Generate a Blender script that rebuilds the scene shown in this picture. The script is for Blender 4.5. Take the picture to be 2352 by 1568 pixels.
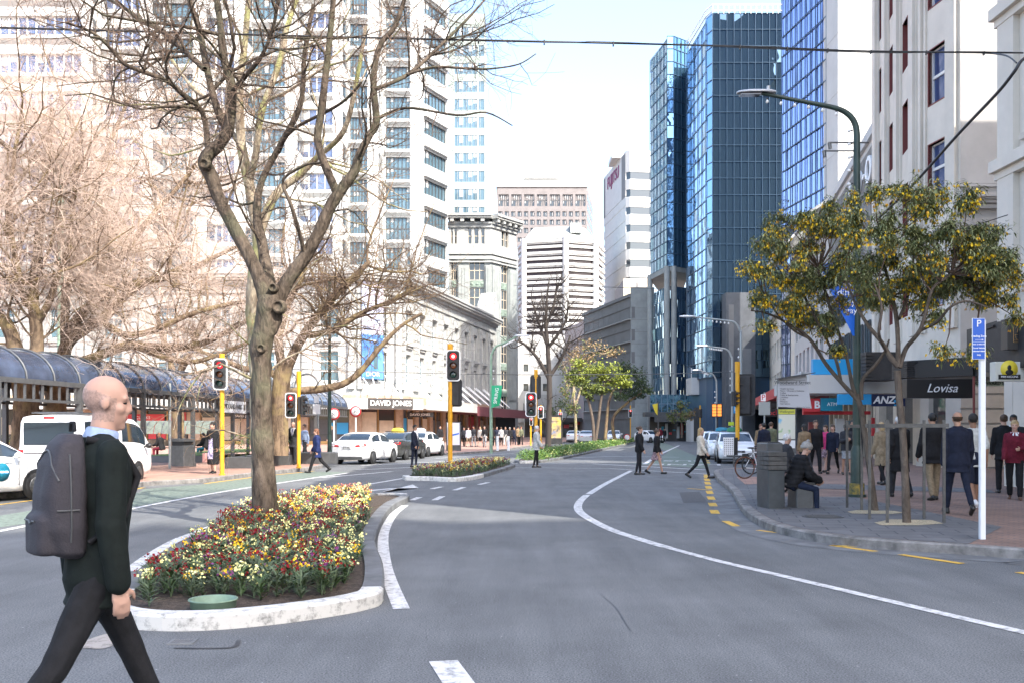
import bpy, bmesh, math, random
from mathutils import Vector, Matrix, Euler, noise
R = math.radians
PI = math.pi
sc = bpy.context.scene
col = sc.collection
for o in list(bpy.data.objects):
 bpy.data.objects.remove(o)
# ------------------------------------------------------------------ camera
CAM_H = 1.6
FPX, CX, HY = 2287.0, 1176.0, 985.0          # 35 mm lens measured on a 2352 x 1568 frame
cam_d = bpy.data.cameras.new('camera')
cam = bpy.data.objects.new('camera', cam_d)
col.objects.link(cam)
cam.location = (0, 0, CAM_H)
cam.rotation_euler = (R(90), 0, 0)
cam_d.lens = 35.0
cam_d.sensor_width = 36.0
cam_d.shift_y = (HY - 784.0) / 2352.0
cam_d.clip_start = 0.1
cam_d.clip_end = 6000
sc.camera = cam
# ------------------------------------------------------------------ light
SUN_D = Vector((-0.66, 0.75, 0)).normalized()    # the way the light travels over the ground
SUN_EL = R(43)
TAN_EL = math.tan(SUN_EL)
w = bpy.data.worlds.new('World')
sc.world = w
w.use_nodes = True
nt = w.node_tree
nt.nodes.clear()
sky = nt.nodes.new('ShaderNodeTexSky')
sky.sky_type = 'NISHITA'
sky.sun_disc = False
sky.sun_elevation = SUN_EL
# sky rotation is measured clockwise from +Y; the sun stands opposite to SUN_D
sky.sun_rotation = math.atan2(-SUN_D.x, -SUN_D.y)
sky.altitude = 20
sky.air_density = 1.0
sky.dust_density = 3.4
sky.ozone_density = 1.0
bg = nt.nodes.new('ShaderNodeBackground')
bg.inputs['Strength'].default_value = 0.15
wo = nt.nodes.new('ShaderNodeOutputWorld')
nt.links.new(sky.outputs[0], bg.inputs[0])
nt.links.new(bg.outputs[0], wo.inputs[0])
sun_d = bpy.data.lights.new('sun', 'SUN')
sun_d.energy = 2.2
sun_d.angle = R(0.3)
sun_d.color = (1.0, 0.94, 0.85)
sun = bpy.data.objects.new('sun', sun_d)
col.objects.link(sun)
ld = Vector((SUN_D.x * math.cos(SUN_EL), SUN_D.y * math.cos(SUN_EL), -math.sin(SUN_EL)))
sun.rotation_euler = ld.to_track_quat('-Z', 'Y').to_euler()
sun.location = (60, -60, 90)
vs = sc.view_settings
sc.display_settings.display_device = 'sRGB'
vs.view_transform = 'Standard'
vs.look = 'None'
vs.exposure = 2.1
vs.gamma = 1.0
vs.use_curve_mapping = False
try:
 sc.cycles.max_bounces = 6
 sc.cycles.diffuse_bounces = 3
 sc.cycles.glossy_bounces = 3
 sc.cycles.transmission_bounces = 4
 sc.cycles.transparent_max_bounces = 6
 sc.cycles.use_denoising = True
except Exception:
 pass
# ------------------------------------------------------------------ measuring
def P(px, py, z=0.0):
 """ground (or height z) point seen at a measured spot of the photograph"""
 Y = (CAM_H - z) * FPX / (py - HY)
 return Vector(((px - CX) / FPX * Y, Y, z))
def PX(px, Y):
 return (px - CX) / FPX * Y
def PZ(py, Y):
 return CAM_H - (py - HY) / FPX * Y
def PP(px, py, Y):
 return Vector((PX(px, Y), Y, PZ(py, Y)))
# ------------------------------------------------------------------ materials
def mat(name, colr, rough=0.7, metal=0.0, spec=0.5, noise_amt=0.0, noise_scale=5.0, bump=0.0, bump_scale=40.0,
  emit=None, emit_s=0.0, coat=0.0, col2=None, detail=6.0, obj_coords=True, trans=0.0, alpha=1.0):
 m = bpy.data.materials.new(name)
 m.use_nodes = True
 n = m.node_tree
 b = n.nodes['Principled BSDF']
 b.inputs['Base Color'].default_value = (*colr, 1)
 b.inputs['Roughness'].default_value = rough
 b.inputs['Metallic'].default_value = metal
 b.inputs['Specular IOR Level'].default_value = spec
 if coat:
  b.inputs['Coat Weight'].default_value = coat
  b.inputs['Coat Roughness'].default_value = 0.05
 if trans:
  b.inputs['Transmission Weight'].default_value = trans
 if alpha < 1:
  b.inputs['Alpha'].default_value = alpha
 if emit:
  b.inputs['Emission Color'].default_value = (*emit, 1)
  b.inputs['Emission Strength'].default_value = emit_s
 if noise_amt or col2 or bump:
  tc = n.nodes.new('ShaderNodeTexCoord')
  src = tc.outputs['Object' if obj_coords else 'Generated']
 if noise_amt or col2:
  nz = n.nodes.new('ShaderNodeTexNoise')
  nz.inputs['Scale'].default_value = noise_scale
  nz.inputs['Detail'].default_value = detail
  nz.inputs['Roughness'].default_value = 0.65
  n.links.new(src, nz.inputs['Vector'])
  rp = n.nodes.new('ShaderNodeValToRGB')
  c2 = col2 or tuple(max(0.0, c * (1 - noise_amt)) for c in colr)
  c1 = colr if col2 else tuple(min(1.0, c * (1 + noise_amt * 0.6)) for c in colr)
  rp.color_ramp.elements[0].position = 0.36
  rp.color_ramp.elements[1].position = 0.64
  rp.color_ramp.elements[0].color = (*c2, 1)
  rp.color_ramp.elements[1].color = (*c1, 1)
  n.links.new(nz.outputs['Fac'], rp.inputs['Fac'])
  n.links.new(rp.outputs['Color'], b.inputs['Base Color'])
 if bump:
  nb = n.nodes.new('ShaderNodeTexNoise')
  nb.inputs['Scale'].default_value = bump_scale
  nb.inputs['Detail'].default_value = 5
  n.links.new(src, nb.inputs['Vector'])
  bp = n.nodes.new('ShaderNodeBump')
  bp.inputs['Strength'].default_value = bump
  bp.inputs['Distance'].default_value = 0.02
  n.links.new(nb.outputs['Fac'], bp.inputs['Height'])
  n.links.new(bp.outputs['Normal'], b.inputs['Normal'])
 return m
def nd(m, t, **kw):
 x = m.node_tree.nodes.new(t)
 for k, v in kw.items():
  if k in x.inputs.keys():
   x.inputs[k].default_value = v
  else:
   setattr(x, k, v)
 return x
def lk(m, a, b):
 m.node_tree.links.new(a, b)
def mat_asphalt():
 m = mat('asphalt', (0.10, 0.105, 0.115), 0.85, spec=0.3)
 b = m.node_tree.nodes['Principled BSDF']
 tc = nd(m, 'ShaderNodeTexCoord')
 big = nd(m, 'ShaderNodeTexNoise', Scale=0.6, Detail=7.0, Roughness=0.6)
 fine = nd(m, 'ShaderNodeTexNoise', Scale=75.0, Detail=3.0, Roughness=0.7)
 vor = nd(m, 'ShaderNodeTexVoronoi', Scale=55.0)
 st = nd(m, 'ShaderNodeTexNoise', Scale=2.2, Detail=5.0, Roughness=0.7)
 mp = nd(m, 'ShaderNodeMapping')
 mp.inputs['Scale'].default_value = (1.0, 0.10, 1)
 mp.inputs['Rotation'].default_value = (0, 0, R(10))
 for x in (big, fine, vor):
  lk(m, tc.outputs['Object'], x.inputs['Vector'])
 lk(m, tc.outputs['Object'], mp.inputs['Vector'])
 lk(m, mp.outputs[0], st.inputs['Vector'])
 r1 = nd(m, 'ShaderNodeValToRGB')
 r1.color_ramp.elements[0].position = 0.3; r1.color_ramp.elements[0].color = (0.108, 0.113, 0.116, 1)
 r1.color_ramp.elements[1].position = 0.7; r1.color_ramp.elements[1].color = (0.158, 0.165, 0.169, 1)
 lk(m, big.outputs['Fac'], r1.inputs['Fac'])
 r2 = nd(m, 'ShaderNodeValToRGB')
 r2.color_ramp.elements[0].position = 0.32; r2.color_ramp.elements[0].color = (0.3, 0.3, 0.3, 1)
 r2.color_ramp.elements[1].position = 0.68; r2.color_ramp.elements[1].color = (1.65, 1.65, 1.65, 1)
 lk(m, fine.outputs['Fac'], r2.inputs['Fac'])
 mx = nd(m, 'ShaderNodeMix', data_type='RGBA', blend_type='MULTIPLY')
 mx.inputs['Factor'].default_value = 1.0
 lk(m, r1.outputs['Color'], mx.inputs[6]); lk(m, r2.outputs['Color'], mx.inputs[7])
 r3 = nd(m, 'ShaderNodeValToRGB')
 r3.color_ramp.elements[0].position = 0.35; r3.color_ramp.elements[0].color = (0.86, 0.86, 0.87, 1)
 r3.color_ramp.elements[1].position = 0.66; r3.color_ramp.elements[1].color = (1.1, 1.1, 1.1, 1)
 lk(m, st.outputs['Fac'], r3.inputs['Fac'])
 mx2 = nd(m, 'ShaderNodeMix', data_type='RGBA', blend_type='MULTIPLY')
 mx2.inputs['Factor'].default_value = 1.0
 lk(m, mx.outputs[2], mx2.inputs[6]); lk(m, r3.outputs['Color'], mx2.inputs[7])
 # pale chips of worn stone and gum spots
 sp = nd(m, 'ShaderNodeTexVoronoi', Scale=5.0)
 lk(m, tc.outputs['Object'], sp.inputs['Vector'])
 r4 = nd(m, 'ShaderNodeValToRGB')
 r4.color_ramp.elements[0].position = 0.026; r4.color_ramp.elements[0].color = (1, 1, 1, 1)
 r4.color_ramp.elements[1].position = 0.04; r4.color_ramp.elements[1].color = (0, 0, 0, 1)
 lk(m, sp.outputs['Distance'], r4.inputs['Fac'])
 mx3 = nd(m, 'ShaderNodeMix', data_type='RGBA')
 mx3.inputs[7].default_value = (0.42, 0.42, 0.42, 1)
 lk(m, r4.outputs['Color'], mx3.inputs[0]); lk(m, mx2.outputs[2], mx3.inputs[6])
 lk(m, mx3.outputs[2], b.inputs['Base Color'])
 bp = nd(m, 'ShaderNodeBump', Strength=0.3, Distance=0.004)
 lk(m, fine.outputs['Fac'], bp.inputs['Height'])
 lk(m, bp.outputs['Normal'], b.inputs['Normal'])
 return m
def mat_paint(name, colr, worn=0.45):
 """road paint: patchy, cracked, with the asphalt showing through"""
 m = mat(name, colr, 0.75, spec=0.3)
 b = m.node_tree.nodes['Principled BSDF']
 tc = nd(m, 'ShaderNodeTexCoord')
 a = nd(m, 'ShaderNodeTexNoise', Scale=9.0, Detail=9.0, Roughness=0.75)
 lk(m, tc.outputs['Object'], a.inputs['Vector'])
 rp = nd(m, 'ShaderNodeValToRGB')
 rp.color_ramp.elements[0].position = worn - 0.14; rp.color_ramp.elements[0].color = (*[c * 0.42 for c in colr], 1)
 rp.color_ramp.elements[1].position = worn; rp.color_ramp.elements[1].color = (*colr, 1)
 lk(m, a.outputs['Fac'], rp.inputs['Fac'])
 lk(m, rp.outputs['Color'], b.inputs['Base Color'])
 return m
def mat_tiles(name, c1, c2, mortar, bw, bh, msize=0.02, rot=0.0, rough=0.8, plane='XY', bump=0.3, offset=0.5):
 m = mat(name, c1, rough, spec=0.35)
 b = m.node_tree.nodes['Principled BSDF']
 tc = nd(m, 'ShaderNodeTexCoord')
 mp = nd(m, 'ShaderNodeMapping')
 mp.inputs['Rotation'].default_value = (0, 0, rot) if plane == 'XY' else ((R(90), 0, 0) if plane == 'XZ' else (R(90), 0, R(90)))
 br = nd(m, 'ShaderNodeTexBrick', Scale=1.0)
 br.inputs['Color1'].default_value = (*c1, 1); br.inputs['Color2'].default_value = (*c2, 1)
 br.inputs['Mortar'].default_value = (*mortar, 1)
 br.inputs['Mortar Size'].default_value = msize
 br.inputs['Brick Width'].default_value = bw; br.inputs['Row Height'].default_value = bh
 br.offset = offset
 nz = nd(m, 'ShaderNodeTexNoise', Scale=1.3, Detail=8.0, Roughness=0.7)
 lk(m, tc.outputs['Object'], mp.inputs['Vector']); lk(m, mp.outputs[0], br.inputs['Vector'])
 lk(m, tc.outputs['Object'], nz.inputs['Vector'])
 rp = nd(m, 'ShaderNodeValToRGB')
 rp.color_ramp.elements[0].position = 0.3; rp.color_ramp.elements[0].color = (0.7, 0.7, 0.7, 1)
 rp.color_ramp.elements[1].position = 0.7; rp.color_ramp.elements[1].color = (1.15, 1.15, 1.15, 1)
 lk(m, nz.outputs['Fac'], rp.inputs['Fac'])
 mx = nd(m, 'ShaderNodeMix', data_type='RGBA', blend_type='MULTIPLY')
 mx.inputs['Factor'].default_value = 1.0
 lk(m, br.outputs['Color'], mx.inputs[6]); lk(m, rp.outputs['Color'], mx.inputs[7])
 lk(m, mx.outputs[2], b.inputs['Base Color'])
 if bump:
  bp = nd(m, 'ShaderNodeBump', Strength=bump, Distance=0.01)
  lk(m, br.outputs['Fac'], bp.inputs['Height'])
  bp.invert = True
  lk(m, bp.outputs['Normal'], b.inputs['Normal'])
 return m
def mat_bark(name, dark, light, moss=None, scale=9.0, bump=1.0):
 m = mat(name, light, 0.9, spec=0.2)
 b = m.node_tree.nodes['Principled BSDF']
 tc = nd(m, 'ShaderNodeTexCoord')
 mp = nd(m, 'ShaderNodeMapping')
 mp.inputs['Scale'].default_value = (1.0, 1.0, 0.35)
 lk(m, tc.outputs['Object'], mp.inputs['Vector'])
 a = nd(m, 'ShaderNodeTexNoise', Scale=scale, Detail=9.0, Roughness=0.72, Distortion=0.6)
 v = nd(m, 'ShaderNodeTexVoronoi', Scale=scale * 2.2, feature='DISTANCE_TO_EDGE')
 lk(m, mp.outputs[0], a.inputs['Vector']); lk(m, mp.outputs[0], v.inputs['Vector'])
 rp = nd(m, 'ShaderNodeValToRGB')
 rp.color_ramp.elements[0].position = 0.36; rp.color_ramp.elements[0].color = (*dark, 1)
 rp.color_ramp.elements[1].position = 0.6; rp.color_ramp.elements[1].color = (*light, 1)
 lk(m, a.outputs['Fac'], rp.inputs['Fac'])
 out = rp.outputs['Color']
 if moss:
  n2 = nd(m, 'ShaderNodeTexNoise', Scale=1.6, Detail=6.0)
  lk(m, tc.outputs['Object'], n2.inputs['Vector'])
  r2 = nd(m, 'ShaderNodeValToRGB')
  r2.color_ramp.elements[0].position = 0.5; r2.color_ramp.elements[0].color = (0, 0, 0, 1)
  r2.color_ramp.elements[1].position = 0.62; r2.color_ramp.elements[1].color = (0.8, 0.8, 0.8, 1)
  lk(m, n2.outputs['Fac'], r2.inputs['Fac'])
  mx = nd(m, 'ShaderNodeMix', data_type='RGBA')
  mx.inputs[7].default_value = (*moss, 1)
  lk(m, r2.outputs['Color'], mx.inputs[0]); lk(m, out, mx.inputs[6])
  out = mx.outputs[2]
 lk(m, out, b.inputs['Base Color'])
 ad = nd(m, 'ShaderNodeMath', operation='ADD')
 lk(m, a.outputs['Fac'], ad.inputs[0]); lk(m, v.outputs['Distance'], ad.inputs[1])
 bp = nd(m, 'ShaderNodeBump', Strength=bump, Distance=0.03)
 lk(m, ad.outputs[0], bp.inputs['Height'])
 lk(m, bp.outputs['Normal'], b.inputs['Normal'])
 return m
def mat_glass_wall(name, tint, wob=0.02, rough=0.03, metal=0.85, wob_scale=0.5):
 """mirror-like office glazing: every pane tilts the reflection a little"""
 m = mat(name, tint, rough, metal=metal, spec=0.8)
 b = m.node_tree.nodes['Principled BSDF']
 tc = nd(m, 'ShaderNodeTexCoord')
 nz = nd(m, 'ShaderNodeTexNoise', Scale=wob_scale, Detail=2.0)
 lk(m, tc.outputs['Object'], nz.inputs['Vector'])
 bp = nd(m, 'ShaderNodeBump', Strength=1.0, Distance=wob)
 lk(m, nz.outputs['Fac'], bp.inputs['Height'])
 lk(m, bp.outputs['Normal'], b.inputs['Normal'])
 return m
M = {}
M['asphalt'] = mat_asphalt()
M['white_line'] = mat_paint('white_line', (0.62, 0.62, 0.615), 0.53)
M['yellow_line'] = mat_paint('yellow_line', (0.68, 0.42, 0.07), 0.5)
M['green_lane'] = mat_paint('green_lane', (0.16, 0.2, 0.168), 0.52)
M['brick_pave'] = mat_tiles('brick_pave', (0.30, 0.185, 0.14), (0.24, 0.155, 0.125), (0.16, 0.13, 0.115), 0.23, 0.115, 0.012, R(45))
M['slate_pave'] = mat_tiles('slate_pave', (0.158, 0.158, 0.162), (0.13, 0.131, 0.135), (0.07, 0.07, 0.08), 0.6, 0.4, 0.012, R(12))
M['pink_pave'] = mat_tiles('pink_pave', (0.42, 0.25, 0.19), (0.36, 0.21, 0.16), (0.2, 0.16, 0.14), 0.4, 0.2, 0.012, R(12))
M['kerb'] = mat('kerb', (0.21, 0.2, 0.19), 0.85, noise_amt=0.45, noise_scale=4.0, bump=0.4, bump_scale=50)
M['kerb_white'] = mat_paint('kerb_white', (0.6, 0.59, 0.56), 0.5)
M['soil'] = mat('soil', (0.075, 0.055, 0.04), 0.95, noise_amt=0.6, noise_scale=25, bump=1.0, bump_scale=60)
M['aggregate'] = mat('aggregate', (0.5, 0.42, 0.28), 0.9, noise_amt=0.5, noise_scale=60, bump=0.6, bump_scale=120)
M['grass'] = mat('grass', (0.10, 0.17, 0.035), 0.9, noise_amt=0.5, noise_scale=6)
M['white'] = mat('white', (0.5, 0.505, 0.495), 0.7, noise_amt=0.07, noise_scale=0.5)
M['white_stone'] = mat('white_stone', (0.37, 0.38, 0.37), 0.8, noise_amt=0.12, noise_scale=0.8, bump=0.15, bump_scale=6)
M['pale_stone'] = mat('pale_stone', (0.3, 0.325, 0.32), 0.8, noise_amt=0.15, noise_scale=0.7)
M['cream'] = mat('cream', (0.66, 0.61, 0.53), 0.8, noise_amt=0.09, noise_scale=0.6)
M['cream_dark'] = mat('cream_dark', (0.55, 0.5, 0.43), 0.8, noise_amt=0.1, noise_scale=0.7)
M['grey_wall'] = mat('grey_wall', (0.42, 0.41, 0.4), 0.8, noise_amt=0.1, noise_scale=0.8)
M['concrete'] = mat('concrete', (0.2, 0.185, 0.185), 0.85, noise_amt=0.15, noise_scale=0.5)
M['concrete_dark'] = mat('concrete_dark', (0.17, 0.175, 0.18), 0.8, noise_amt=0.15, noise_scale=0.5)
M['brown_stone'] = mat('brown_stone', (0.4, 0.29, 0.21), 0.6, noise_amt=0.2, noise_scale=2.5)
M['beige'] = mat('beige', (0.52, 0.44, 0.34), 0.7, noise_amt=0.12, noise_scale=2)
M['dark_red'] = mat('dark_red', (0.17, 0.035, 0.03), 0.6)
M['red'] = mat('red', (0.5, 0.03, 0.04), 0.45)
M['black'] = mat('black', (0.012, 0.012, 0.013), 0.45)
M['soft_black'] = mat('soft_black', (0.03, 0.03, 0.032), 0.6, noise_amt=0.3, noise_scale=3)
M['charcoal'] = mat('charcoal', (0.07, 0.072, 0.075), 0.5, noise_amt=0.2, noise_scale=4)
M['grey_metal'] = mat('grey_metal', (0.11, 0.115, 0.12), 0.45, metal=0.4, noise_amt=0.15, noise_scale=6)
M['steel'] = mat('steel', (0.14, 0.143, 0.145), 0.45, metal=0.8, noise_amt=0.2, noise_scale=10)
M['pole_grey'] = mat('pole_grey', (0.33, 0.36, 0.36), 0.5, metal=0.3)
M['green_paint'] = mat('green_paint', (0.022, 0.045, 0.037), 0.45, noise_amt=0.3, noise_scale=5)
M['green_post'] = mat('green_post', (0.22, 0.33, 0.24), 0.5, noise_amt=0.2, noise_scale=3)
M['yellow_pole'] = mat('yellow_pole', (0.72, 0.36, 0.02), 0.45, noise_amt=0.12, noise_scale=6)
M['white_metal'] = mat('white_metal', (0.78, 0.79, 0.8), 0.4)
M['wire'] = mat('wire', (0.03, 0.03, 0.032), 0.5)
M['bulb'] = mat('bulb', (0.75, 0.75, 0.74), 0.25)
M['glass'] = mat('glass', (0.045, 0.06, 0.075), 0.06, spec=0.9, metal=0.25)
M['glass_pale'] = mat('glass_pale', (0.10, 0.17, 0.21), 0.08, spec=0.6, metal=0.25)
M['glass_blue'] = mat('glass_blue', (0.06, 0.10, 0.24), 0.08, spec=0.8, metal=0.4)
M['shop_glass'] = mat('shop_glass', (0.06, 0.06, 0.06), 0.05, spec=0.9, metal=0.1)
M['frame_dark'] = mat('frame_dark', (0.05, 0.055, 0.06), 0.5)
M['frame_white'] = mat('frame_white', (0.7, 0.7, 0.68), 0.5)
M['red_lamp'] = mat('red_lamp', (0.8, 0.02, 0.03), 0.3, emit=(1.0, 0.02, 0.03), emit_s=.6)
M['red_core'] = mat('red_core', (0.9, 0.3, 0.3), 0.3, emit=(1.0, 0.25, 0.2), emit_s=1.2)
M['amber_off'] = mat('amber_off', (0.16, 0.05, 0.015), 0.15, spec=0.8)
M['green_off'] = mat('green_off', (0.015, 0.05, 0.04), 0.15, spec=0.8)
M['rubber'] = mat('rubber', (0.018, 0.018, 0.019), 0.8)
M['car_white'] = mat('car_white', (0.8, 0.81, 0.82), 0.25, coat=0.6)
M['car_dark'] = mat('car_dark', (0.06, 0.062, 0.06), 0.25, metal=0.4, coat=0.8)
M['car_silver'] = mat('car_silver', (0.5, 0.51, 0.52), 0.3, metal=0.4, coat=0.6)
M['car_glass'] = mat('car_glass', (0.03, 0.045, 0.06), 0.04, spec=0.9, metal=0.2)
M['tail_red'] = mat('tail_red', (0.5, 0.015, 0.02), 0.15, coat=0.6)
M['lamp_clear'] = mat('lamp_clear', (0.7, 0.72, 0.74), 0.1, metal=0.3)
M['sign_blue'] = mat('sign_blue', (0.02, 0.11, 0.5), 0.4)
M['sky_blue'] = mat('sky_blue', (0.02, 0.3, 0.62), 0.45)
M['banner_blue'] = mat('banner_blue', (0.01, 0.13, 0.6), 0.6)
M['teal'] = mat('teal', (0.01, 0.2, 0.3), 0.4)
M['navy_sign'] = mat('navy_sign', (0.01, 0.018, 0.06), 0.4)
M['sign_green'] = mat('sign_green', (0.02, 0.36, 0.17), 0.5)
M['sign_yellow'] = mat('sign_yellow', (0.75, 0.6, 0.05), 0.5)
M['lime'] = mat('lime', (0.6, 0.75, 0.05), 0.5)
M['timber'] = mat('timber', (0.3, 0.24, 0.18), 0.8, noise_amt=0.35, noise_scale=6)
M['wood_grey'] = mat('wood_grey', (0.09, 0.085, 0.08), 0.8, noise_amt=0.35, noise_scale=8)
M['purple'] = mat('purple', (0.2, 0.02, 0.1), 0.5)
M['led'] = mat('led', (0.3, 0.08, 0.01), 0.5, emit=(1.0, 0.3, 0.05), emit_s=0.7)
M['gold'] = mat('gold', (0.5, 0.3, 0.12), 0.35, metal=0.6)
# ------------------------------------------------------------------ mesh helpers
class MB:
 def __init__(s):
  s.v = []; s.f = []; s.m = []; s.s = []
 def add(s, verts, faces, mi=0, sm=False):
  b = len(s.v)
  s.v.extend(verts)
  for f in faces:
   s.f.append(tuple(i + b for i in f)); s.m.append(mi); s.s.append(sm)
 def box(s, x0, x1, y0, y1, z0, z1, mi=0):
  s.add([(x0, y0, z0), (x1, y0, z0), (x1, y1, z0), (x0, y1, z0), (x0, y0, z1), (x1, y0, z1), (x1, y1, z1), (x0, y1, z1)],
    [(0, 3, 2, 1), (4, 5, 6, 7), (0, 1, 5, 4), (1, 2, 6, 5), (2, 3, 7, 6), (3, 0, 4, 7)], mi)
 def bbox(s, x0, x1, y0, y1, z0, z1, mi=0, b=0.02):
  """box with chamfered vertical and top edges"""
  pl = [(x0 + b, y0), (x1 - b, y0), (x1, y0 + b), (x1, y1 - b), (x1 - b, y1), (x0 + b, y1), (x0, y1 - b), (x0, y0 + b)]
  cx, cy = (x0 + x1) / 2, (y0 + y1) / 2
  inn = [(cx + (x - cx) * (1 - 2 * b / max(x1 - x0, .001)), cy + (y - cy) * (1 - 2 * b / max(y1 - y0, .001))) for x, y in pl]
  vs_ = [(x, y, z0) for x, y in pl] + [(x, y, z1 - b) for x, y in pl] + [(x, y, z1) for x, y in inn]
  fs = [tuple(range(7, -1, -1)), tuple(range(16, 24))]
  for k in range(8):
   j = (k + 1) % 8
   fs.append((k, j, 8 + j, 8 + k)); fs.append((8 + k, 8 + j, 16 + j, 16 + k))
  s.add(vs_, fs, mi)
 def xbox(s, mtx, x0, x1, y0, y1, z0, z1, mi=0):
  vs_ = [(x0, y0, z0), (x1, y0, z0), (x1, y1, z0), (x0, y1, z0), (x0, y0, z1), (x1, y0, z1), (x1, y1, z1), (x0, y1, z1)]
  s.add([tuple(mtx @ Vector(v)) for v in vs_],
    [(0, 3, 2, 1), (4, 5, 6, 7), (0, 1, 5, 4), (1, 2, 6, 5), (2, 3, 7, 6), (3, 0, 4, 7)], mi)
 def prism(s, poly, z0, z1, mi=0, top=True, bottom=True, mi_top=None):
  n = len(poly)
  vs_ = [(p[0], p[1], z0) for p in poly] + [(p[0], p[1], z1) for p in poly]
  s.add(vs_, [(k, (k + 1) % n, n + (k + 1) % n, n + k) for k in range(n)], mi)
  if top:
   s.add(vs_[n:], [tuple(range(n))], mi if mi_top is None else mi_top)
  if bottom:
   s.add(vs_[:n], [tuple(range(n - 1, -1, -1))], mi)
 def tube(s, pts, rad, n=8, mi=0, cap=True, sm=True):
  pts = [Vector(p) for p in pts]
  m = len(pts)
  if not hasattr(rad, '__len__'):
   rad = [rad] * m
  d = (pts[1] - pts[0]).normalized()
  up = Vector((0, 0, 1)) if abs(d.z) < 0.9 else Vector((1, 0, 0))
  a = d.cross(up).normalized()
  vs_ = []
  for i in range(m):
   if i == 0: t = pts[1] - pts[0]
   elif i == m - 1: t = pts[-1] - pts[-2]
   else: t = (pts[i + 1] - pts[i]).normalized() + (pts[i] - pts[i - 1]).normalized()
   if t.length < 1e-9: t = d
   t = t.normalized()
   a = a - t * a.dot(t)
   if a.length < 1e-6: a = t.orthogonal()
   a = a.normalized()
   b = t.cross(a)
   for k in range(n):
    g = 2 * PI * k / n
    q = pts[i] + (a * math.cos(g) + b * math.sin(g)) * rad[i]
    vs_.append((q.x, q.y, q.z))
  fs = []
  for i in range(m - 1):
   for k in range(n):
    j = (k + 1) % n
    fs.append((i * n + k, i * n + j, (i + 1) * n + j, (i + 1) * n + k))
  s.add(vs_, fs, mi, sm)
  if cap:
   s.add(vs_[:n], [tuple(range(n - 1, -1, -1))], mi)
   s.add(vs_[-n:], [tuple(range(n))], mi)
 def cyl(s, c, r, z0, z1, n=16, mi=0, r2=None):
  s.tube([(c[0], c[1], z0), (c[0], c[1], z1)], [r, r if r2 is None else r2], n, mi)
 def lathe(s, prof, c=(0, 0, 0), n=20, mi=0, sm=True, axis='Z'):
  vs_ = []
  for r, z in prof:
   for k in range(n):
    g = 2 * PI * k / n
    if axis == 'Z': vs_.append((c[0] + r * math.cos(g), c[1] + r * math.sin(g), c[2] + z))
    elif axis == 'Y': vs_.append((c[0] + r * math.cos(g), c[1] - z, c[2] + r * math.sin(g)))
    else: vs_.append((c[0] + z, c[1] + r * math.cos(g), c[2] + r * math.sin(g)))
  fs = []
  for i in range(len(prof) - 1):
   for k in range(n):
    j = (k + 1) % n
    fs.append((i * n + k, i * n + j, (i + 1) * n + j, (i + 1) * n + k))
  s.add(vs_, fs, mi, sm)
 def ell(s, c, r, n=12, m=8, mi=0, mtx=None):
  vs_ = []
  for i in range(m + 1):
   th = PI * i / m
   for k in range(n):
    g = 2 * PI * k / n
    q = Vector((r[0] * math.sin(th) * math.cos(g), r[1] * math.sin(th) * math.sin(g), r[2] * math.cos(th)))
    if mtx is not None: q = mtx @ q
    vs_.append((c[0] + q.x, c[1] + q.y, c[2] + q.z))
  fs = []
  for i in range(m):
   for k in range(n):
    j = (k + 1) % n
    fs.append((i * n + k, (i + 1) * n + k, (i + 1) * n + j, i * n + j))
  s.add(vs_, fs, mi, True)
 def limb(s, p0, p1, r0, r1, n=10, mi=0):
  """closed tapered capsule"""
  p0, p1 = Vector(p0), Vector(p1)
  d = (p1 - p0)
  L = d.length
  d = d.normalized() if L > 1e-6 else Vector((0, 0, 1))
  pts = []; rr = []
  for k in range(4):
   g = PI / 2 * k / 4
   pts.append(p0 - d * r0 * math.cos(g)); rr.append(max(r0 * math.sin(g), 0.0008))
  for t in (0, .25, .5, .75, 1):
   pts.append(p0.lerp(p1, t)); rr.append(r0 + (r1 - r0) * t)
  for k in range(3, -1, -1):
   g = PI / 2 * k / 4
   pts.append(p1 + d * r1 * math.cos(g)); rr.append(max(r1 * math.sin(g), 0.0008))
  s.tube(pts, rr, n, mi, cap=True)
 def loft(s, rings, mi=0, cap=True, sm=True):
  n = len(rings[0])
  vs_ = [tuple(p) for r in rings for p in r]
  fs = []
  for i in range(len(rings) - 1):
   for k in range(n):
    j = (k + 1) % n
    fs.append((i * n + k, i * n + j, (i + 1) * n + j, (i + 1) * n + k))
  s.add(vs_, fs, mi, sm)
  if cap:
   s.add([tuple(p) for p in rings[0]], [tuple(range(n - 1, -1, -1))], mi)
   s.add([tuple(p) for p in rings[-1]], [tuple(range(n))], mi)
 def mesh(s, name, mats):
  me = bpy.data.meshes.new(name)
  me.from_pydata(s.v, [], s.f)
  for x in (mats if isinstance(mats, (list, tuple)) else [mats]):
   me.materials.append(M[x] if isinstance(x, str) else x)
  me.polygons.foreach_set('material_index', s.m)
  me.polygons.foreach_set('use_smooth', s.s)
  me.update()
  return me
 def build(s, name, mats, parent=None, loc=None, rz=0.0):
  return link(name, s.mesh(name, mats), parent, loc, rz)
def link(name, me, parent=None, loc=None, rz=0.0):
 o = bpy.data.objects.new(name, me)
 col.objects.link(o)
 if parent is not None: o.parent = parent
 if loc is not None: o.location = loc
 if rz: o.rotation_euler = (0, 0, rz)
 return o
def tag(o, label, cat, group=None):
 o['label'] = label; o['category'] = cat
 if group: o['group'] = group
 return o
def thing(name, label, cat, loc=(0, 0, 0), rz=0.0, group=None):
 o = bpy.data.objects.new(name, None)
 col.objects.link(o)
 o.location = loc; o.rotation_euler = (0, 0, rz)
 o.empty_display_size = 0.3
 return tag(o, label, cat, group)
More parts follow.
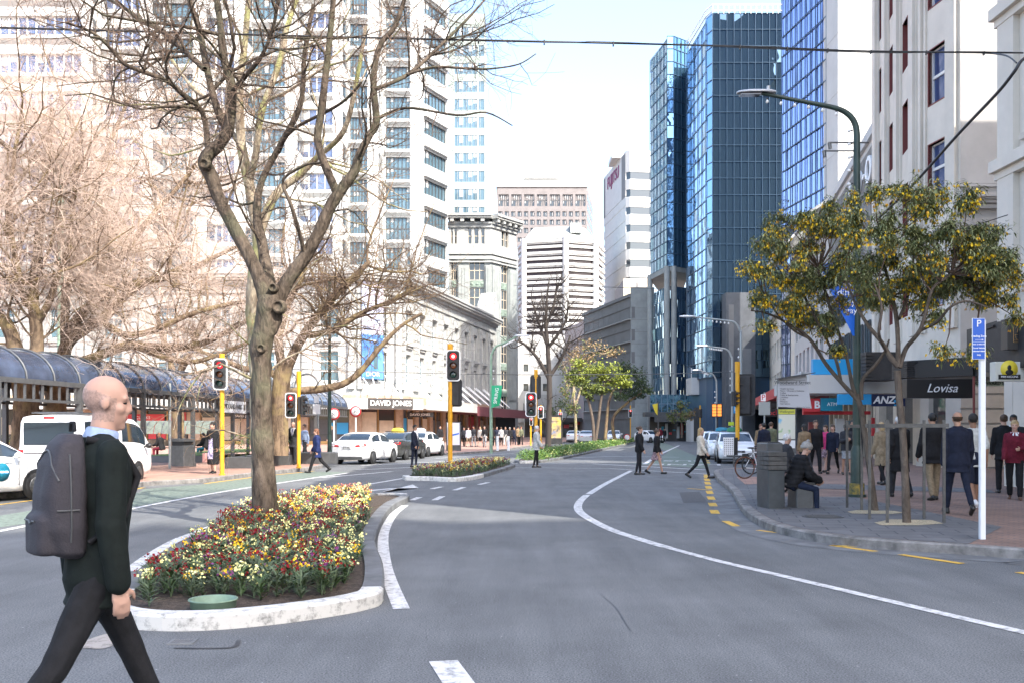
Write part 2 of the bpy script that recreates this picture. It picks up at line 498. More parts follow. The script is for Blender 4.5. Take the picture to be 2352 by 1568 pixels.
def struct(o):
 o['kind'] = 'structure'; return o
def stuff(o):
 o['kind'] = 'stuff'; return o
def kids(o):
 return [c for c in bpy.data.objects if c.parent == o]
def dup_tree(root, loc, rz, label, group=None):
 r = root.copy(); col.objects.link(r)
 r.location = loc; r.rotation_euler = (0, 0, rz); r['label'] = label
 if group: r['group'] = group
 for ch in root.children:
  c = ch.copy(); col.objects.link(c); c.parent = r
  for g in ch.children:
   d = g.copy(); col.objects.link(d); d.parent = c
 return r
# flat text as a thin mesh; local x to the right, local z up, faces -y
def text_mesh(s, size, mats, depth=0.01, bold=0.0, align='CENTER', shear=0.0, spacing=1.0, name='lettering', sx=1.0):
 cu = bpy.data.curves.new('t', 'FONT')
 cu.body = s; cu.size = size; cu.extrude = depth / 2; cu.offset = bold
 cu.align_x = align; cu.align_y = 'CENTER'; cu.shear = shear; cu.space_character = spacing
 cu.resolution_u = 3
 ob = bpy.data.objects.new('t', cu); col.objects.link(ob)
 dg = bpy.context.evaluated_depsgraph_get()
 me = bpy.data.meshes.new_from_object(ob.evaluated_get(dg))
 bpy.data.objects.remove(ob); bpy.data.curves.remove(cu)
 me.transform(Matrix.Rotation(R(90), 4, 'X') @ Matrix.Diagonal((sx, 1, 1, 1)))
 me.materials.clear()
 me.materials.append(M[mats] if isinstance(mats, str) else mats)
 me.name = name
 return me
def text(s, size, mats, parent, loc, rz=0.0, **kw):
 nm = kw.pop('nm', 'lettering')
 return link(nm, text_mesh(s, size, mats, name=nm, **kw), parent, loc, rz)
# ================================================================== the setting
rnd = random.Random(7)
def cr(pts, k=4, closed=False):
 """Catmull-Rom through 2-D points"""
 pts = [Vector((p[0], p[1])) for p in pts]
 n = len(pts); out = []
 rng = range(n) if closed else range(n - 1)
 for i in rng:
  p1, p2 = pts[i], pts[(i + 1) % n]
  p0 = pts[i - 1] if (i > 0 or closed) else p1
  p3 = pts[(i + 2) % n] if (i + 2 < n or closed) else p2
  for j in range(k):
   t = j / k
   out.append(0.5 * ((2 * p1) + (p2 - p0) * t + (2 * p0 - 5 * p1 + 4 * p2 - p3) * t * t + (3 * p1 - p0 - 3 * p2 + p3) * t ** 3))
 if not closed: out.append(pts[-1])
 return out
def offset(pts, d, closed=False):
 n = len(pts); out = []
 for i in range(n):
  a = pts[i - 1] if (i > 0 or closed) else pts[i]
  b = pts[(i + 1) % n] if (i < n - 1 or closed) else pts[i]
  t = (Vector((b[0], b[1])) - Vector((a[0], a[1]))).normalized()
  out.append(Vector((pts[i][0] - t.y * d, pts[i][1] + t.x * d)))
 return out
def ribbon(mb, a, b, z0, z1, mi=0, closed=False, z1b=None):
 """raised strip between two lines a (outer) and b (inner)"""
 n = len(a); z1b = z1 if z1b is None else z1b
 rng = range(n) if closed else range(n - 1)
 for i in rng:
  j = (i + 1) % n
  q = lambda p, z: (p[0], p[1], z)
  mb.add([q(a[i], z0), q(a[j], z0), q(a[j], z1 - .02), q(a[i], z1 - .02)], [(0, 1, 2, 3)], mi)
  am = [a[i].lerp(b[i], .12), a[j].lerp(b[j], .12)]
  mb.add([q(a[i], z1 - .02), q(a[j], z1 - .02), q(am[1], z1), q(am[0], z1)], [(0, 1, 2, 3)], mi)
  mb.add([q(am[0], z1), q(am[1], z1), q(b[j], z1b), q(b[i], z1b)], [(0, 1, 2, 3)], mi)
  mb.add([q(b[i], z1b), q(b[j], z1b), q(b[j], z0), q(b[i], z0)], [(0, 1, 2, 3)], mi)
def ngon(mb, pts, z, mi=0):
 """flat sheet from an outline (either winding)"""
 from mathutils.geometry import tessellate_polygon
 vs_ = [Vector((p[0], p[1], z)) for p in pts]
 for t in tessellate_polygon([vs_]):
  a, b, c = (vs_[i] for i in t)
  if (b - a).cross(c - a).z < 0: t = (t[0], t[2], t[1])
  mb.add([tuple(vs_[i]) for i in t], [(0, 1, 2)], mi)
# ---- ground
mb = MB()
xs = [-2500, -400, -60, -20, 20, 60, 400, 2500]; ys = [-600, -60, -10, 20, 60, 150, 600, 3000]
for i in range(7):
 for j in range(7):
  mb.add([(xs[i], ys[j], 0), (xs[i + 1], ys[j], 0), (xs[i + 1], ys[j + 1], 0), (xs[i], ys[j + 1], 0)], [(0, 1, 2, 3)])
struct(mb.build('road', 'asphalt'))
# ---- left footpath with the taxi rank bay
LK = [(-15.2, 4), (-14.3, 15)] + [tuple(P(*q)[:2]) for q in ((60, 1140), (280, 1124), (328, 1116), (470, 1107), (586, 1092), (720, 1078))]
LK += [(-8.2, 43.2), (-9.1, 44.6), (-8.9, 46.5), (-6.2, 59.5), (-5.3, 61)]
LK += [tuple(P(*q)[:2]) for q in ((1010, 1044.5), (1146, 1036), (1218, 1024))] + [(8, 128), (22, 200), (60, 400)]
lk_out = cr(LK, 3)
lk_in = offset(lk_out, 0.15)
mb = MB(); ribbon(mb, lk_out, lk_in, 0, 0.13)
struct(mb.build('kerb', 'kerb'))
mb = MB(); ngon(mb, lk_in + [Vector((-400, 400)), Vector((-400, 4))], 0.128)
struct(mb.build('footpath', 'pink_pave'))
# ---- right footpath
RK = [(60, 400), (40.4, 200), (25.6, 120), (16.3, 70), (11.7, 45), (11.3, 41.6), (9.2, 38.8), (7.5, 36.6)]
RK += [tuple(P(*q)[:2]) for q in ((1648, 1104), (1678, 1131), (1701, 1171), (1726, 1196), (1776, 1221), (1876, 1244), (2026, 1261), (2176, 1271), (2352, 1284), (2520, 1300))] + [(10.5, 10.3), (13, 9.6)]
rk_out = cr(RK, 4)
rk_in = offset(rk_out, 0.17)
mb = MB(); ribbon(mb, rk_out, rk_in, 0, 0.13)
struct(mb.build('kerb', 'kerb'))
mb = MB(); ngon(mb, rk_in + [Vector((400, 9.6)), Vector((400, 400))], 0.128)
struct(mb.build('footpath', 'brick_pave'))
# dark slate paving round the corner, lapped over the brick
i0 = min(range(len(rk_in)), key=lambda i: abs(rk_in[i].y - 37)); i1 = min(range(len(rk_in)), key=lambda i: (rk_in[i] - Vector((5.9, 12.7))).length)
sl = [rk_in[i] for i in range(i0, i1 + 1)]
sl = [p + Vector((.004, .004)) for p in sl]
back = [P(2240, 1241, .13), P(2302, 1209, .13), P(2110, 1170, .13), P(1960, 1140, .13), P(1790, 1139, .13), P(1752, 1112, .13)]
mb = MB(); ngon(mb, sl + [Vector((q.x, q.y)) for q in back] + [Vector((9.0, 33)), Vector((9.2, 37))], 0.133)
struct(mb.build('footpath_slate', 'slate_pave'))
mb = MB(); ngon(mb, [P(1800, 1108, .13), P(2260, 1121, .13), P(2290, 1131, .13), P(1850, 1121, .13)], 0.137)
struct(mb.build('footpath_slate', 'slate_pave'))
mb = MB(); ngon(mb, [P(1692, 1095, .13), P(1760, 1094, .13), P(1810, 1108, .13), P(1712, 1112, .13)], 0.141)
struct(mb.build('footpath_pink', 'pink_pave'))
# gutter channel along the right kerb
gm = mat('gutter', (0.145, 0.15, 0.155), 0.8, noise_amt=0.35, noise_scale=2.0, bump=0.3, bump_scale=60)
mb = MB()
g_a = rk_out[16:]; g_b = offset(rk_out, -0.5)[16:]
for i in range(len(g_a) - 1):
 mb.add([(*g_a[i], .004), (*g_b[i], .004), (*g_b[i + 1], .004), (*g_a[i + 1], .004)], [(3, 2, 1, 0)] if False else [(0, 1, 2, 3)])
struct(mb.build('gutter', gm))
# storm drain opening in the kerb
a, b = P(2162, 1266), P(2236, 1273)
mb = MB(); d = (b - a).normalized(); nrm = Vector((d.y, -d.x, 0))
q = [a + nrm * .012, b + nrm * .012]
mb.add([(q[0].x, q[0].y, .02), (q[1].x, q[1].y, .02), (q[1].x, q[1].y, .085), (q[0].x, q[0].y, .085)], [(0, 1, 2, 3)])
mb.add([(q[0].x, q[0].y, .085), (q[1].x, q[1].y, .085), (a.x + d.x * .9 - nrm.x * .1, a.y + d.y * .9 - nrm.y * .1, .085), (a.x - nrm.x * .1, a.y - nrm.y * .1, .085)], [(0, 1, 2, 3)])
tag(mb.build('drain_opening', 'black'), 'dark storm drain slot cut in the face of the right kerb', 'drain')
# ---- painted markings
def line_mb(mb, pts, w_, z=0.006):
 pts = [Vector((p[0], p[1])) for p in pts]
 a = offset(pts, w_ / 2); b = offset(pts, -w_ / 2)
 for i in range(len(pts) - 1):
  mb.add([(*b[i], z), (*b[i + 1], z), (*a[i + 1], z), (*a[i], z)], [(0, 1, 2, 3)])
def gl(*q):
 return [P(*p) for p in q]
WL = MB()
line_mb(WL, cr(gl((1450, 1080), (1395, 1108), (1352, 1134)), 5), .17)
line_mb(WL, cr(gl((1348, 1136), (1332, 1151), (1328, 1168), (1346, 1186), (1400, 1214), (1470, 1238), (1533, 1257)), 6), .17)
line_mb(WL, cr(gl((1530, 1256), (1650, 1288), (1800, 1323), (2000, 1370), (2200, 1417), (2360, 1454), (2560, 1500)), 5), .13)
line_mb(WL, cr(gl((930, 1160), (905, 1180), (887, 1210), (880, 1240), (884, 1290), (896, 1335), (922, 1398)), 6), .15)
line_mb(WL, gl((1018, 1518), (1075, 1600)), .2)
line_mb(WL, gl((175, 1432), (228, 1380)), .24)
line_mb(WL, cr(gl((296, 1312), (340, 1279), (400, 1243), (452, 1222), (520, 1196)), 4), .16)
line_mb(WL, gl((-120, 1243), (80, 1203)), .15)
line_mb(WL, cr(gl((250, 1178), (440, 1141), (590, 1116), (800, 1085)), 4), .15)
line_mb(WL, gl((730, 1132), (860, 1109), (960, 1092)), .15)
for q in (((816, 1118), (850, 1111)), ((998, 1148), (1016, 1139)), ((1044, 1125), (1066, 1118)), ((1100, 1112), (1122, 1107)), ((946, 1148), (964, 1141)), ((992, 1122), (1014, 1117))):
 line_mb(WL, gl(*q), .15)
# crossing lines
line_mb(WL, gl((1176, 1063), (1360, 1064), (1620, 1078)), .25)
line_mb(WL, gl((1180, 1073), (1400, 1075), (1650, 1089)), .15)
line_mb(WL, gl((1560, 1049), (1430, 1047), (1300, 1050)), .25)
line_mb(WL, gl((1480, 1065), (1512, 1044), (1560, 1022)), .2)
line_mb(WL, gl((820, 1078), (1130, 1064)), .2)
line_mb(WL, gl((830, 1068), (1080, 1056)), .2)
line_mb(WL, gl((740, 1096), (900, 1082)), .2)
line_mb(WL, gl((1000, 1052), (1180, 1040)), .15)
struct(WL.build('road_marking', 'white_line'))
# arrow
mb = MB()
line_mb(mb, cr(gl((800, 1135), (850, 1126), (905, 1121)), 4), .22)
ngon(mb, gl((868, 1132), (948, 1112), (962, 1120), (905, 1120.5)), .0065)
struct(mb.build('road_marking_arrow', 'white_line'))
# yellow lines
YL = MB()
for k in range(9):
 y0 = 1089 + 0.9 * k * k + 3.0 * k
 line_mb(YL, gl((1621 + 0.28 * k * k, y0), (1623 + 0.3 * k * k + 1.6, y0 + 4.0 + .55 * k)), .17)
line_mb(YL, gl((1666, 1196), (1692, 1208)), .14)
line_mb(YL, gl((1740, 1217), (1825, 1228)), .1)
line_mb(YL, gl((1910, 1252), (2012, 1266)), .12)
line_mb(YL, gl((1910, 1252), (2080, 1260)), .1)
line_mb(YL, gl((2068, 1273), (2210, 1294)), .12)
line_mb(YL, gl((2338, 1314), (2420, 1326)), .12)
line_mb(YL, gl((1579, 1121), (1640, 1125)), .12)
line_mb(YL, gl((-60, 1166), (60, 1150), (280, 1128), (330, 1119)), .12)
line_mb(YL, gl((470, 1110), (590, 1094), (720, 1081)), .12)
for k in range(6):
 yy = 47 + k * 3.0
 x0 = 9.1 + .185 * (yy - 46)
 line_mb(YL, [(x0, yy), (x0 + .25, yy + 1.4)], .15)
struct(YL.build('road_marking_yellow', 'yellow_line'))
# green lanes
mb = MB()
ngon(mb, gl((-300, 1220), (-40, 1190), (320, 1130), (330, 1122), (470, 1111), (590, 1095), (722, 1082), (800, 1083), (590, 1114), (440, 1138), (250, 1174), (0, 1210)), .003)
ngon(mb, gl((1440, 1063), (1625, 1075), (1634, 1062), (1560, 1030), (1500, 1004.5), (1478, 1004.5), (1535, 1038), (1497, 1062)), .003)
struct(mb.build('bus_lane', 'green_lane'))
# lane words, read from the far side
def road_word(s, px, py, hgt, sx):
 c = P(px, py)
 me = text_mesh(s, hgt, 'white_line', depth=0.002, bold=0.02, name='road_marking_words', sx=sx)
 me.transform(Matrix.Rotation(R(-90), 4, 'X'))
 me.transform(Matrix.Rotation(R(180 - 11), 4, 'Z'))
 return struct(link('road_marking_words', me, None, (c.x, c.y, .0085)))
road_word('LANE', 1577, 1066, 2.1, .62)
road_word('BUS', 1573, 1057.5, 2.1, .62)
# patches, gratings, covers
mb = MB()
c = P(418, 1474)
for k in range(9):
 mb.box(-.19 + k * .044, -.165 + k * .044, -.17, .17, 0, .012)
mb.box(-.22, .22, -.2, -.17, 0, .014); mb.box(-.22, .22, .17, .2, 0, .014); mb.box(-.22, -.19, -.17, .17, 0, .014); mb.box(.2, .23, -.17, .17, 0, .014)
dg_ = mb.build('drain_grate', 'concrete_dark', None, (c.x, c.y, .0), .05); dg_.scale = (.42, .42, .6)
tag(dg_, 'small square iron grating in the road before the white kerb', 'drain grate')
mb = MB(); c = P(1890, 1186, .13)
mb.cyl((0, 0), .34, 0, .009, 28, 0); mb.cyl((0, 0), .30, .009, .013, 28, 1)
for k in range(-3, 4):
 mb.box(-.24, .24, k * .07 - .012, k * .07 + .012, .013, .018, 0)
tag(mb.build('manhole_cover', ['charcoal', 'soft_black'], None, (c.x, c.y, .133)), 'round dark manhole cover in the slate footpath', 'manhole cover')
tar = mat('tar', (0.035, 0.037, 0.042), 0.55)
pm = mat_paint('pale_patch', (0.34, 0.31, 0.28), .5)
mb = MB(); ngon(mb, cr(gl((176, 1484), (205, 1468), (250, 1455), (275, 1460), (262, 1480), (230, 1490)), 4, True), .005)
struct(mb.build('road_patch', pm))
mb = MB(); line_mb(mb, cr(gl((400, 1488), (470, 1489), (535, 1486), (548, 1470)), 4), .035, .005)
line_mb(mb, cr(gl((1420, 1110), (1520, 1111), (1590, 1116)), 4), .05, .005)
line_mb(mb, cr(gl((1380, 1366), (1412, 1392), (1440, 1436), (1452, 1450)), 3), .006, .005)
struct(mb.build('road_patch', tar))
mb = MB(); ngon(mb, gl((1560, 1130), (1606, 1128), (1625, 1152), (1570, 1155)), .0045)
struct(mb.build('road_patch', mat('dark_patch', (0.085, 0.084, 0.086), .9, noise_amt=.35, noise_scale=20)))
# ---- planted median islands
def island(outer, kerb_w, white_of, name, soil_h=.1):
 mbk = MB(); n = len(outer)
 inner = offset(outer, kerb_w, True)
 for i in range(n):
  j = (i + 1) % n
  ribbon(mbk, [outer[i], outer[j]], [inner[i], inner[j]], 0, .13, 1 if white_of(outer[i]) else 0)
 struct(mbk.build(name + '_kerb', [gm, 'kerb_white']))
 mbs = MB()
 c = sum(inner, Vector((0, 0))) / n
 core = [p.lerp(c, .35) for p in inner]
 ring = [(p.x, p.y, soil_h - .012) for p in inner]
 ring2 = [(p.x, p.y, soil_h + .03) for p in core]
 for i in range(n):
  j = (i + 1) % n
  mbs.add([ring[i], ring[j], ring2[j], ring2[i]], [(0, 1, 2, 3)], 0, True)
 mbs2 = [Vector((p[0], p[1])) for p in ring2]
 ngon(mbs, mbs2, soil_h + .03)
 struct(mbs.build(name + '_soil', 'soil'))
 return inner
K = 1.0667
B1 = [(-1.13, 8.75), (-1.2, 8.3), (-1.5, 7.92), (-1.9, 7.6), (-2.3, 7.42), (-2.7, 7.42), (-3.05, 7.6), (-3.33, 8.0), (-3.45, 8.6),
  (-3.7, 10.5), (-4.15, 13), (-4.5, 15.5), (-4.62, 17.5), (-4.35, 19.5), (-3.5, 21.2), (-2.5, 21.7), (-2.15, 20.9), (-2.2, 19), (-2.15, 17.3), (-1.98, 15), (-1.72, 12.5), (-1.35, 10.4)]
B1 = cr([(x * K, y * K) for x, y in B1], 4, True)
B1 = B1[::-1] if sum((B1[i].x * B1[(i + 1) % len(B1)].y - B1[(i + 1) % len(B1)].x * B1[i].y) for i in range(len(B1))) < 0 else B1
in1 = island(B1, .2, lambda p: p.y < 9.3 or (p.y > 22.3 and p.x > -3), 'island')
B2 = [(-3.3, 30.0), (-2.4, 29.0), (-1.6, 28.5), (-1.05, 30), (-.55, 33.5), (-.05, 37.6), (.1, 40.2), (-.6, 41), (-1.5, 40.6), (-2.3, 36)]
B2 = cr([(x * K, y * K) for x, y in B2], 3, True)
in2 = island(B2, .2, lambda p: p.y < 33, 'island')
B3 = [(.15, 44.2), (.9, 44), (1.7, 46), (3.0, 52), (5.2, 64), (9.0, 85), (13.2, 108), (15.4, 122), (14.4, 124), (11.4, 108), (6.8, 85), (3.2, 66), (1.3, 55), (.3, 47.5)]
B3 = cr([(x * K, y * K) for x, y in B3], 3, True)
in3 = island(B3, .2, lambda p: p.y < 47, 'island')
# ---- wallflowers
M['leaf_green'] = mat('leaf_green', (0.075, 0.125, 0.045), 0.6, noise_amt=0.5, noise_scale=3, spec=0.3)
M['leaf_grey'] = mat('leaf_grey', (0.115, 0.155, 0.085), 0.6, noise_amt=0.4, noise_scale=3, spec=0.3)
M['petal_yellow'] = mat('petal_yellow', (0.85, 0.52, 0.03), 0.6, spec=0.2)
M['petal_cream'] = mat('petal_cream', (0.85, 0.8, 0.36), 0.6, spec=0.2)
M['petal_red'] = mat('petal_red', (0.25, 0.012, 0.018), 0.6, spec=0.2)
M['petal_purple'] = mat('petal_purple', (0.25, 0.06, 0.22), 0.6, spec=0.2)
M['petal_coral'] = mat('petal_coral', (0.75, 0.22, 0.15), 0.6, spec=0.2)
FL = ['leaf_green', 'leaf_grey', 'petal_yellow', 'petal_cream', 'petal_red', 'petal_purple', 'petal_coral']
def in_poly(x, y, poly):
 c = False; n = len(poly); j = n - 1
 for i in range(n):
  a, b = poly[i], poly[j]
  if (a.y > y) != (b.y > y) and x < (b.x - a.x) * (y - a.y) / (b.y - a.y) + a.x: c = not c
  j = i
 return c
def plant(mb, x, y, z, h, fm, r, leaves=16, stems=3):
 lm = r.choice((0, 1, 1))
 for k in range(leaves):
  a = r.uniform(0, 2 * PI); L = r.uniform(.5, 1.0) * h * .62; w_ = r.uniform(.008, .014)
  zb = z + r.uniform(0, .72) * h
  ca, sa = math.cos(a), math.sin(a)
  dx, dy = -sa * w_, ca * w_
  up = r.uniform(.25, .9)
  m1 = (x + ca * L * .5, y + sa * L * .5, zb + L * up * .6); t1 = (x + ca * L * .95, y + sa * L * .95, zb + L * up * .75)
  mb.add([(x - dx * .5, y - dy * .5, zb), (x + dx * .5, y + dy * .5, zb), (m1[0] + dx, m1[1] + dy, m1[2]), (m1[0] - dx, m1[1] - dy, m1[2]), t1], [(0, 1, 2, 3), (3, 2, 4)], lm)
 for s in range(stems):
  a = r.uniform(0, 2 * PI); d = r.uniform(.0, .09)
  sx, sy, sz = x + math.cos(a) * d, y + math.sin(a) * d, z + h * r.uniform(.8, 1.08)
  mb.add([(x - .004, y, z), (x + .004, y, z), (sx + .003, sy, sz), (sx - .003, sy, sz)], [(0, 1, 2, 3)], 1)
  if fm is None: continue
  for k in range(r.randint(4, 8)):
   q = (sx + r.gauss(0, .022), sy + r.gauss(0, .022), sz + r.uniform(-.05, .025))
   pr = r.uniform(.010, .018)
   az = r.uniform(0, 2 * PI); el = r.uniform(.1, 1.2)
   nv = Vector((math.cos(az) * math.cos(el), math.sin(az) * math.cos(el), math.sin(el)))
   u = nv.orthogonal().normalized() * pr; v = nv.cross(u)
   qv = Vector(q)
   tip = nv * pr * .35
   mb.add([tuple(qv + u + tip), tuple(qv + v + tip), tuple(qv - u + tip), tuple(qv - v + tip), tuple(qv)], [(0, 1, 4), (1, 2, 4), (2, 3, 4), (3, 0, 4)], fm)
def flower_bed(poly, step, name, label, y_coral=None, bare=None, hh=(.2, .31)):
 r = random.Random(11); mb = MB()
 x0 = min(p.x for p in poly); x1 = max(p.x for p in poly); y0 = min(p.y for p in poly); y1 = max(p.y for p in poly)
 y = y0
 while y < y1:
  x = x0
  while x < x1:
   px, py = x + r.uniform(-.5, .5) * step, y + r.uniform(-.5, .5) * step
   x += step
   if not in_poly(px, py, poly): continue
   if bare and bare(px, py, r): continue
   wts = r.random()
   fm = 3 if wts < .24 else 4 if wts < .56 else 2 if wts < .66 else 5 if wts < .76 else None
   # drifts of one colour
   nn = noise.noise(Vector((px * .9, py * .5, 3)))
   if nn > .28 and r.random() < .45: fm = 3
   if nn < -.28 and r.random() < .45: fm = 4
   if y_coral and py > y_coral: fm = r.choice((3, 6, 6, 3, 2))
   near = py < 12
   plant(mb, px, py, .1, r.uniform(*hh), fm, r, 26 if near else 16, r.choice((2, 2, 3)) if near else 2)
  y += step
 o = mb.build(name, FL)
 tag(o, label, 'flowers'); stuff(o)
 return o
def bare1(x, y, r):
 front = y - (7.9 + 1.0 * (1 - ((x + 2.4) / 1.4) ** 2) * 0)
 dmin = min((Vector((x, y)) - p).length for p in in1)
 if dmin < .10 or (y > 17 and x > -2.45 - (y - 17) * .14): return True
 if y < 8.75 and dmin < .36: return r.random() < .86
 if (Vector((x, y)) - Vector((-2.52, 8.55))).length < .34: return True
 if (Vector((x, y)) - Vector((-3.9, 15.85))).length < .33: return True
 if dmin < .25 and x > -2.3: return r.random() < .6
 return False
flower_bed(in1, .155, 'wallflowers', 'dense red, cream, yellow and purple wallflowers filling the near median bed round the tree', 20.5, bare1)
def bare2(x, y, r):
 return min((Vector((x, y)) - p).length for p in in2) < .15
flower_bed(in2, .21, 'wallflowers', 'lower cream and dark red wallflowers in the second median bed round the yellow signal pole', None, bare2, (.24, .36))
# low green hedge of the third bed
def leaf_cloud(mb, cx, cy, cz, rx, ry, rz, n, size, r, mi=(0, 1), shell=.55):
 for k in range(n):
  while True:
   v = Vector((r.uniform(-1, 1), r.uniform(-1, 1), r.uniform(-1, 1)))
   if shell * r.random() < v.length < 1: break
  q = Vector((cx + v.x * rx, cy + v.y * ry, cz + v.z * rz))
  nv = Vector((r.gauss(0, 1), r.gauss(0, 1), r.gauss(.5, 1))).normalized()
  u = nv.orthogonal().normalized(); u.rotate(Matrix.Rotation(r.uniform(0, 6.28), 3, nv)); v2 = nv.cross(u)
  s = size * r.uniform(.6, 1.3)
  mb.add([tuple(q - u * s), tuple(q + v2 * s * .45), tuple(q + u * s), tuple(q - v2 * s * .45)], [(0, 1, 2, 3)], r.choice(mi))
M['hedge_a'] = mat('hedge_a', (0.07, 0.15, 0.025), 0.5, noise_amt=.4, noise_scale=2)
M['hedge_b'] = mat('hedge_b', (0.14, 0.23, 0.035), 0.5, noise_amt=.4, noise_scale=2)
M['hedge_c'] = mat('hedge_c', (0.6, 0.58, 0.22), 0.5)
r = random.Random(5); mb = MB()
y = 47.5
while y < 131:
 xs_ = [p.x for p in in3 if abs(p.y - y) < 5]
 inside = [x * .25 for x in range(-8, 80) if in_poly(x * .25, y, in3)]
 for x in inside:
  if r.random() < .8:
   leaf_cloud(mb, x + r.uniform(-.1, .1), y, .28, .3, .4, r.uniform(.25, .4), 26 if y < 80 else 16, .055 if y < 80 else .08, r, (0, 0, 0, 1, 1, 2) if noise.noise(Vector((x, y * .2, 0))) > .1 else (0, 0, 1))
 y += .42
tag(stuff(mb.build('ground_cover', ['hedge_a', 'hedge_b', 'hedge_c'])), 'low bright green ground cover along the far median strip', 'ground cover')
# green plastic lid lying in the bed, a scrap of paper
c = P(490, 1396, .1)
mb = MB(); mb.lathe([(0, .008), (.17, .008), (.185, .018), (.19, .075), (.205, .08), (.2, .09), (.18, .085), (.172, .03), (0, .022)], n=28)
mm = mat('green_plastic', (0.17, 0.25, 0.18), 0.5, noise_amt=.2, noise_scale=8)
tag(mb.build('irrigation_dish', mm, None, (c.x, c.y, .095)), 'shallow pale green plastic dish on the soil at the bed front', 'plastic dish')
c = P(713, 1385, .12)
mb = MB(); mb.ell((0, 0, .02), (.03, .02, .022), 7, 5)
mb.ell((.03, .01, .015), (.02, .018, .015), 6, 4)
tag(mb.build('litter_scrap', 'white', None, (c.x, c.y, .1)), 'crumpled white scrap of paper on the soil at the bed edge', 'litter')
# ================================================================== buildings
SPLIT = dict(pilasters='pilaster', spandrel_ledges='window_ledge', window_reveals='window_reveal', fluted_piers='pier', sills='sill', window_display='display_panel', window_displays='display_panel', canopy_ties='canopy_tie', spandrels='spandrel', window_bands='window_band', ledges='ledge', flank_windows='window', side_windows='window', louvres='louvre', panel_joints='panel_joint', wall_joints='wall_joint', spandrel_panels='spandrel_panel', pier='pier', window_frame='window_frame', shop_window='shop_window', vent_louvres='vent', dark_panels='panel', dark_strip='strip', glazing='window_band', balustrade_posts='post', canopy_box='canopy_box', ground_floor='ground_floor_wall', parapet_urns='urn', cornice='cornice')
def clusters(mb, gap=.035):
 n = len(mb.v); pa = list(range(n))
 def fd(i):
  while pa[i] != i: pa[i] = pa[pa[i]]; i = pa[i]
  return i
 for f in mb.f:
  for i in f[1:]: pa[fd(i)] = fd(f[0])
 bb = {}
 for i, v in enumerate(mb.v):
  k = fd(i); b = bb.get(k)
  bb[k] = [*v, *v] if b is None else [min(b[0], v[0]), min(b[1], v[1]), min(b[2], v[2]), max(b[3], v[0]), max(b[4], v[1]), max(b[5], v[2])]
 ks = list(bb)
 if len(ks) > 700: return [mb]
 for i, a in enumerate(ks):
  A_ = bb[a]
  for c in ks[i + 1:]:
   C = bb[c]
   if all(A_[j] - gap < C[j + 3] and C[j] - gap < A_[j + 3] for j in range(3)): pa[fd(a)] = fd(c)
 gs = {}; mp = {}
 for f, m_, s_ in zip(mb.f, mb.m, mb.s):
  k = fd(f[0]); g = gs.setdefault(k, MB()); t = []
  for i in f:
   if i not in mp: mp[i] = len(g.v); g.v.append(mb.v[i])
   t.append(mp[i])
  g.f.append(tuple(t)); g.m.append(m_); g.s.append(s_)
 return list(gs.values())
class Bld:
 def __init__(s, name, label, cat, p, group=None):
  s.o = thing(name, label, cat, (p[0], p[1], 0), 0, group)
  s.p = Vector((p[0], p[1])); s.nw = 0; s.np = 0; s.extra = {}
 def fr(s, p0, p1):
  return Fr(s, Vector((p0[0], p0[1])), Vector((p1[0], p1[1])))
 def poly(s, name, pts, z0, z1, mi, **kw):
  mb = MB(); mb.prism([(p[0] - s.p.x, p[1] - s.p.y) for p in pts], z0, z1, 0, **kw)
  return mb.build(name, mi, s.o)
 def finish(s):
  for k, (mb, mats) in s.extra.items():
   stuff(mb.build('window', mats, s.o))
class Fr:
 """one wall: local x runs along it, local y into the building, z up"""
 def __init__(s, b, p0, p1):
  s.b = b; s.p0 = p0; d = p1 - p0; s.L = d.length; s.u = d.normalized(); s.rz = math.atan2(s.u.y, s.u.x)
  s.n = Vector((s.u.y, -s.u.x))
 def put(s, name, mb, mats, parent=None):
  if parent is None and name in SPLIT:
   gs = clusters(mb)
   if 1 < len(gs) <= 44 and s.b.np + len(gs) < 260:
    s.b.np += len(gs)
    for g in gs: s.link(SPLIT[name], g.mesh(SPLIT[name], mats), 0, 0, 0)
    return None
  return s.link(name, mb.mesh(name, mats), 0, 0, 0, parent)
 def link(s, name, me, u, y, z, parent=None):
  if parent is not None:
   return link(name, me, parent, (u, y, z), 0)
  q = s.p0 + s.u * u - s.n * y - s.b.p
  return link(name, me, s.b.o, (q.x, q.y, z), s.rz)
 def window(s, me, u, z, y, mats=None, cap=95):
  if s.b.nw < cap:
   s.b.nw += 1
   return s.link('window', me, u, y, z)
  key = id(mats)
  if 'w' not in s.b.extra: s.b.extra['w'] = (MB(), [m for m in me.materials])
  mb = s.b.extra['w'][0]
  q = s.p0 + s.u * u - s.n * y - s.b.p
  mt = Matrix.Translation((q.x, q.y, z)) @ Matrix.Rotation(s.rz, 4, 'Z')
  b0 = len(mb.v)
  mb.v.extend(tuple(mt @ v.co) for v in me.vertices)
  for p in me.polygons:
   mb.f.append(tuple(i + b0 for i in p.vertices)); mb.m.append(p.material_index); mb.s.append(False)
 def at(s, u, y=0, z=0):
  q = s.p0 + s.u * u - s.n * y
  return Vector((q.x, q.y, z))
 def u_at_px(s, px):
  k = (px - CX) / FPX
  # p0.x + u.x t = k (p0.y + u.y t)
  return (k * s.p0.y - s.p0.x) / (s.u.x - k * s.u.y)
WCACHE = {}
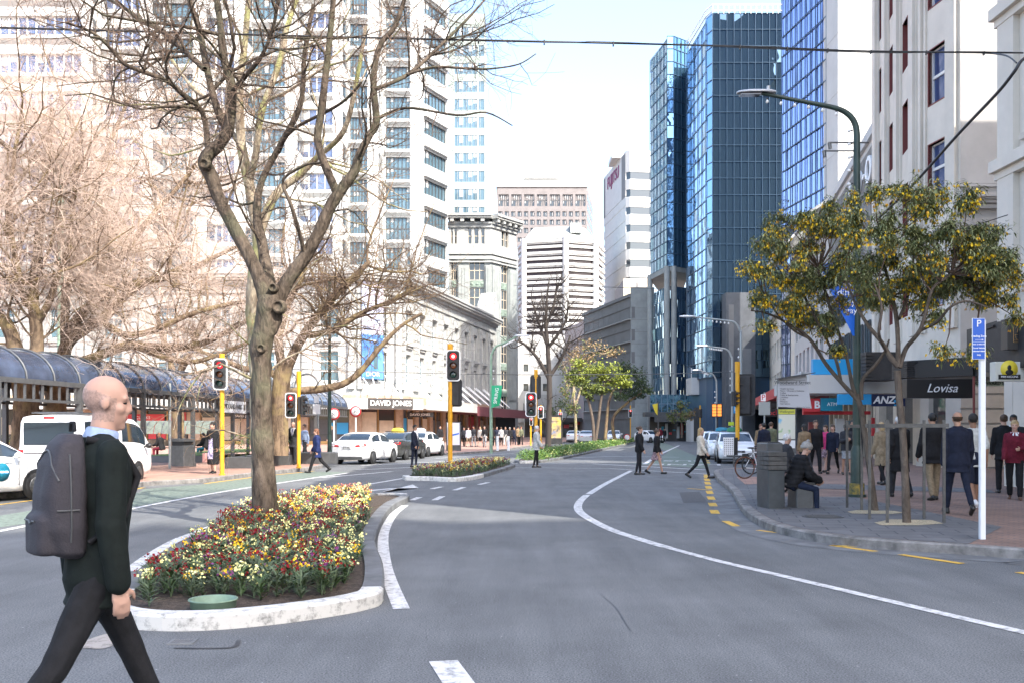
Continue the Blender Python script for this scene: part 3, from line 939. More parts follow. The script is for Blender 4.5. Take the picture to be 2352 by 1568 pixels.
def win_mesh(w_, h_, nx, ny, mats=('frame_white', 'glass'), fw=.06, fd=.07, blind=0.0, seed=0):
 key = (round(w_, 3), round(h_, 3), nx, ny, mats, fw, blind, seed)
 if key in WCACHE: return WCACHE[key]
 mb = MB(); r = random.Random(seed)
 for i in range(nx):
  for j in range(ny):
   x0, x1 = w_ * i / nx, w_ * (i + 1) / nx; z0, z1 = h_ * j / ny, h_ * (j + 1) / ny
   t = [r.uniform(-.012, .012) for _ in range(4)]
   mb.add([(x0, t[0], z0), (x1, t[1], z0), (x1, t[2], z1), (x0, t[3], z1)], [(0, 1, 2, 3)], 1)
   if len(mats) > 2 and r.random() < blind:
    zz = z1 - (z1 - z0) * r.uniform(.25, .8)
    mb.add([(x0 + fw, -.02, zz), (x1 - fw, -.02, zz), (x1 - fw, -.02, z1), (x0 + fw, -.02, z1)], [(0, 1, 2, 3)], 2)
 for i in range(nx + 1):
  x = w_ * i / nx
  mb.box(max(0, x - fw / 2), min(w_, x + fw / 2), -fd, 0.02, 0, h_, 0)
 for j in range(ny + 1):
  z = h_ * j / ny
  mb.box(0.001, w_ - .001, -fd + .004, 0.018, max(0.001, z - fw / 2), min(h_ - .001, z + fw / 2), 0)
 me = mb.mesh('window', list(mats))
 WCACHE[key] = me
 return me
def grid_wall(fr, z0, z1, cols, rows, wall, name='wall', thick=.45, win=None, setback=.28, spand_back=.0, sill=None, L=None):
 """wall with real openings at cols x rows; windows as separate parts"""
 L = L or fr.L
 mb = MB(); u = 0.0
 edges = []
 for a, b in cols:
  edges.append((u, a)); u = b
 edges.append((u, L))
 for a, b in edges:
  if b - a > .01: mb.box(a, b, 0, thick, z0, z1)
 for a, b in cols:
  z = z0
  for c, d in rows:
   if c - z > .01: mb.box(a, b, spand_back, thick, z, c)
   z = d
  if z1 - z > .01: mb.box(a, b, spand_back, thick, z, z1)
 fr.put(name, mb, wall)
 if win:
  for a, b in cols:
   for c, d in rows:
    me = win(b - a, d - c)
    if me is not None: fr.window(me, a, c, setback)
 if sill:
  mb = MB()
  for a, b in cols:
   for c, d in rows:
    mb.box(a - .12, b + .12, -.14, .02, c - .16, c - .003)
  fr.put('sills', mb, sill)
def letters(fr, s, size, m, u, z, out=.03, **kw):
 return fr.link(kw.pop('nm', 'lettering'), text_mesh(s, size, m, **kw), u, -out, z)
# ------------------------------------------------------------------ unseen block added to shade the street
H1 = 116.0  # height and dark facade of the added block also set the glass tower reflection
sh = -SUN_D * (H1 / TAN_EL)
e0 = Vector((0.4, 18.3)) + Vector((sh.x, sh.y)); e1 = Vector((-8.3, 16.2)) + Vector((sh.x, sh.y))
ud = (e0 - e1).normalized()
a_ = e1 - ud * 22.0; b_ = e0 + ud * 46
nrm = Vector((ud.y, -ud.x))
B = Bld('office_tower', 'unseen dark tower added behind the photographer to shade the near street', 'building', a_)
B.poly('wall', [a_ + nrm * .6, b_ + nrm * .6, b_ + nrm * 34, a_ + nrm * 34][::1], 0, H1 - .2, 'concrete_dark')
fr = B.fr(b_, a_)
mb = MB()
for k in range(30):
 mb.box(0, fr.L, 0, .6, k * 3.83, k * 3.83 + 1.1)
for k in range(20):
 u0 = fr.L * k / 19
 mb.box(max(0, u0 - .3), min(fr.L, u0 + .3), -.15, .59, 0, H1)
fr.put('facade_frame', mb, 'charcoal')
mb = MB()
for k in range(30):
 mb.add([(0, .4, k * 3.83 + 1.1), (fr.L, .4, k * 3.83 + 1.1), (fr.L, .4, (k + 1) * 3.83), (0, .4, (k + 1) * 3.83)], [(0, 1, 2, 3)])
fr.put('glazing', mb, 'soft_black')
# ------------------------------------------------------------------ corner building at the right edge
NRH = 27.0
c0 = Vector((13.35, 4.75)); c1 = Vector((12.85, 26.0))
B = Bld('corner_building', 'cream building cut off by the right edge with stepped ledges', 'building', c1)
B.poly('wall', [c0 + Vector((.5, .4)), (45, 4.3), (45, 25.55), (c1.x + .5, 25.55)], 0, NRH, 'cream')
fr = B.fr(c1, c0)
rows = [(5.2, 7.6), (9.0, 11.4), (13.2, 15.8), (17.2, 19.8), (21.2, 23.8)]
cols = [(1.1 + 4.2 * k, 3.1 + 4.2 * k) for k in range(5)]
grid_wall(fr, 4.4, NRH, cols, rows, 'cream', win=lambda a, b: win_mesh(a, b, 1, 2, ('frame_white', 'glass')), thick=.5, sill='cream_dark')
mb = MB()
for z in (8.3, 12.3, 16.5, 20.6, 24.6):
 mb.box(-.25, fr.L, -.3, 0, z, z + .3); mb.box(-.18, fr.L, -.18, 0, z - .2, z - .003)
for k in range(6):
 u = k * 4.2
 mb.box(max(-.05, u - .05), u + .75, -.16, -.003, 4.4, NRH - .01)
mb.box(0, fr.L, 0, .5, 0, 4.397)
fr.put('ledges', mb, 'cream')
fe = B.fr((45, 26.0), c1 + Vector((.0, 0)))
mb = MB(); mb.box(0, fe.L - .0, -.0, .44, 0, NRH)
fe.put('rear_wall', mb, 'cream')
# street canopy of that building
B2c = B
fr2 = B.fr((11.15, 23.4), (11.5, 9.0))
mb = MB(); mb.box(0, fr2.L, 0, 2.3, 3.0, 3.35); mb.box(-.1, fr2.L, -.06, 0, 2.95, 3.9)
mb.box(-.1, -.0, 0, 2.2, 2.95, 3.9)
fr2.put('canopy', mb, 'soft_black')
# ------------------------------------------------------------------ cream building with red window reveals
S = Vector((.182, .983)).normalized()
A = Vector((16.4, 40.0))
def along(t): return A + S * t
CH = 32.0
t190 = 10.0
Bq = Vector((PX(2206, 37.2), 37.2))
B = Bld('corner_building', 'tall cream corner building with dark red window reveals and pilasters', 'building', A)
inn = [along(t190) + Vector((.6, 0)), A + Vector((.6, .35)), Bq + Vector((.2, .6)), (PX(2206, 37.2) + 30, 37.8), (48, 60), along(t190) + Vector((4, 10))]
B.poly('core', [(p[0], p[1]) for p in [along(t190) + Vector((.5, 0)), A + Vector((.5, .3)), Bq + Vector((.1, .5)), Vector((50, 37.75)), Vector((50, 49.8))]], 0, CH, 'cream')
def win_red(a, b):
 return win_mesh(a, b, 1, 2, ('frame_white', 'glass_blue'), fw=.11)
fr = B.fr(along(t190), A)
rows = [(6.4 + 3.55 * k, 8.5 + 3.55 * k) for k in range(7)]
cols = [(.85, 1.75), (3.6, 4.6), (6.6, 7.6)]
grid_wall(fr, 4.2, CH, cols, rows, 'cream', win=win_red, thick=.5, setback=.3)
mb = MB()
for u in (.0, 2.6, 5.4, 8.7): mb.box(u, u + .75, -.2, -.003, 5.4, CH - .01)
for u in (.86, 3.45, 6.3, 9.5): mb.box(u, u + .1, -.1, -.004, 5.4, CH - .02)
fr.put('pilasters', mb, 'cream')
mb = MB()
for a, b in cols:
 for c, d in rows:
  mb.box(a - .03, a, -.012, .29, c, d); mb.box(b, b + .03, -.012, .29, c, d); mb.box(a - .03, b + .03, -.012, .29, d, d + .04)
  mb.add([(a + .003, .0, c), (a + .003, .27, c), (a + .003, .27, d), (a + .003, 0, d)], [(0, 1, 2, 3)])
  mb.add([(b - .003, .0, c), (b - .003, .27, c), (b - .003, .27, d), (b - .003, 0, d)], [(3, 2, 1, 0)])
fr.put('window_reveals', mb, 'dark_red')
# chamfered corner
fc = B.fr(A, Bq)
ua, ub = fc.u_at_px(2133), fc.u_at_px(2172)
rows = [(PZ(y1, 38.8), PZ(y0, 38.8)) for y1, y0 in ((752, 640), (565, 448), (232, 108), (12, -110), (-200, -330))]
rows = [(6.2, 8.2), (9.4, 11.2), (PZ(233, 38.8) - 0.0, PZ(107, 38.8)), (PZ(8, 38.8), PZ(-112, 38.8)), (21.7, 23.6)]
rows = [(6.4, 8.4), (PZ(440, 38.8), PZ(326, 38.8)), (PZ(233, 38.8), PZ(107, 38.8)), (PZ(8, 38.8), PZ(-112, 38.8)), (22.0, 24.0)]
grid_wall(fc, 4.2, CH, [(ua, ub)], rows, 'cream', win=win_red, thick=.5, setback=.22)
mb = MB()
mb.box(ub + .2, fc.L - .15, -.16, -.003, 5.4, CH - .01); mb.box(.1, ua - .35, -.16, -.003, 5.4, CH - .02); mb.box(ua - .25, ua - .12, -.08, -.004, 5.4, CH - .03)
fc.put('pilasters', mb, 'cream')
mb = MB()
for c, d in rows:
 mb.box(ua - .05, ua, -.014, .2, c, d); mb.box(ua - .05, ub + .05, -.014, .2, c - .05, c); mb.box(ua - .05, ub, -.014, .2, d, d + .04)
fc.put('window_reveals', mb, 'dark_red')
# side street wall
fs = B.fr(Bq, (50, 37.3))
uu = fs.u_at_px(2330)
mb = MB()
mb.box(0, fs.L, .0, .45, PZ(440, 37.2), CH)
mb.box(0, fs.L, .0, .45, 0, PZ(470, 37.2))
mb.box(0, fs.L, -.0, .45, PZ(470, 37.2), PZ(440, 37.2))
for k, (y, out, h) in enumerate(((415, .06, .12), (424, .12, .1), (447, .42, .16), (454, .36, .12), (462, .28, .12), (471, .18, .16))):
 mb.box(-.1, fs.L, -out, -.003, PZ(y, 37.2) - h, PZ(y, 37.2))
for k in range(7):
 z = PZ(500 + k * 26, 37.2)
 mb.box(0, fs.L, -.07, -.002, z - .3, z)
fs.put('side_wall', mb, 'grey_wall')  # cream wall coloured grey in place of the shade on it
# ground floor: plinths, bank window, shopfront
mb = MB()
mb.box(0, fr.L, 0, .5, 3.4, 4.197); mb.box(0, .8, 0, .5, 0, 3.397); mb.box(fr.L - 1.4, fr.L, 0, .5, 0, 3.397); mb.box(4.4, 5.2, 0, .5, 0, 3.397)
fr.put('ground_floor', mb, 'beige')
mb = MB(); mb.box(.8, 4.4, .35, .4, .1, 3.4); mb.box(5.2, fr.L - 1.4, .35, .4, .1, 3.4)
fr.put('shop_window', mb, 'shop_glass')
mb = MB()
mb.box(0, fc.L, 0, .5, 3.3, 4.197); mb.box(0, ua, 0, .5, 0, 3.297); mb.box(ub, fc.L, 0, .5, 0, 3.297); mb.box(-.1, ua + .05, -.12, -.003, 0, .9); mb.box(ub - .05, fc.L + .1, -.12, -.003, 0, .9); mb.box(ua, ub, 0, .5, 0, .6)
fc.put('ground_floor', mb, 'cream_dark')
mb = MB(); mb.box(ua, ub, .2, .25, .6, 3.297)
fc.put('shop_window', mb, 'shop_glass')
mb = MB()
for k in range(6): mb.box(0, 7, -.05, -.002, .2 + k * .55, .68 + k * .55)
fs.put('rusticated_base', mb, 'cream_dark')
# black canopy with louvred boxes
fcan = B.fr((PX(2075, 33.5), 33.5), (PX(2245, 31.5), 31.5))
mb = MB()
mb.box(-.0, fcan.L, 0, 5.5, PZ(868, 33) , PZ(826, 33)); mb.box(.1, fcan.L - .1, -.08, 0, PZ(868, 33) + .02, PZ(835, 33))
fcan.put('canopy', mb, 'black')
fb = B.fr((PX(2230, 31.5), 31.5), (PX(2420, 25.2), 25.2))
mb = MB(); mb.box(-.4, fb.L, 0, 2.2, PZ(832, 29), PZ(735, 29))
for k in range(9):
 z = PZ(832, 29) + .06 + k * .125
 mb.box(1.3, 2.2, -.07, -.003, z, z + .06)
fb.put('canopy_box', mb, 'soft_black')
mb = MB()
for px0, px1, y0, y1, Y in ((1986, 2004, 808, 872, 39.0), (2080, 2104, 828, 866, 33.2)):
 for k in range(8):
  z0 = PZ(y1, Y); z1 = PZ(y0, Y); h = (z1 - z0) / 8
  q = B.p
  mb.box(PX(px0, Y) - q.x, PX(px1, Y) - q.x, Y - .12 - q.y, Y + 1.2 - q.y, z0 + k * h, z0 + k * h + h * .62)
 mb.box(PX(px0, Y) - q.x + .04, PX(px1, Y) - q.x + 1.0, Y - .05 - q.y, Y + 1.3 - q.y, PZ(y1, Y), PZ(y0, Y))
for g_ in clusters(mb, .3): g_.build('canopy_louvre', 'soft_black', B.o)
# ------------------------------------------------------------------ grey parapet building with big numerals
t2 = 27.8
B = Bld('shop_building', 'grey boarded shop building with numerals on its high parapet', 'building', along(t190))
B.poly('core', [along(t2) + Vector((.3, 0)), along(t190 + .05) + Vector((.3, 0)), along(t190 + .05) + Vector((18, 0)), along(t2) + Vector((18, 0))], 0, 13, 'grey_wall')
fr = B.fr(along(t2), along(t190 + .05))
ZP = PZ(280, 49.8)
mb = MB(); mb.box(0, fr.L, 0, .28, 4.2, ZP - .5)
fr.put('wall', mb, 'white')
mb = MB()
for k in range(46):
 u = .35 + k * (fr.L - .7) / 46
 mb.box(u, u + .3, -.05, -.003, 10.6, ZP - .9)
bd = mat('boarding', (0.23, 0.225, 0.215), .85, noise_amt=.35, noise_scale=1.2)
fr.put('boarding', mb, bd)
mb = MB(); mb.box(-.1, fr.L, -.18, .3, ZP - .5, ZP); mb.box(fr.L - .35, fr.L, -.12, -.004, 9, ZP - .51); mb.box(-.1, fr.L, -.1, -.003, 10.1, 10.55)
fr.put('coping', mb, 'white')
letters(fr, '1·9·0', 1.9, 'white_metal', fr.u_at_px(1978), PZ(402, 52), .12, depth=.1, bold=.02, sx=2.2, nm='numerals')
mb = MB(); mb.box(0, fr.L, -3.6, 0, 4.2, 4.5); mb.box(0, fr.L, -3.62, -3.45, 3.85, 4.55)
fr.put('canopy', mb, 'white')
mb = MB()
for k in range(9): mb.box(k * fr.L / 8.3, k * fr.L / 8.3 + .5, -.02, .28, 0, 4.19)
fr.put('pier', mb, 'beige')
mb = MB(); mb.box(0, fr.L, .2, .24, .05, 4.1)
fr.put('shop_window', mb, 'shop_glass')
rows = [(5.3, 7.2), (7.9, 9.7)]
for k in range(7):
 for c, d in rows: fr.window(win_mesh(1.5, d - c, 2, 1, ('frame_dark', 'glass_pale')), .7 + k * 2.4, c, -.06)
# ------------------------------------------------------------------ white buildings further along the right side
t3 = 52.0
B = Bld('shop_building', 'white stucco building with tilted white roof fascias beyond the numerals', 'building', along(t2))
B.poly('core', [along(t3) + Vector((.3, 0)), along(t2 + .05) + Vector((.3, 0)), along(t2 + .05) + Vector((16, 0)), along(t3) + Vector((16, 0))], 0, 15, 'white')
fr = B.fr(along(t3), along(t2 + .05))
zt = PZ(448, 68)
grid_wall(fr, 4.3, 16.0, [(1.2 + 3 * k, 2.9 + 3 * k) for k in range(7)], [(5.6, 8.2), (9.4, 11.8), (12.9, 14.8)], 'white', win=lambda a, b: win_mesh(a, b, 2, 1, ('frame_dark', 'glass_pale')), thick=.28)
mb = MB()
mb.box(-.3, fr.L, -.5, .4, 16.0, 16.6)
mb.add([(fr.L - 7, -1.6, 16.2), (fr.L, -1.6, 16.2), (fr.L, .5, zt), (fr.L - 7, .5, zt), (fr.L - 7, -1.6, 16.0), (fr.L, -1.6, 16.0), (fr.L, .7, zt - .1), (fr.L - 7, .7, zt - .1)], [(0, 1, 2, 3), (4, 7, 6, 5), (0, 4, 5, 1), (2, 6, 7, 3), (1, 5, 6, 2), (0, 3, 7, 4)])
mb.add([(2, -2.6, 15.6), (14, -2.6, 15.6), (14, .5, 18.6), (2, .5, 18.6), (2, -2.6, 15.4), (14, -2.6, 15.4), (14, .6, 18.4), (2, .6, 18.4)], [(0, 1, 2, 3), (4, 7, 6, 5), (0, 4, 5, 1), (2, 6, 7, 3), (1, 5, 6, 2), (0, 3, 7, 4)])
for k in range(5):
 mb.tube([(1 + k * 3, -2.9, 15.5), (1.6 + k * 3, .2, 17.9)], .07, 5)
fr.put('roof_fascia', mb, 'white_stone')
mb = MB(); mb.box(-2, fr.L, -3.4, .2, 4.2, 4.45); mb.box(-2, fr.L, -3.45, -3.3, 3.8, 4.5)
fr.put('canopy', mb, 'red')
mb = MB(); mb.box(0, fr.L, .2, .24, .05, 4.1)
fr.put('shop_window', mb, 'shop_glass')
t4 = 95.0
B = Bld('shop_building', 'cream and pink banded low building beside the far taxis', 'building', along(t3))
B.poly('core', [along(t4) + Vector((.3, 0)), along(t3 + .05) + Vector((.3, 0)), along(t3 + .05) + Vector((16, 0)), along(t4) + Vector((16, 0))], 0, 13, 'cream')
fr = B.fr(along(t4), along(t3 + .05))
grid_wall(fr, 4.3, 14.0, [(1 + 3.6 * k, 3.4 + 3.6 * k) for k in range(11)], [(5.6, 7.8), (9.2, 11.4)], 'cream', win=lambda a, b: win_mesh(a, b, 2, 1, ('frame_dark', 'glass')), thick=.28)
mb = MB(); mb.box(-.3, fr.L, -.5, .3, 14, 14.6); mb.box(0, fr.L, -3.4, .2, 4.0, 4.4)
fr.put('cornice', mb, 'white_stone')
mb = MB(); mb.box(0, fr.L, .2, .24, .05, 4.1)
fr.put('shop_window', mb, 'shop_glass')
B = Bld('low_building', 'plain white low building with panel joints left of the kowhai trees', 'building', (PX(1700, 132), 132))
y0 = 132.0
fr = B.fr((PX(1700, y0), y0), (PX(1775, y0), y0))
mb = MB(); mb.box(0, fr.L, 0, 14, 0, PZ(695, y0))
fr.put('wall', mb, 'white')
mb = MB()
for k in range(14): mb.box(k * fr.L / 14, k * fr.L / 14 + .03, -.03, -.002, 4, PZ(697, y0))
mb.box(0, fr.L, -.5, -.003, 7.2, 7.5); mb.box(0, fr.L, -.4, -.004, PZ(830, y0), PZ(830, y0) + .3)
fr.put('panel_joints', mb, 'grey_wall')
B = Bld('low_building', 'long white bridge-like terrace with glass balustrade under the blue tower', 'building', (PX(1590, 128), 128))
y0 = 128.0
fr = B.fr((PX(1588, y0), y0), (PX(1775, y0), y0))
mb = MB(); mb.box(0, fr.L, 0, 3.9, PZ(905, y0), PZ(866, y0)); mb.box(0, fr.L, .6, 3.9, 0, 2.9)
fr.put('terrace_slab', mb, 'white')
mb = MB(); mb.box(0, fr.L, .05, .09, PZ(866, y0), PZ(846, y0))
fr.put('glass_balustrade', mb, 'glass_pale')
mb = MB()
for k in range(12): mb.box(k * fr.L / 11 - .05, k * fr.L / 11 + .05, -.02, .04, PZ(866, y0), PZ(844, y0))
fr.put('balustrade_posts', mb, 'frame_white')
mb = MB(); mb.box(.4, fr.L - .4, .4, .55, .1, 4.4)
fr.put('shop_window', mb, 'shop_glass')
# plain white tall wall behind
B = Bld('tall_building', 'tall plain white windowless wall rising behind the numerals', 'building', (PX(1925, 84), 84))
fr = B.fr((PX(1925, 84), 84), (PX(2075, 84), 84))
mb = MB(); mb.box(0, fr.L, 0, 12, 0, 62)
fr.put('wall', mb, 'white')
mb = MB()
for k in range(8): mb.box(-.02, .35, -.02, 12, 20 + k * 5, 20.03 + k * 5)
fr.put('panel_joints', mb, 'grey_wall')
# ------------------------------------------------------------------ glass towers
M['blue_glass'] = mat_glass_wall('blue_glass', (0.2, 0.36, 0.55), .05, .03)
M['blue_glass_dimmed'] = mat_glass_wall('blue_glass_dimmed', (0.1, 0.17, 0.24), .16, .03, wob_scale=.22)  # same glass, tint darkened to paint in a dark reflection
M['teal_glass'] = mat_glass_wall('teal_glass', (0.13, 0.28, 0.39), .06, .04)
M['lilac_glass'] = mat_glass_wall('lilac_glass', (0.26, 0.33, 0.58), .04, .03)
M['mull_blue'] = mat('mull_blue', (0.022, 0.055, 0.1), .4, metal=.3)
M['mull_pale'] = mat('mull_pale', (0.16, 0.24, 0.32), .4, metal=.3)
M['mull_dark'] = mat('mull_dark', (0.05, 0.1, 0.17), .4, metal=.2)
def curtain(fr, z0, z1, nu, nz, glass, mull, w_=.09, name='glazing', seed=1, jit=.022):
 r = random.Random(seed); mb = MB()
 for i in range(nu):
  for j in range(nz):
   u0, u1 = fr.L * i / nu, fr.L * (i + 1) / nu; a, b = z0 + (z1 - z0) * j / nz, z0 + (z1 - z0) * (j + 1) / nz
   t = r.uniform(-jit, jit); q = r.uniform(-jit, jit)
   mb.add([(u0, .06 + t, a), (u1, .06 - t, a), (u1, .06 - t + q, b), (u0, .06 + t + q, b)], [(0, 1, 2, 3)])
 fr.put(name, mb, glass)
 mb = MB()
 for i in range(nu + 1):
  u = fr.L * i / nu
  mb.box(max(0, u - w_ / 2), min(fr.L, u + w_ / 2), -.06, .0, z0, z1)
 for j in range(nz + 1):
  z = z0 + (z1 - z0) * j / nz
  mb.box(.002, fr.L - .002, -.05, -.002, max(z0, z - w_ / 2), min(z1, z + w_ / 2))
 fr.put('mullions', mb, mull)
def tower_core(B, pts, z1, m='mull_dark', inset=.35, z0=0):
 c = sum((Vector((p[0], p[1])) for p in pts), Vector((0, 0))) / len(pts)
 q = []
 for p in pts:
  v = Vector((p[0], p[1])); d = (v - c); q.append(c + d * (1 - inset / d.length))
 B.poly('core', q, z0, z1 - .1, m)
# main blue tower
Yb = 122.0
zt = PZ(30, Yb)
p0 = Vector((PX(1577, 134), 134)); p1 = Vector((PX(1621, Yb + 1.8), Yb + 1.8)); p2 = Vector((PX(1637, Yb), Yb)); p3 = Vector((PX(1800, Yb), Yb)); p4 = p3 + Vector((3, 26)); p5 = p0 + Vector((3, 14))
B = Bld('glass_tower', 'tall blue glass tower with chamfered corner and front tinted as a dark reflection', 'tower', p2)
tower_core(B, [p0, p1, p2, p3, p4, p5], zt)
curtain(B.fr(p0, p1), 8, zt - .6, 5, 22, 'blue_glass', 'mull_blue', seed=2)
curtain(B.fr(p1, p2), 8, zt, 1, 22, 'blue_glass', 'mull_pale', seed=3)
curtain(B.fr(p2, p3), 8, zt, 10, 22, 'blue_glass_dimmed', 'mull_blue', w_=.07, seed=4)
curtain(B.fr(p3, p4), 8, zt, 8, 22, 'blue_glass', 'mull_blue', seed=5)
mb = MB()
for a, b in ((p0, p1), (p1, p2), (p2, p3)):
 for z in (zt + .25, zt + 1.0):
  mb.tube([(a.x - p2.x, a.y - p2.y, z), (b.x - p2.x, b.y - p2.y, z)], .1, 5)
for k in range(14):
 q = p2.lerp(p3, k / 13); mb.tube([(q.x - p2.x, q.y - p2.y, zt - .1), (q.x - p2.x, q.y - p2.y, zt + 1.0)], .06, 5)
mb.build('roof_rail', 'white_metal', B.o)
# slimmer blue tower
Y1 = 138.0
zt = PZ(83, Y1)
q0 = Vector((PX(1493, 146), 146)); q1 = Vector((PX(1532, Y1), Y1)); q2 = Vector((PX(1548, Y1), Y1)); q3 = Vector((PX(1582, Y1 + 2), Y1 + 2)); q4 = q3 + Vector((2, 16)); q5 = q0 + Vector((3, 12))
B = Bld('glass_tower', 'slim blue glass tower left of the wide one with raised glass base', 'tower', q1)
zb = PZ(612, Y1)
tower_core(B, [q0, q1, q2, q3, q4, q5], zt, inset=.5, z0=zb - .5)
curtain(B.fr(q0, q1), zb, zt - .5, 5, 18, 'blue_glass', 'mull_blue', seed=6)
curtain(B.fr(q1, q2), zb, zt, 1, 18, 'blue_glass', 'mull_blue', seed=7)
curtain(B.fr(q2, q3), zb, zt, 4, 18, 'teal_glass', 'mull_dark', seed=8)
mb = MB()
for p in (q0, q1, q2, q3):
 mb.tube([(p.x - q1.x, p.y - q1.y, 0), (p.x - q1.x, p.y - q1.y, zb)], .4, 10)
mb.prism([(p.x - q1.x, p.y - q1.y) for p in (q0, q1, q2, q3, q4, q5)], zb - .7, zb - .005)
mb.build('columns', 'pale_stone', B.o)
curtain(B.fr(q0 + Vector((.6, .8)), q1 + Vector((.2, .8))), 0, PZ(655, Y1), 6, 12, 'teal_glass', 'mull_pale', seed=9, jit=.12)
curtain(B.fr(q1 + Vector((.2, .8)), q3 + Vector((0, .8))), 0, PZ(655, Y1), 6, 12, 'blue_glass', 'mull_dark', seed=10, jit=.12)
# lilac tower to the right
w0 = Vector((PX(1925, 85), 85)); w1 = Vector((PX(1795, 97), 97))
B = Bld('glass_tower', 'lilac glass tower running out of the top of the picture beside the white wall', 'tower', w1)
tower_core(B, [w1, w0, w0 + Vector((8, 0)), w1 + Vector((12, 10))], 62)
fr = B.fr(w1, w0)
curtain(fr, 6, 62, 11, 30, 'lilac_glass', 'mull_blue', seed=12, jit=.02)
# grey granite annex below the blue tower
B = Bld('low_building', 'grey granite annex with dark panels at the foot of the blue tower', 'building', (PX(1668, 119), 119))
fr = B.fr((PX(1668, 119), 119), (PX(1735, 119), 119))
mb = MB(); mb.box(0, fr.L, 0, 2.5, 0, PZ(672, 119))
fr.put('wall', mb, mat('granite', (.085, .095, .11), .7, noise_amt=.25, noise_scale=.6))
mb = MB(); mb.box(.3, .9, -.04, -.002, 6, PZ(700, 119)); mb.box(1.4, 3.0, -.04, -.002, 6, PZ(800, 119))
fr.put('dark_panels', mb, 'concrete_dark')
# ------------------------------------------------------------------ far blocks closing the street
def far_block(name, label, px0, px1, Y, ytop, wallm, cols, rows, wm, depth=18, win=None, ybot=985, side=None):
 B = Bld(name, label, 'building', (PX(px0, Y), Y))
 fr = B.fr((PX(px0, Y), Y), (PX(px1, Y), Y))
 z1 = PZ(ytop, Y); z0 = max(0, PZ(ybot, Y))
 B.poly('core', [fr.at(.1, .5)[:2], fr.at(fr.L - .1, .5)[:2], fr.at(fr.L - .1, depth)[:2], fr.at(.1, depth)[:2]], 0, z1 - .1, wallm)
 return B, fr, z0, z1
# concrete block with plant room
B, fr, z0, z1 = far_block('office_block', 'grey concrete office block with deep square windows and white plant room', 1142, 1348, 320, 430, 'concrete', 0, 0, None)
L = fr.L; big = []
zr = [PZ(y, 320) for y in (561, 544, 527, 510, 497, 482)]
n = 14
cols = [(L * (k + .18) / n, L * (k + .82) / n) for k in range(n)]
rows = [(PZ(576, 320), PZ(566, 320)), (PZ(556, 320), PZ(546, 320)), (PZ(536, 320), PZ(524, 320)), (PZ(517, 320), PZ(505, 320)), (PZ(498, 320), PZ(486, 320))]
zsplit = PZ(478, 320)
grid_wall(fr, 30, zsplit, cols, rows, 'concrete', win=lambda a, b: win_mesh(a, b, 2, 1, ('frame_dark', 'glass', 'white'), fw=.2, blind=.4, seed=3), thick=.5, setback=.4)
n = 7
cols = [(L * (k + .1) / n, L * (k + .9) / n) for k in range(n)]
f2 = B.fr(fr.at(0)[:2], fr.at(L)[:2])
grid_wall(f2, zsplit, z1, cols, [(PZ(474, 320), PZ(447, 320))], 'concrete', win=lambda a, b: win_mesh(a, b, 5, 2, ('frame_dark', 'glass', 'white'), fw=.22, blind=.4, seed=4), thick=.5, setback=.5)
mb = MB(); mb.box(L * .26, L * .74, 4, 14, z1, PZ(404, 320)); mb.box(L * .3, L * .7, 3, 15, PZ(404, 320), PZ(401, 320)); mb.box(L * .55, L * .58, 5, 6, PZ(400, 320), PZ(397, 320)); mb.box(-.3, L + .3, -.4, 16, z1, z1 + .8)
fr.put('plant_room', mb, 'white')
fsd = B.fr(fr.at(L)[:2], (PX(1362, 345), 345))
mb = MB(); mb.box(0, fsd.L, 0, .5, 0, z1)
fsd.put('side_wall', mb, 'concrete')
mb = MB()
for k in range(7):
 for j in range(6): mb.box(1.5 + k * 3.4, 3.4 + k * 3.4, -.05, -.002, z1 - 4 - j * 3.2, z1 - 2 - j * 3.2)
fsd.put('side_windows', mb, 'glass')
B.finish()
# octagonal white louvred tower with hipped roof
Yo = 250.0
o0 = Vector((PX(1187, 262), 262)); o1 = Vector((PX(1203, Yo), Yo)); o2 = Vector((PX(1299, Yo - 3), Yo - 3)); o3 = Vector((PX(1368, Yo), Yo)); o4 = Vector((PX(1387, 262), 262)); o5 = o4 + Vector((-2, 18)); o6 = o0 + Vector((2, 18))
B = Bld('louvred_tower', 'white octagonal office tower ringed by sunshade louvres with grey hipped roof', 'tower', o1)
ze = PZ(552, Yo)
tower_core(B, [o0, o1, o2, o3, o4, o5, o6], ze, 'grey_wall', .8)
brown_glass = mat('brown_glass', (0.06, 0.045, 0.055), .25, spec=.4)
for a, b in ((o0, o1), (o1, o2), (o2, o3), (o3, o4)):
 fr = B.fr(a, b)
 mb = MB(); mb.box(0, fr.L, .5, .7, 0, ze)
 fr.put('glazing', mb, brown_glass)
 mb = MB(); z = ze - .8; k = 0
 while z > 6:
  mb.box(0, fr.L, -.3, .15, z, z + .62)
  if k % 2 == 0: mb.box(0, fr.L, .0, .49, z - .35, z - .003)
  z -= 1.48; k += 1
 fr.put('louvres', mb, 'white')
mb = MB()
for p in (o1, o2, o3): mb.cyl((p.x - o1.x, p.y - o1.y), .75, 0, ze + .3, 10)
mb.build('corner_columns', 'white', B.o)
cz = PZ(513, Yo)
rim = [(p.x - o1.x, p.y - o1.y, ze) for p in (o0, o1, o2, o3, o4, o5, o6)]
tp = [(PX(px, Yo + 6) - o1.x, 6 + yy, cz) for px, yy in ((1222, 6), (1226, 0), (1300, -2), (1343, 0), (1352, 6), (1345, 10), (1226, 10))]
mb = MB(); mb.loft([rim, tp], 0, True, False)
mb.box(PX(1310, Yo) - o1.x, PX(1335, Yo) - o1.x, 0, 5, PZ(535, Yo), PZ(512, Yo))
mb.build('roof', 'pale_stone', B.o)
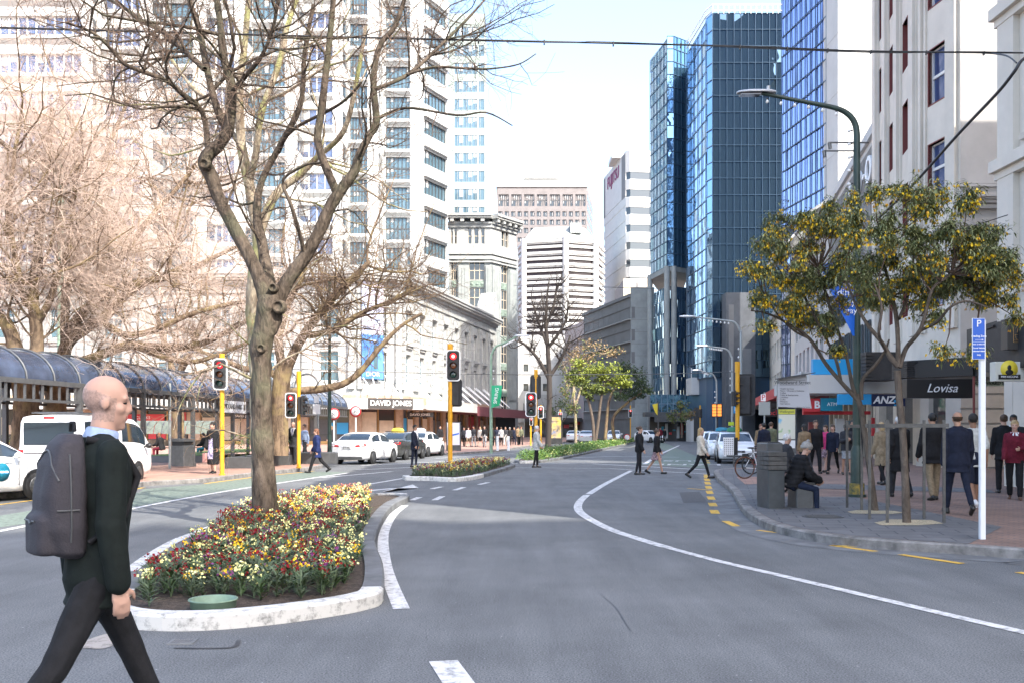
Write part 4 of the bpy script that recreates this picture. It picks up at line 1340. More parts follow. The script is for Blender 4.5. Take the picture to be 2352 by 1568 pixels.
# white rounded tower with a name on its left face
Yf = 262.0
f0 = Vector((PX(1387, 290), 290)); f1 = Vector((PX(1437, Yf), Yf)); f2_ = Vector((PX(1447, Yf - 1), Yf - 1)); f3 = Vector((PX(1500, Yf), Yf))
zt = PZ(348, Yf)
B = Bld('office_tower', 'white office tower with rounded corner and a purple name on its flank', 'tower', f1)
tower_core(B, [f0, f1, f2_, f3, f3 + Vector((0, 26)), f0 + Vector((2, 14))], zt, 'white', .4)
fr = B.fr(f0, f1)
mb = MB(); mb.box(0, fr.L, 0, .4, PZ(450, Yf), zt)
fr.put('sign_wall', mb, 'white')
mb = MB(); mb.box(fr.L * .84, fr.L, -.08, -.003, PZ(452, Yf), zt - .5); mb.box(0, fr.L * .07, -.08, -.003, PZ(452, Yf), zt - .6)
fr.put('dark_strip', mb, 'concrete_dark')
letters(fr, 'FUJITSU', 4.6, 'purple', fr.L * .46, PZ(406, 275), .1, depth=.2, sx=.95, nm='name_lettering')
mb = MB(); z = PZ(452, Yf)
mb2 = MB()
while z > 10:
 mb.box(0, fr.L, 0, .4, z - 2.2, z); mb2.box(0, fr.L, .15, .4, z - 3.9, z - 2.2); z -= 3.9
fr.put('spandrels', mb, 'white'); fr.put('window_bands', mb2, 'glass_pale')
for a, b in ((f1, f2_), (f2_, f3)):
 fr = B.fr(a, b); mb = MB(); mb2 = MB(); z = zt
 mb.box(0, fr.L, 0, .4, z - 5.6, z); z -= 5.6
 while z > 10:
  mb2.box(fr.L * .02, fr.L * .98, .15, .35, z - 1.9, z); mb.box(0, fr.L, 0, .4, z - 4.6, z - 1.9)
  z -= 4.6
 fr.put('spandrels', mb, 'white'); fr.put('window_bands', mb2, 'glass')
mb = MB(); mb.box(1.2, 4.5, 4, 12, zt, PZ(335, Yf)); mb.box(-3, 8, 6, 16, zt, zt + 1.2)
mb.build('roof_plant', 'white', B.o)
# beige plant block and dark banded block on the right bend
B, fr, z0, z1 = far_block('low_building', 'plain beige block with a tall dark doorway above the banded office', 1432, 1500, 205, 640, 'concrete', 0, 0, None)
mb = MB(); mb.box(0, fr.L, 0, .5, 0, z1); fr.put('wall', mb, 'beige')
mb = MB(); mb.box(fr.L * .42, fr.L * .5, -.05, -.003, z1 - 5, z1 - .8); fr.put('door_recess', mb, 'concrete_dark')
d0 = Vector((PX(1340, 178), 178)); d1 = Vector((PX(1449, 152), 152)); d2 = Vector((PX(1503, 152), 152))
B = Bld('office_block', 'dark grey banded office block on the bend with pale end wall', 'building', d1)
zt = PZ(675, 152)
tower_core(B, [d0, d1, d2, d2 + Vector((0, 30)), d0 + Vector((3, 14))], zt, 'concrete_dark', .4)
fr = B.fr(d0, d1); n = 9
zz = [zt]
mb = MB(); mb.box(0, fr.L, 0, .6, zt - 2.0, zt); mb.box(-.2, fr.L, -.25, -.003, zt - .5, zt)
rows = []
z = zt - 2.0
while z > 5:
 rows.append((z - 1.7, z)); mb.box(0, fr.L, 0, .6, z - 3.4, z - 1.7); z -= 3.4
for c, d in rows:
 for k in range(n + 1): mb.box(fr.L * k / n - .15, fr.L * k / n + .15, .1, .6, c, d)
fr.put('spandrels', mb, 'concrete_dark')
mb = MB()
for c, d in rows: mb.box(-.3, fr.L, -.4, -.003, c - .25, c - .1)
fr.put('ledges', mb, 'white_stone')
for c, d in rows:
 for k in range(n): fr.window(win_mesh(fr.L / n - .3, d - c, 2, 1, ('frame_white', 'glass', 'cream'), blind=.5, seed=k % 3), fr.L * k / n + .15, c, .4)
fr = B.fr(d1, d2)
mb = MB(); mb.box(0, fr.L, 0, .5, 0, zt + 1.0)
fr.put('end_wall', mb, 'pale_stone')
mb = MB()
for k in range(11): mb.box(0, fr.L, -.02, -.002, 2 + k * 1.8, 2.04 + k * 1.8)
fr.put('wall_joints', mb, 'concrete')
e0_ = Vector((PX(1297, 196), 196)); e1_ = Vector((PX(1345, 180), 180))
B = Bld('office_block', 'pinkish grey block with narrow windows at the far bend', 'building', e1_)
zt = PZ(735, 180)
tower_core(B, [e0_, e1_, e1_ + Vector((8, 14)), e0_ + Vector((4, 16))], zt, 'concrete', .4)
fr = B.fr(e0_, e1_); n = 7
pinkc = mat('pink_concrete', (0.4, 0.33, 0.32), .8, noise_amt=.1)
cols = [(fr.L * (k + .25) / n, fr.L * (k + .75) / n) for k in range(n)]
grid_wall(fr, 3.5, zt, cols, [(zt - 3.0 - 3.1 * k, zt - 1.0 - 3.1 * k) for k in range(5)], pinkc, win=lambda a, b: win_mesh(a, b, 1, 1, ('frame_dark', 'glass')), thick=.4)
# white mid-rise and low shops that close the view
B, fr, z0, z1 = far_block('low_building', 'white rendered building with few small windows behind the bare street tree', 1180, 1302, 205, 772, 'white', 0, 0, None)
grid_wall(fr, 3, z1, [(2, 3), (6, 7.0)], [(5.5, 7.0), (9.5, 11), (13.5, 15)], 'white', win=lambda a, b: win_mesh(a, b, 1, 1, ('frame_dark', 'glass')))
B, fr, z0, z1 = far_block('shop_row', 'row of far shops with dark canopy closing the street under the trees', 1205, 1500, 185, 905, 'white_stone', 0, 0, None)
mb = MB(); mb.box(0, fr.L, 0, .5, 3.6, z1); fr.put('wall', mb, 'white_stone')
mb = MB(); mb.box(0, fr.L, -2.5, 0, 3.3, 3.6); mb.box(0, fr.L, -2.55, -2.4, 3.0, 3.7); fr.put('canopy', mb, 'soft_black')
mb = MB(); mb.box(0, fr.L, .2, .3, 0, 3.3); fr.put('shop_window', mb, 'shop_glass')
rr = random.Random(4)
mb = MB()
for k in range(22):
 u = rr.uniform(.5, fr.L - 1.5); z = rr.uniform(.6, 2.6); mb.box(u, u + rr.uniform(.4, 1.2), -.05, .19, z, z + rr.uniform(.2, .7), k % 4)
fr.put('window_displays', mb, ['white', 'red', 'lime', 'beige'])
B, fr, z0, z1 = far_block('shop_row', 'grey glazed arcade with stepped canopy at the foot of the slim blue tower', 1493, 1600, 135, 905, 'concrete_dark', 0, 0, None, depth=2.5)
curtain(fr, 3.8, z1, 8, 2, 'teal_glass', 'mull_pale', seed=22)
mb = MB(); mb.box(-1, fr.L, -2.6, 0, 3.3, 3.9); mb.prism([(.2, -2.7), (5.2, -2.7), (4.6, -.2), (.8, -.2)], 2.6, 3.29)
fr.put('canopy', mb, 'charcoal')
mb = MB(); mb.box(0, fr.L, .1, .3, 0, 3.3); fr.put('shop_window', mb, 'shop_glass')
mb = MB()
for k in range(12): mb.box(.5 + k * .52, .85 + k * .52, -.1, .09, .4 + (k % 3) * .5, 1.2 + (k % 4) * .4, k % 3)
fr.put('window_displays', mb, ['white', 'red', 'teal'])
letters(fr, 'MERCER', .7, 'white_metal', 2.6, 3.6, 2.64, depth=.05, nm='sign_lettering') if False else None
# ------------------------------------------------------------------ left side: department store
FY = 100.0
J0 = Vector((PX(-420, 99), 99.0)); J1 = Vector((-15.4, 98.2)); J2 = Vector((-11.2, 100.8)); J3 = Vector((PX(1137, 141.5), 141.5))
ZC = 17.2
B = Bld('department_store', 'white classical department store with heavy cornice and canopy', 'building', J2)
B.poly('core', [J0 + Vector((0, .6)), J1 + Vector((0, .6)), J2 + Vector((-.6, .3)), J3 + Vector((-.6, -.1)), J3 + Vector((-20, 4)), J0 + Vector((0, 45))], 0, ZC - .4, 'white_stone')
def pil(mb, u, z0, z1, w_=.9, d=.28):
 n = int((z1 - z0) / .62)
 for k in range(n):
  a = z0 + (z1 - z0) * k / n; b = z0 + (z1 - z0) * (k + 1) / n - .07
  mb.box(u, u + w_, -d, -.003, a, b)
  mb.box(u + .05, u + w_ - .05, -d + .06, -.002, b, b + .07)
def dj_wall(fr, step, w_, u0=None):
 L = fr.L; n = max(1, int(L / step)); st = L / n
 cols = [(st * k + (st - w_) / 2, st * k + (st + w_) / 2) for k in range(n)]
 rows = [(6.4, 9.3), (10.6, 13.6)]
 grid_wall(fr, 5.0, ZC - 2.2, cols, rows, 'white_stone', win=lambda a, b: win_mesh(a, b, 2, 3, ('frame_white', 'glass_pale'), fw=.12), thick=.6, setback=.35)
 mb = MB()
 for k in range(n + 1):
  u = st * k
  for q in (-.75, .08):
   if 0 <= u + q and u + q + .62 <= L: pil(mb, u + q, 5.6, ZC - 2.4, .62)
 fr.put('pilasters', mb, 'white_stone')
 mb = MB()
 for k in range(n):
  a, b = cols[k]
  mb.box(a - .25, b + .25, -.35, .0, 10.15, 10.45); mb.box(a - .1, b + .1, -.2, -.002, 9.9, 10.147)
  mb.box(a - .2, b + .2, -.22, -.002, 13.75, 14.05)
 fr.put('sills', mb, 'white_stone')
 mb = MB()
 mb.box(-.02, L, -.2, .5, ZC - 2.2, ZC - 1.3); mb.box(-.02, L, -.45, .5, ZC - 1.3, ZC - 1.0); mb.box(-.02, L, -1.1, .5, ZC - .75, ZC - .45); mb.box(-.02, L, -1.25, .5, ZC - .45, ZC - .2); mb.box(-.02, L, -.15, .5, ZC - .2, ZC + .3)
 k = 0
 while k * .8 < L - .4:
  mb.box(k * .8 + .1, k * .8 + .5, -.95, .0, ZC - 1.0, ZC - .753); k += 1
 fr.put('cornice', mb, 'white_stone')
fj = B.fr(J0, J1); dj_wall(fj, 5.2, 1.9)
fch = B.fr(J1, J2); dj_wall(fch, 5.2, 1.6)
fst = B.fr(J2, J3); dj_wall(fst, 4.6, 1.7)
# parapet ornaments
mb = MB()
for u in (0.6, 3.6, 7.2):
 mb.box(u, u + 1.2, -.2, .5, ZC + .3, ZC + 1.3); mb.lathe([(.0, 0), (.35, .0), (.42, .4), (.2, .8), (.3, 1.1), (.05, 1.6), (0, 1.6)], (u + .6, .1, ZC + 1.3), 8)
fst.put('parapet_urns', mb, 'white_stone')
mb = MB()
q = fst.L - 4.2
mb.add([(q, -.6, ZC - .2), (q + 4.2, -.6, ZC - .2), (q + 4.2, -.6, ZC + 1.6), (q + 2.1, -.6, ZC + 3.4), (q, -.6, ZC + 1.6),
  (q, 1.5, ZC - .2), (q + 4.2, 1.5, ZC - .2), (q + 4.2, 1.5, ZC + 1.6), (q + 2.1, 1.5, ZC + 3.4), (q, 1.5, ZC + 1.6)],
  [(0, 1, 2, 3, 4), (9, 8, 7, 6, 5), (0, 4, 9, 5), (1, 6, 7, 2), (4, 3, 8, 9), (3, 2, 7, 8)])
fst.put('end_pediment', mb, 'white_stone')
# ground floor
def dj_ground(fr, L, step, pier, seed):
 r = random.Random(seed); mb = MB(); g = MB(); fmb = MB(); dsp = MB()
 n = max(1, int(L / step)); st = L / n
 for k in range(n + 1):
  u = st * k
  mb.box(max(0, u - pier / 2), min(L, u + pier / 2), -.05, .55, 0, 3.6)
 mb.box(0, L, 0, .55, 3.6, 4.99)
 for k in range(n):
  a, b = st * k + pier / 2, st * (k + 1) - pier / 2
  g.box(a, b, .3, .34, .45, 3.597)
  fmb.box(a, b, .12, .5, 0, .447)
  m_ = max(1, int((b - a) / 1.5))
  for j in range(m_ + 1): fmb.box(a + (b - a) * j / m_ - .05, a + (b - a) * j / m_ + .05, .2, .29, .45, 3.59)
  for j in range(m_):
   x0 = a + (b - a) * j / m_ + .15; x1 = a + (b - a) * (j + 1) / m_ - .15
   if x1 > x0: dsp.box(x0, x1, .24, .298, r.uniform(.5, 1.2), r.uniform(2.0, 3.4), r.choice((0, 0, 1, 2, 3, 0, 4)))
 fr.put('pier', mb, 'brown_stone'); fr.put('shop_window', g, 'shop_glass'); fr.put('window_frame', fmb, 'gold'); fr.put('window_display', dsp, ['beige', 'sky_blue', 'red', 'cream', 'charcoal'])
dj_ground(fj, fj.L, 5.2, 1.3, 1); dj_ground(fch, fch.L, 5.0, 1.2, 2); dj_ground(fst, fst.L, 5.0, 1.0, 3)
# canopy
def canopy(fr, u0, u1, out, z0, z1, m, name='canopy'):
 mb = MB(); mb.box(u0, u1, -out, -.003, z0 + .1, z0 + .45); mb.box(u0, u1, -out - .12, -out, z0, z1)
 return fr.put(name, mb, m)
zf0, zf1 = 3.55, 4.6
canopy(fj, 0, fj.L + 1.2, 3.0, zf0, zf1, 'white_stone'); canopy(fch, -.9, fch.L + .9, 3.0, zf0 + .003, zf1 + .003, 'white_stone')
canopy(fst, -1.2, 19, 3.0, zf0 + .006, zf1 + .006, 'white_stone');
mb = MB(); mb.box(19.05, 54, -3.1, -.003, 3.45, 3.8); mb.box(19.05, 54, -3.2, -3.1, 3.2, 4.35)
mrn = mat('maroon', (0.16, 0.05, 0.06), .5)
fst.put('dark_canopy', mb, mrn)
mb = MB()
for fr, n in ((fj, 16), (fch, 2), (fst, 11)):
 pass
def ties(fr, u0, u1, n):
 mb = MB()
 for k in range(n):
  u = u0 + (u1 - u0) * k / max(1, n - 1)
  mb.tube([(u, -2.9, 4.6), (u - .5, -.05, 7.0)], .07, 5); mb.tube([(u, -2.9, 4.6), (u + .7, -.05, 7.0)], .07, 5)
 fr.put('canopy_ties', mb, 'white_metal')
ties(fj, fj.L - 46, fj.L - 1, 9); ties(fch, 1, 3.6, 2); ties(fst, 1.5, 38, 10)
mb = MB()
for fr, u0, u1 in ((fj, fj.L - 46, fj.L - 1),):
 k = u0
 while k < u1:
  for j in range(6): mb.box(k, k + 2.4, -.06, -.002, 5.05 + j * .14, 5.13 + j * .14)
  k += 4.6
fj.put('vent_louvres', mb, 'grey_metal')
# signs of the store
def sign_board(fr, s, u, z, w_, h, out, board, lett, size, name='sign_board', **kw):
 mb = MB(); mb.box(-w_ / 2, w_ / 2, -.08, 0, -h / 2, h / 2)
 o = fr.link(name, mb.mesh(name, board), u, -out, z)
 if s:
  link('lettering', text_mesh(s, size, lett, **kw), o, (0, -.1, 0))
 return o
nm = mat('store_sign', (0.04, 0.038, 0.038), .5)
sign_board(fch, 'DAVID JONES', 2.3, 4.12, 4.75, .98, 3.13, nm, 'white_metal', .72, depth=.04, bold=.008)
sign_board(fj, 'DAVID JONES', fj.u_at_px(205), 4.1, 5.4, .9, 3.13, 'white_stone', 'frame_dark', .74, depth=.04, bold=.006)
o = sign_board(fst, 'DAVID JONES', 3.4, 3.05, 2.7, .5, 2.7, 'black', 'white_metal', .34, name='hanging_sign', depth=.03, bold=.004)
o.rotation_euler = (0, 0, 0); q = fst.at(1.2, -1.6) ; o.location = (q.x - J2.x, q.y - J2.y, 3.1)
o2 = sign_board(fj, 'DAVID JONES', fj.u_at_px(566), 2.9, 2.6, .5, .6, 'black', 'white_metal', .34, name='hanging_sign', depth=.03)
sign_board(fj, 'CLARKS', fj.u_at_px(330), 2.75, 4.2, .7, .1, 'red', 'white_metal', .4)
# tall banners on the front
def banner(px, ytop, ybot, Y, w_, fr, label_txt, mats):
 u = fr.u_at_px(px); z1 = PZ(ytop, Y); z0 = PZ(ybot, Y)
 mb = MB(); nseg = 14
 for k in range(nseg):
  a = z0 + (z1 - z0) * k / nseg; b = z0 + (z1 - z0) * (k + 1) / nseg
  mb.box(-w_ / 2, w_ / 2, -.09, -.03, a, b + .0, 0)
 return u, z0, z1, mb
bmat = mat('banner_print', (0.30, 0.42, 0.68), .6, col2=(0.75, 0.62, 0.62), noise_scale=.35, detail=2)
bblue = mat('banner_blue_print', (0.03, 0.13, 0.42), .6, col2=(0.10, 0.28, 0.62), noise_scale=.5, detail=2)
u = fch.L * .32
mb = MB(); mb.box(-1.15, 1.15, -.5, -.44, 10.9, 16.1)
fch.link('banner', mb.mesh('banner', bmat), u, 0, 0)
mb = MB(); mb.box(-1.15, 1.15, -.5, -.44, 6.6, 10.88)
o = fch.link('banner', mb.mesh('banner', bblue), u, 0, 0)
mb = MB(); mb.box(.1, .55, -.53, -.503, 7.6, 9.9); link('banner_print', mb.mesh('banner_print', 'glass_pale'), o, (0, 0, 0))
link('lettering', text_mesh('DIOR', .62, 'white_metal', depth=.02), o, (0, -.52, 7.05))
link('lettering', text_mesh('SAUVAGE', .3, 'white_metal', depth=.02), o, (-.15, -.52, 10.35))
# ------------------------------------------------------------------ white stepped office tower above the store
TZ = 62.0; FH = 3.85
blocks = [(-330, -70, 99.0), (-70, 206, 101.5), (228, 345, 104.5), (345, 470, 108), (470, 560, 111.5), (560, 680, 115), (680, 785, 119), (785, 868, 123), (868, 965, 127)]
B = Bld('office_tower', 'white stepped office tower with banded windows rising above the department store', 'tower', (PX(228, 104.5), 104.5))
prev = None
M['tower_glass'] = mat('tower_glass', (0.13, 0.17, 0.27), .07, spec=.9, metal=.45)
rows = [(18.6 + FH * k, 18.6 + FH * k + 2.0) for k in range(11)]
rows_tall = [(18.0 + FH * k, 18.0 + FH * k + 2.85) for k in range(11)]
back = []
for i, (a, b, Y) in enumerate(blocks):
 p0, p1 = Vector((PX(a, Y), Y)), Vector((PX(b, Y), Y))
 fr = B.fr(p0, p1); L = fr.L
 if i < 2:
  cols = [(.15, L - .9)]; rw = rows; wn = lambda x, y: win_mesh(x, y, 12, 1, ('frame_white', 'tower_glass', 'white'), fw=.16, blind=.15, seed=i)
 elif i in (2, 4, 6):
  cols = [(.5, L - 1.1)]; rw = rows; wn = lambda x, y: win_mesh(x, y, 4, 1, ('frame_white', 'tower_glass', 'white'), fw=.13, blind=.2, seed=i)
 else:
  cols = [(1.0, L - 1.3)]; rw = rows_tall; wn = lambda x, y: win_mesh(x, y, 6, 2, ('frame_dark', 'glass_pale', 'white'), fw=.1, blind=.25, seed=i)
 grid_wall(fr, 12, TZ, cols, rw, 'white', win=wn, thick=.6, setback=.35)
 # projecting ledges under the windows
 mb = MB()
 for c, d in rw:
  x0, x1 = cols[0]
  mb.add([(x0 - .2, -.003, c - .9), (x1 + .2, -.003, c - .9), (x1 + .0, -.45, c - .45), (x0, -.45, c - .45), (x1, -.45, c - .1), (x0, -.45, c - .1), (x1, -.003, c - .08), (x0, -.003, c - .08)],
    [(0, 1, 2, 3), (3, 2, 4, 5), (5, 4, 6, 7), (0, 3, 5, 7), (1, 6, 4, 2)])
 fr.put('spandrel_ledges', mb, 'white')
 # flank that shows to the right of the step
 nY = blocks[i + 1][2] if i + 1 < len(blocks) else 128
 if i + 1 < len(blocks) and nY > Y:
  fs2 = B.fr(p1, Vector((PX(b, Y) + .02, nY + .5)))
  mb = MB(); mb.box(0, fs2.L, .0, .5, 12, TZ); fs2.put('flank_wall', mb, 'white')
  mb = MB()
  for c, d in rows: mb.box(.7, fs2.L - .3, -.03, -.002, c, d)
  fs2.put('flank_windows', mb, 'glass')
 back.append((p0, p1))
# recessed column between first blocks
fr = B.fr((PX(206, 103), 103), (PX(228, 103), 103))
mb = MB(); mb.box(0, fr.L, 0, .5, 12, TZ); fr.put('recess_wall', mb, 'white_stone')
c0_ = Vector((PX(965, 127), 127)); dd = Vector((.418, .908)); c1_ = c0_ + dd * 7.4
fr = B.fr(c0_, c1_)
grid_wall(fr, 12, TZ, [(1.0, fr.L - .35)], [(16.4 + FH * k, 18.4 + FH * k) for k in range(12)], 'white', win=lambda x, y: win_mesh(x, y, 7, 1, ('frame_white', 'glass', 'white'), fw=.16, blind=.15, seed=9), thick=.6)
mb = MB()
for k in range(12):
 z = 16.4 + FH * k
 mb.box(.9, fr.L - .25, -.35, -.003, z - 1.6, z - .1)
fr.put('spandrel_ledges', mb, 'white')
core = [Vector((PX(-330, 99.8), 99.8)), Vector((PX(-70, 99.8), 99.8))]
for (a, b, Y) in blocks[1:]:
 core += [Vector((PX(a, Y + .6) + (0.05), Y + .65)), Vector((PX(b, Y + .6) - .55, Y + .65))]
core += [c1_ + Vector((-.6, 0)), c1_ + Vector((-14, 10)), Vector((PX(-330, 99.8), 150))]
mb = MB()
ngon(mb, [p - B.p for p in core], TZ - .3);
for i in range(len(core)):
 a, b = core[i] - B.p, core[(i + 1) % len(core)] - B.p
 mb.add([(a.x, a.y, 12), (b.x, b.y, 12), (b.x, b.y, TZ - .3), (a.x, a.y, TZ - .3)], [(0, 1, 2, 3)])
mb.build('core', 'white_stone', B.o)
B.finish()
# ------------------------------------------------------------------ pale green glass tower behind
Yg = 195.0
g0, g1 = Vector((PX(1030, Yg), Yg)), Vector((PX(1114, Yg), Yg))
B = Bld('office_tower', 'slim pale green panelled tower with blue window rows behind the white tower', 'tower', g0)
zt = PZ(32, Yg)
B.poly('core', [g0 + Vector((0, .5)), g1 + Vector((-.1, .5)), g1 + Vector((-.1, 14)), g0 + Vector((0, 14))], 0, zt - .2, 'pale_stone')
fr = B.fr(g0, g1)
pg = mat('pale_green_panel', (0.27, 0.325, 0.3), .4, spec=.5)
ua, ub = fr.u_at_px(1044), fr.u_at_px(1096); ub2, uc = fr.u_at_px(1100), fr.u_at_px(1112)
rows = [(PZ(y + 25, Yg), PZ(y, Yg)) for y in [63 + 41.3 * k for k in range(11)][::-1]]
win_g = lambda a, b: win_mesh(a, b, 5 if a > 2 else 1, 1, ('mull_pale', 'glass_pale', 'white'), fw=.12, blind=.35, seed=int(a * 7) % 5)
grid_wall(fr, 8, zt, [(ua, ub), (ub2, uc)], rows, pg, win=win_g, thick=.4, setback=.12)
mb = MB()
for k in range(9): mb.box(fr.L * k / 8 - .03 if k else 0, fr.L * k / 8 + .03, -.04, -.002, 8, zt)
fr.put('panel_joints', mb, 'pale_stone')
# ------------------------------------------------------------------ grey stone classical block past the store
k0, k1 = Vector((PX(1030, 147), 147)), Vector((PX(1128, 147), 147)); k2 = Vector((PX(1186, 152.5), 152.5)); k3 = k2 + Vector((.4, 22))
B = Bld('stone_building', 'pale grey stone corner block with bracketed cornice and green spandrels', 'building', k1)
zt = PZ(492, 147)
B.poly('core', [k0 + Vector((0, .6)), k1 + Vector((-.2, .6)), k2 + Vector((-.5, .5)), k3, k0 + Vector((0, 24))], 0, zt - .5, 'pale_stone')
za, zb_ = PZ(560, 147), PZ(524, 147)
gsp = mat('green_spandrel', (0.2, 0.26, 0.22), .7, noise_amt=.3, noise_scale=1.5)
for fr, spans in ((B.fr(k0, k1), ((1036, 1050), (1078, 1113))), (B.fr(k1, k2), ((1150, 1168),))):
 cols = [(max(.05, fr.u_at_px(a)), min(fr.L - .05, fr.u_at_px(b))) for a, b in spans]
 rows = [(4.5, 7.0)] + [(7.6 + 4.0 * k, 10.4 + 4.0 * k) for k in range(5)]
 cols2 = [(max(.05, fr.u_at_px(a)), min(fr.L - .05, fr.u_at_px(b))) for a, b in (((1036, 1040), (1044, 1049), (1075, 1083), (1089, 1099), (1105, 1113)) if spans[0][0] < 1100 else ((1152, 1160), (1161, 1168)))]
 grid_wall(fr, 3.5, za - 1.6, cols, rows, 'pale_stone', win=lambda a, b: win_mesh(a, b, 3, 2, ('beige', 'glass'), fw=.1), thick=.6, setback=.45, spand_back=.3)
 f2 = B.fr(fr.at(0)[:2], fr.at(fr.L)[:2])
 grid_wall(f2, za - 1.6, zt - 2, cols2, [(za, zb_)], 'white_stone', win=lambda a, b: win_mesh(a, b, 1, 2, ('beige', 'glass'), fw=.1), thick=.6, setback=.3)
 mb = MB()
 for a, b in cols:
  for c, d in rows[1:]:
   mb.box(a + .15, b - .15, .2, .297, c - 1.05, c - .12)
   nb = max(1, int((b - a) / .7))
   for q in range(nb): mb.lathe([(0, .06), (.18, .06), (.24, 0)], (a + (b - a) * (q + .5) / nb, .2, c - .6), 8, axis='Y')
 fr.put('spandrel_panels', mb, gsp)
 mb = MB()
 for z, o_, h in ((zt - 2.0, .25, .5), (zt - 1.5, .5, .25), (zt - .75, 1.2, .3), (zt - .45, 1.4, .35), (za - 1.6, .35, .35), (za - 2.3, .18, .5), (za - 2.8, .3, .2)):
  mb.box(-.1, fr.L + .1, -o_, -.002 if z < za else .55, z, z + h)
 k = 0
 while .3 + k * 1.5 < fr.L:
  mb.box(.3 + k * 1.5, .85 + k * 1.5, -1.05, -.01, zt - 1.25, zt - .753); k += 1
 fr.put('cornice', mb, 'white_stone')
 mb = MB(); u = 0
 edges = [0] + [x for c in cols for x in c] + [fr.L]
 for i in range(0, len(edges), 2):
  a, b = edges[i], edges[i + 1]
  if b - a > .8:
   mb.box(a + .15, b - .15, -.16, -.003, 6, za - 3.2)
   nf = max(2, int((b - a) / .45))
   for q in range(nf): mb.box(a + .2 + (b - a - .4) * q / nf, a + .2 + (b - a - .4) * (q + .5) / nf, -.22, -.161, 6.3, za - 3.6)
 fr.put('fluted_piers', mb, 'pale_stone')
 mb = MB(); mb.box(0, fr.L, .2, .3, .1, 3.5); fr.put('shop_window', mb, 'shop_glass')
 mb = MB(); mb.box(0, fr.L, -2.2, -.003, 3.3, 3.9); fr.put('canopy', mb, 'charcoal')
# ================================================================== people
SKIN = {'fair': mat('skin_fair', (0.5, 0.3, 0.225), .55, spec=.4), 'tan': mat('skin_tan', (0.44, 0.25, 0.17), .55, spec=.4), 'brown': mat('skin_brown', (0.26, 0.14, 0.09), .55, spec=.4)}
STUB = mat('stubble', (.41, .265, .212), .7, noise_amt=.3, noise_scale=90)
M['lip'] = mat('lip', (0.42, 0.14, 0.12), .5)
M['eye'] = mat('eye', (0.03, 0.025, 0.02), .2)
CLOTH = {}
def cloth(name, c, rough=.85, col2=None, ns=14.0, bump=.25):
 if name not in CLOTH:
  CLOTH[name] = mat('cloth_' + name, c, rough, noise_amt=0 if col2 else .25, noise_scale=ns, col2=col2, bump=bump, bump_scale=22, spec=.25)
 return CLOTH[name]
HAIRM = {k: mat('hair_' + k, c, .6, noise_amt=.4, noise_scale=30, bump=.5, bump_scale=60) for k, c in
   {'black': (.015, .013, .012), 'brown': (.07, .04, .022), 'blond': (.42, .29, .14), 'white': (.62, .61, .6), 'grey': (.3, .29, .28), 'auburn': (.17, .07, .035)}.items()}
def remesh(mb, voxel, smooth=2, name='body'):
 me = bpy.data.meshes.new(name); me.from_pydata(mb.v, [], mb.f); me.update()
 ob = bpy.data.objects.new('tmp', me); col.objects.link(ob)
 md = ob.modifiers.new('r', 'REMESH'); md.mode = 'VOXEL'; md.voxel_size = voxel; md.use_smooth_shade = True
 if smooth:
  s = ob.modifiers.new('s', 'SMOOTH'); s.factor = .5; s.iterations = smooth
 dg = bpy.context.evaluated_depsgraph_get()
 out = bpy.data.meshes.new_from_object(ob.evaluated_get(dg))
 bpy.data.objects.remove(ob); bpy.data.meshes.remove(me)
 out.name = name
 for p in out.polygons: p.use_smooth = True
 return out
def folds(me, amp, sc_=(9, 9, 4), seed=0):
 nrm = [v.normal.copy() for v in me.vertices]
 for v, n_ in zip(me.vertices, nrm):
  q = Vector((v.co.x * sc_[0], v.co.y * sc_[1], v.co.z * sc_[2] + seed * 3.7))
  v.co += n_ * amp * (noise.noise(q) + .5 * noise.noise(q * 2.3))
 me.update()
def rotx(v, a):   # swing forward (+y) for positive a of a hanging vector
 c, s = math.cos(a), math.sin(a)
 return Vector((v.x, v.y * c - v.z * s, v.y * s + v.z * c))
def skeleton(h, pose, build=1.0):
 k = h / 1.75
 J = {}
 hip = Vector((0, 0, .93)); lean = pose.get('lean', 0.0)
 J['hip'] = hip
 def up(v): return hip + rotx(Vector(v) - hip, -lean)
 J['chest'] = up((0, 0, 1.25)); J['neck'] = up((0, -.005, 1.475)); J['waist'] = up((0, 0, 1.06))
 hd = pose.get('head_pitch', 0.0)
 J['head'] = J['neck'] + rotx(Vector((0, .022, .15)), -hd)
 for s, n_ in ((-1, 'L'), (1, 'R')):
  th, kn = pose.get('leg' + n_, (0.0, 0.0)); ab = pose.get('abduct' + n_, 0.03)
  J['hip' + n_] = Vector((s * .092, 0, .90))
  t = rotx(Vector((s * ab * .43, 0, -.43)), th); J['knee' + n_] = J['hip' + n_] + t
  c = rotx(Vector((0, 0, -.41)), th - kn); J['ankle' + n_] = J['knee' + n_] + c
  J['foot' + n_] = (th - kn) * pose.get('foot_follow', .7)
  sh = up((s * .172 * build, -.005, 1.405)); J['sho' + n_] = sh
  sw, el = pose.get('arm' + n_, (0.0, .2)); sp = pose.get('spread' + n_, .12)
  u_ = rotx(Vector((s * sp * .29, 0, -.29)), sw - lean * .5); J['elb' + n_] = sh + u_
  inw = pose.get('inward' + n_, 0.0)
  f_ = rotx(Vector((-s * inw * .25 + s * sp * .1, 0, -.25)), sw + el - lean * .5); J['wri' + n_] = J['elb' + n_] + f_
  J['hand' + n_] = f_.normalized()
 low = min(J['ankleL'].z, J['ankleR'].z) - .075
 low = low if 'ground' not in pose else pose['ground']
 for a in list(J):
  if isinstance(J[a], Vector) and not a.startswith('hand'):
   J[a] = (J[a] - Vector((0, 0, low)))
 return J, k
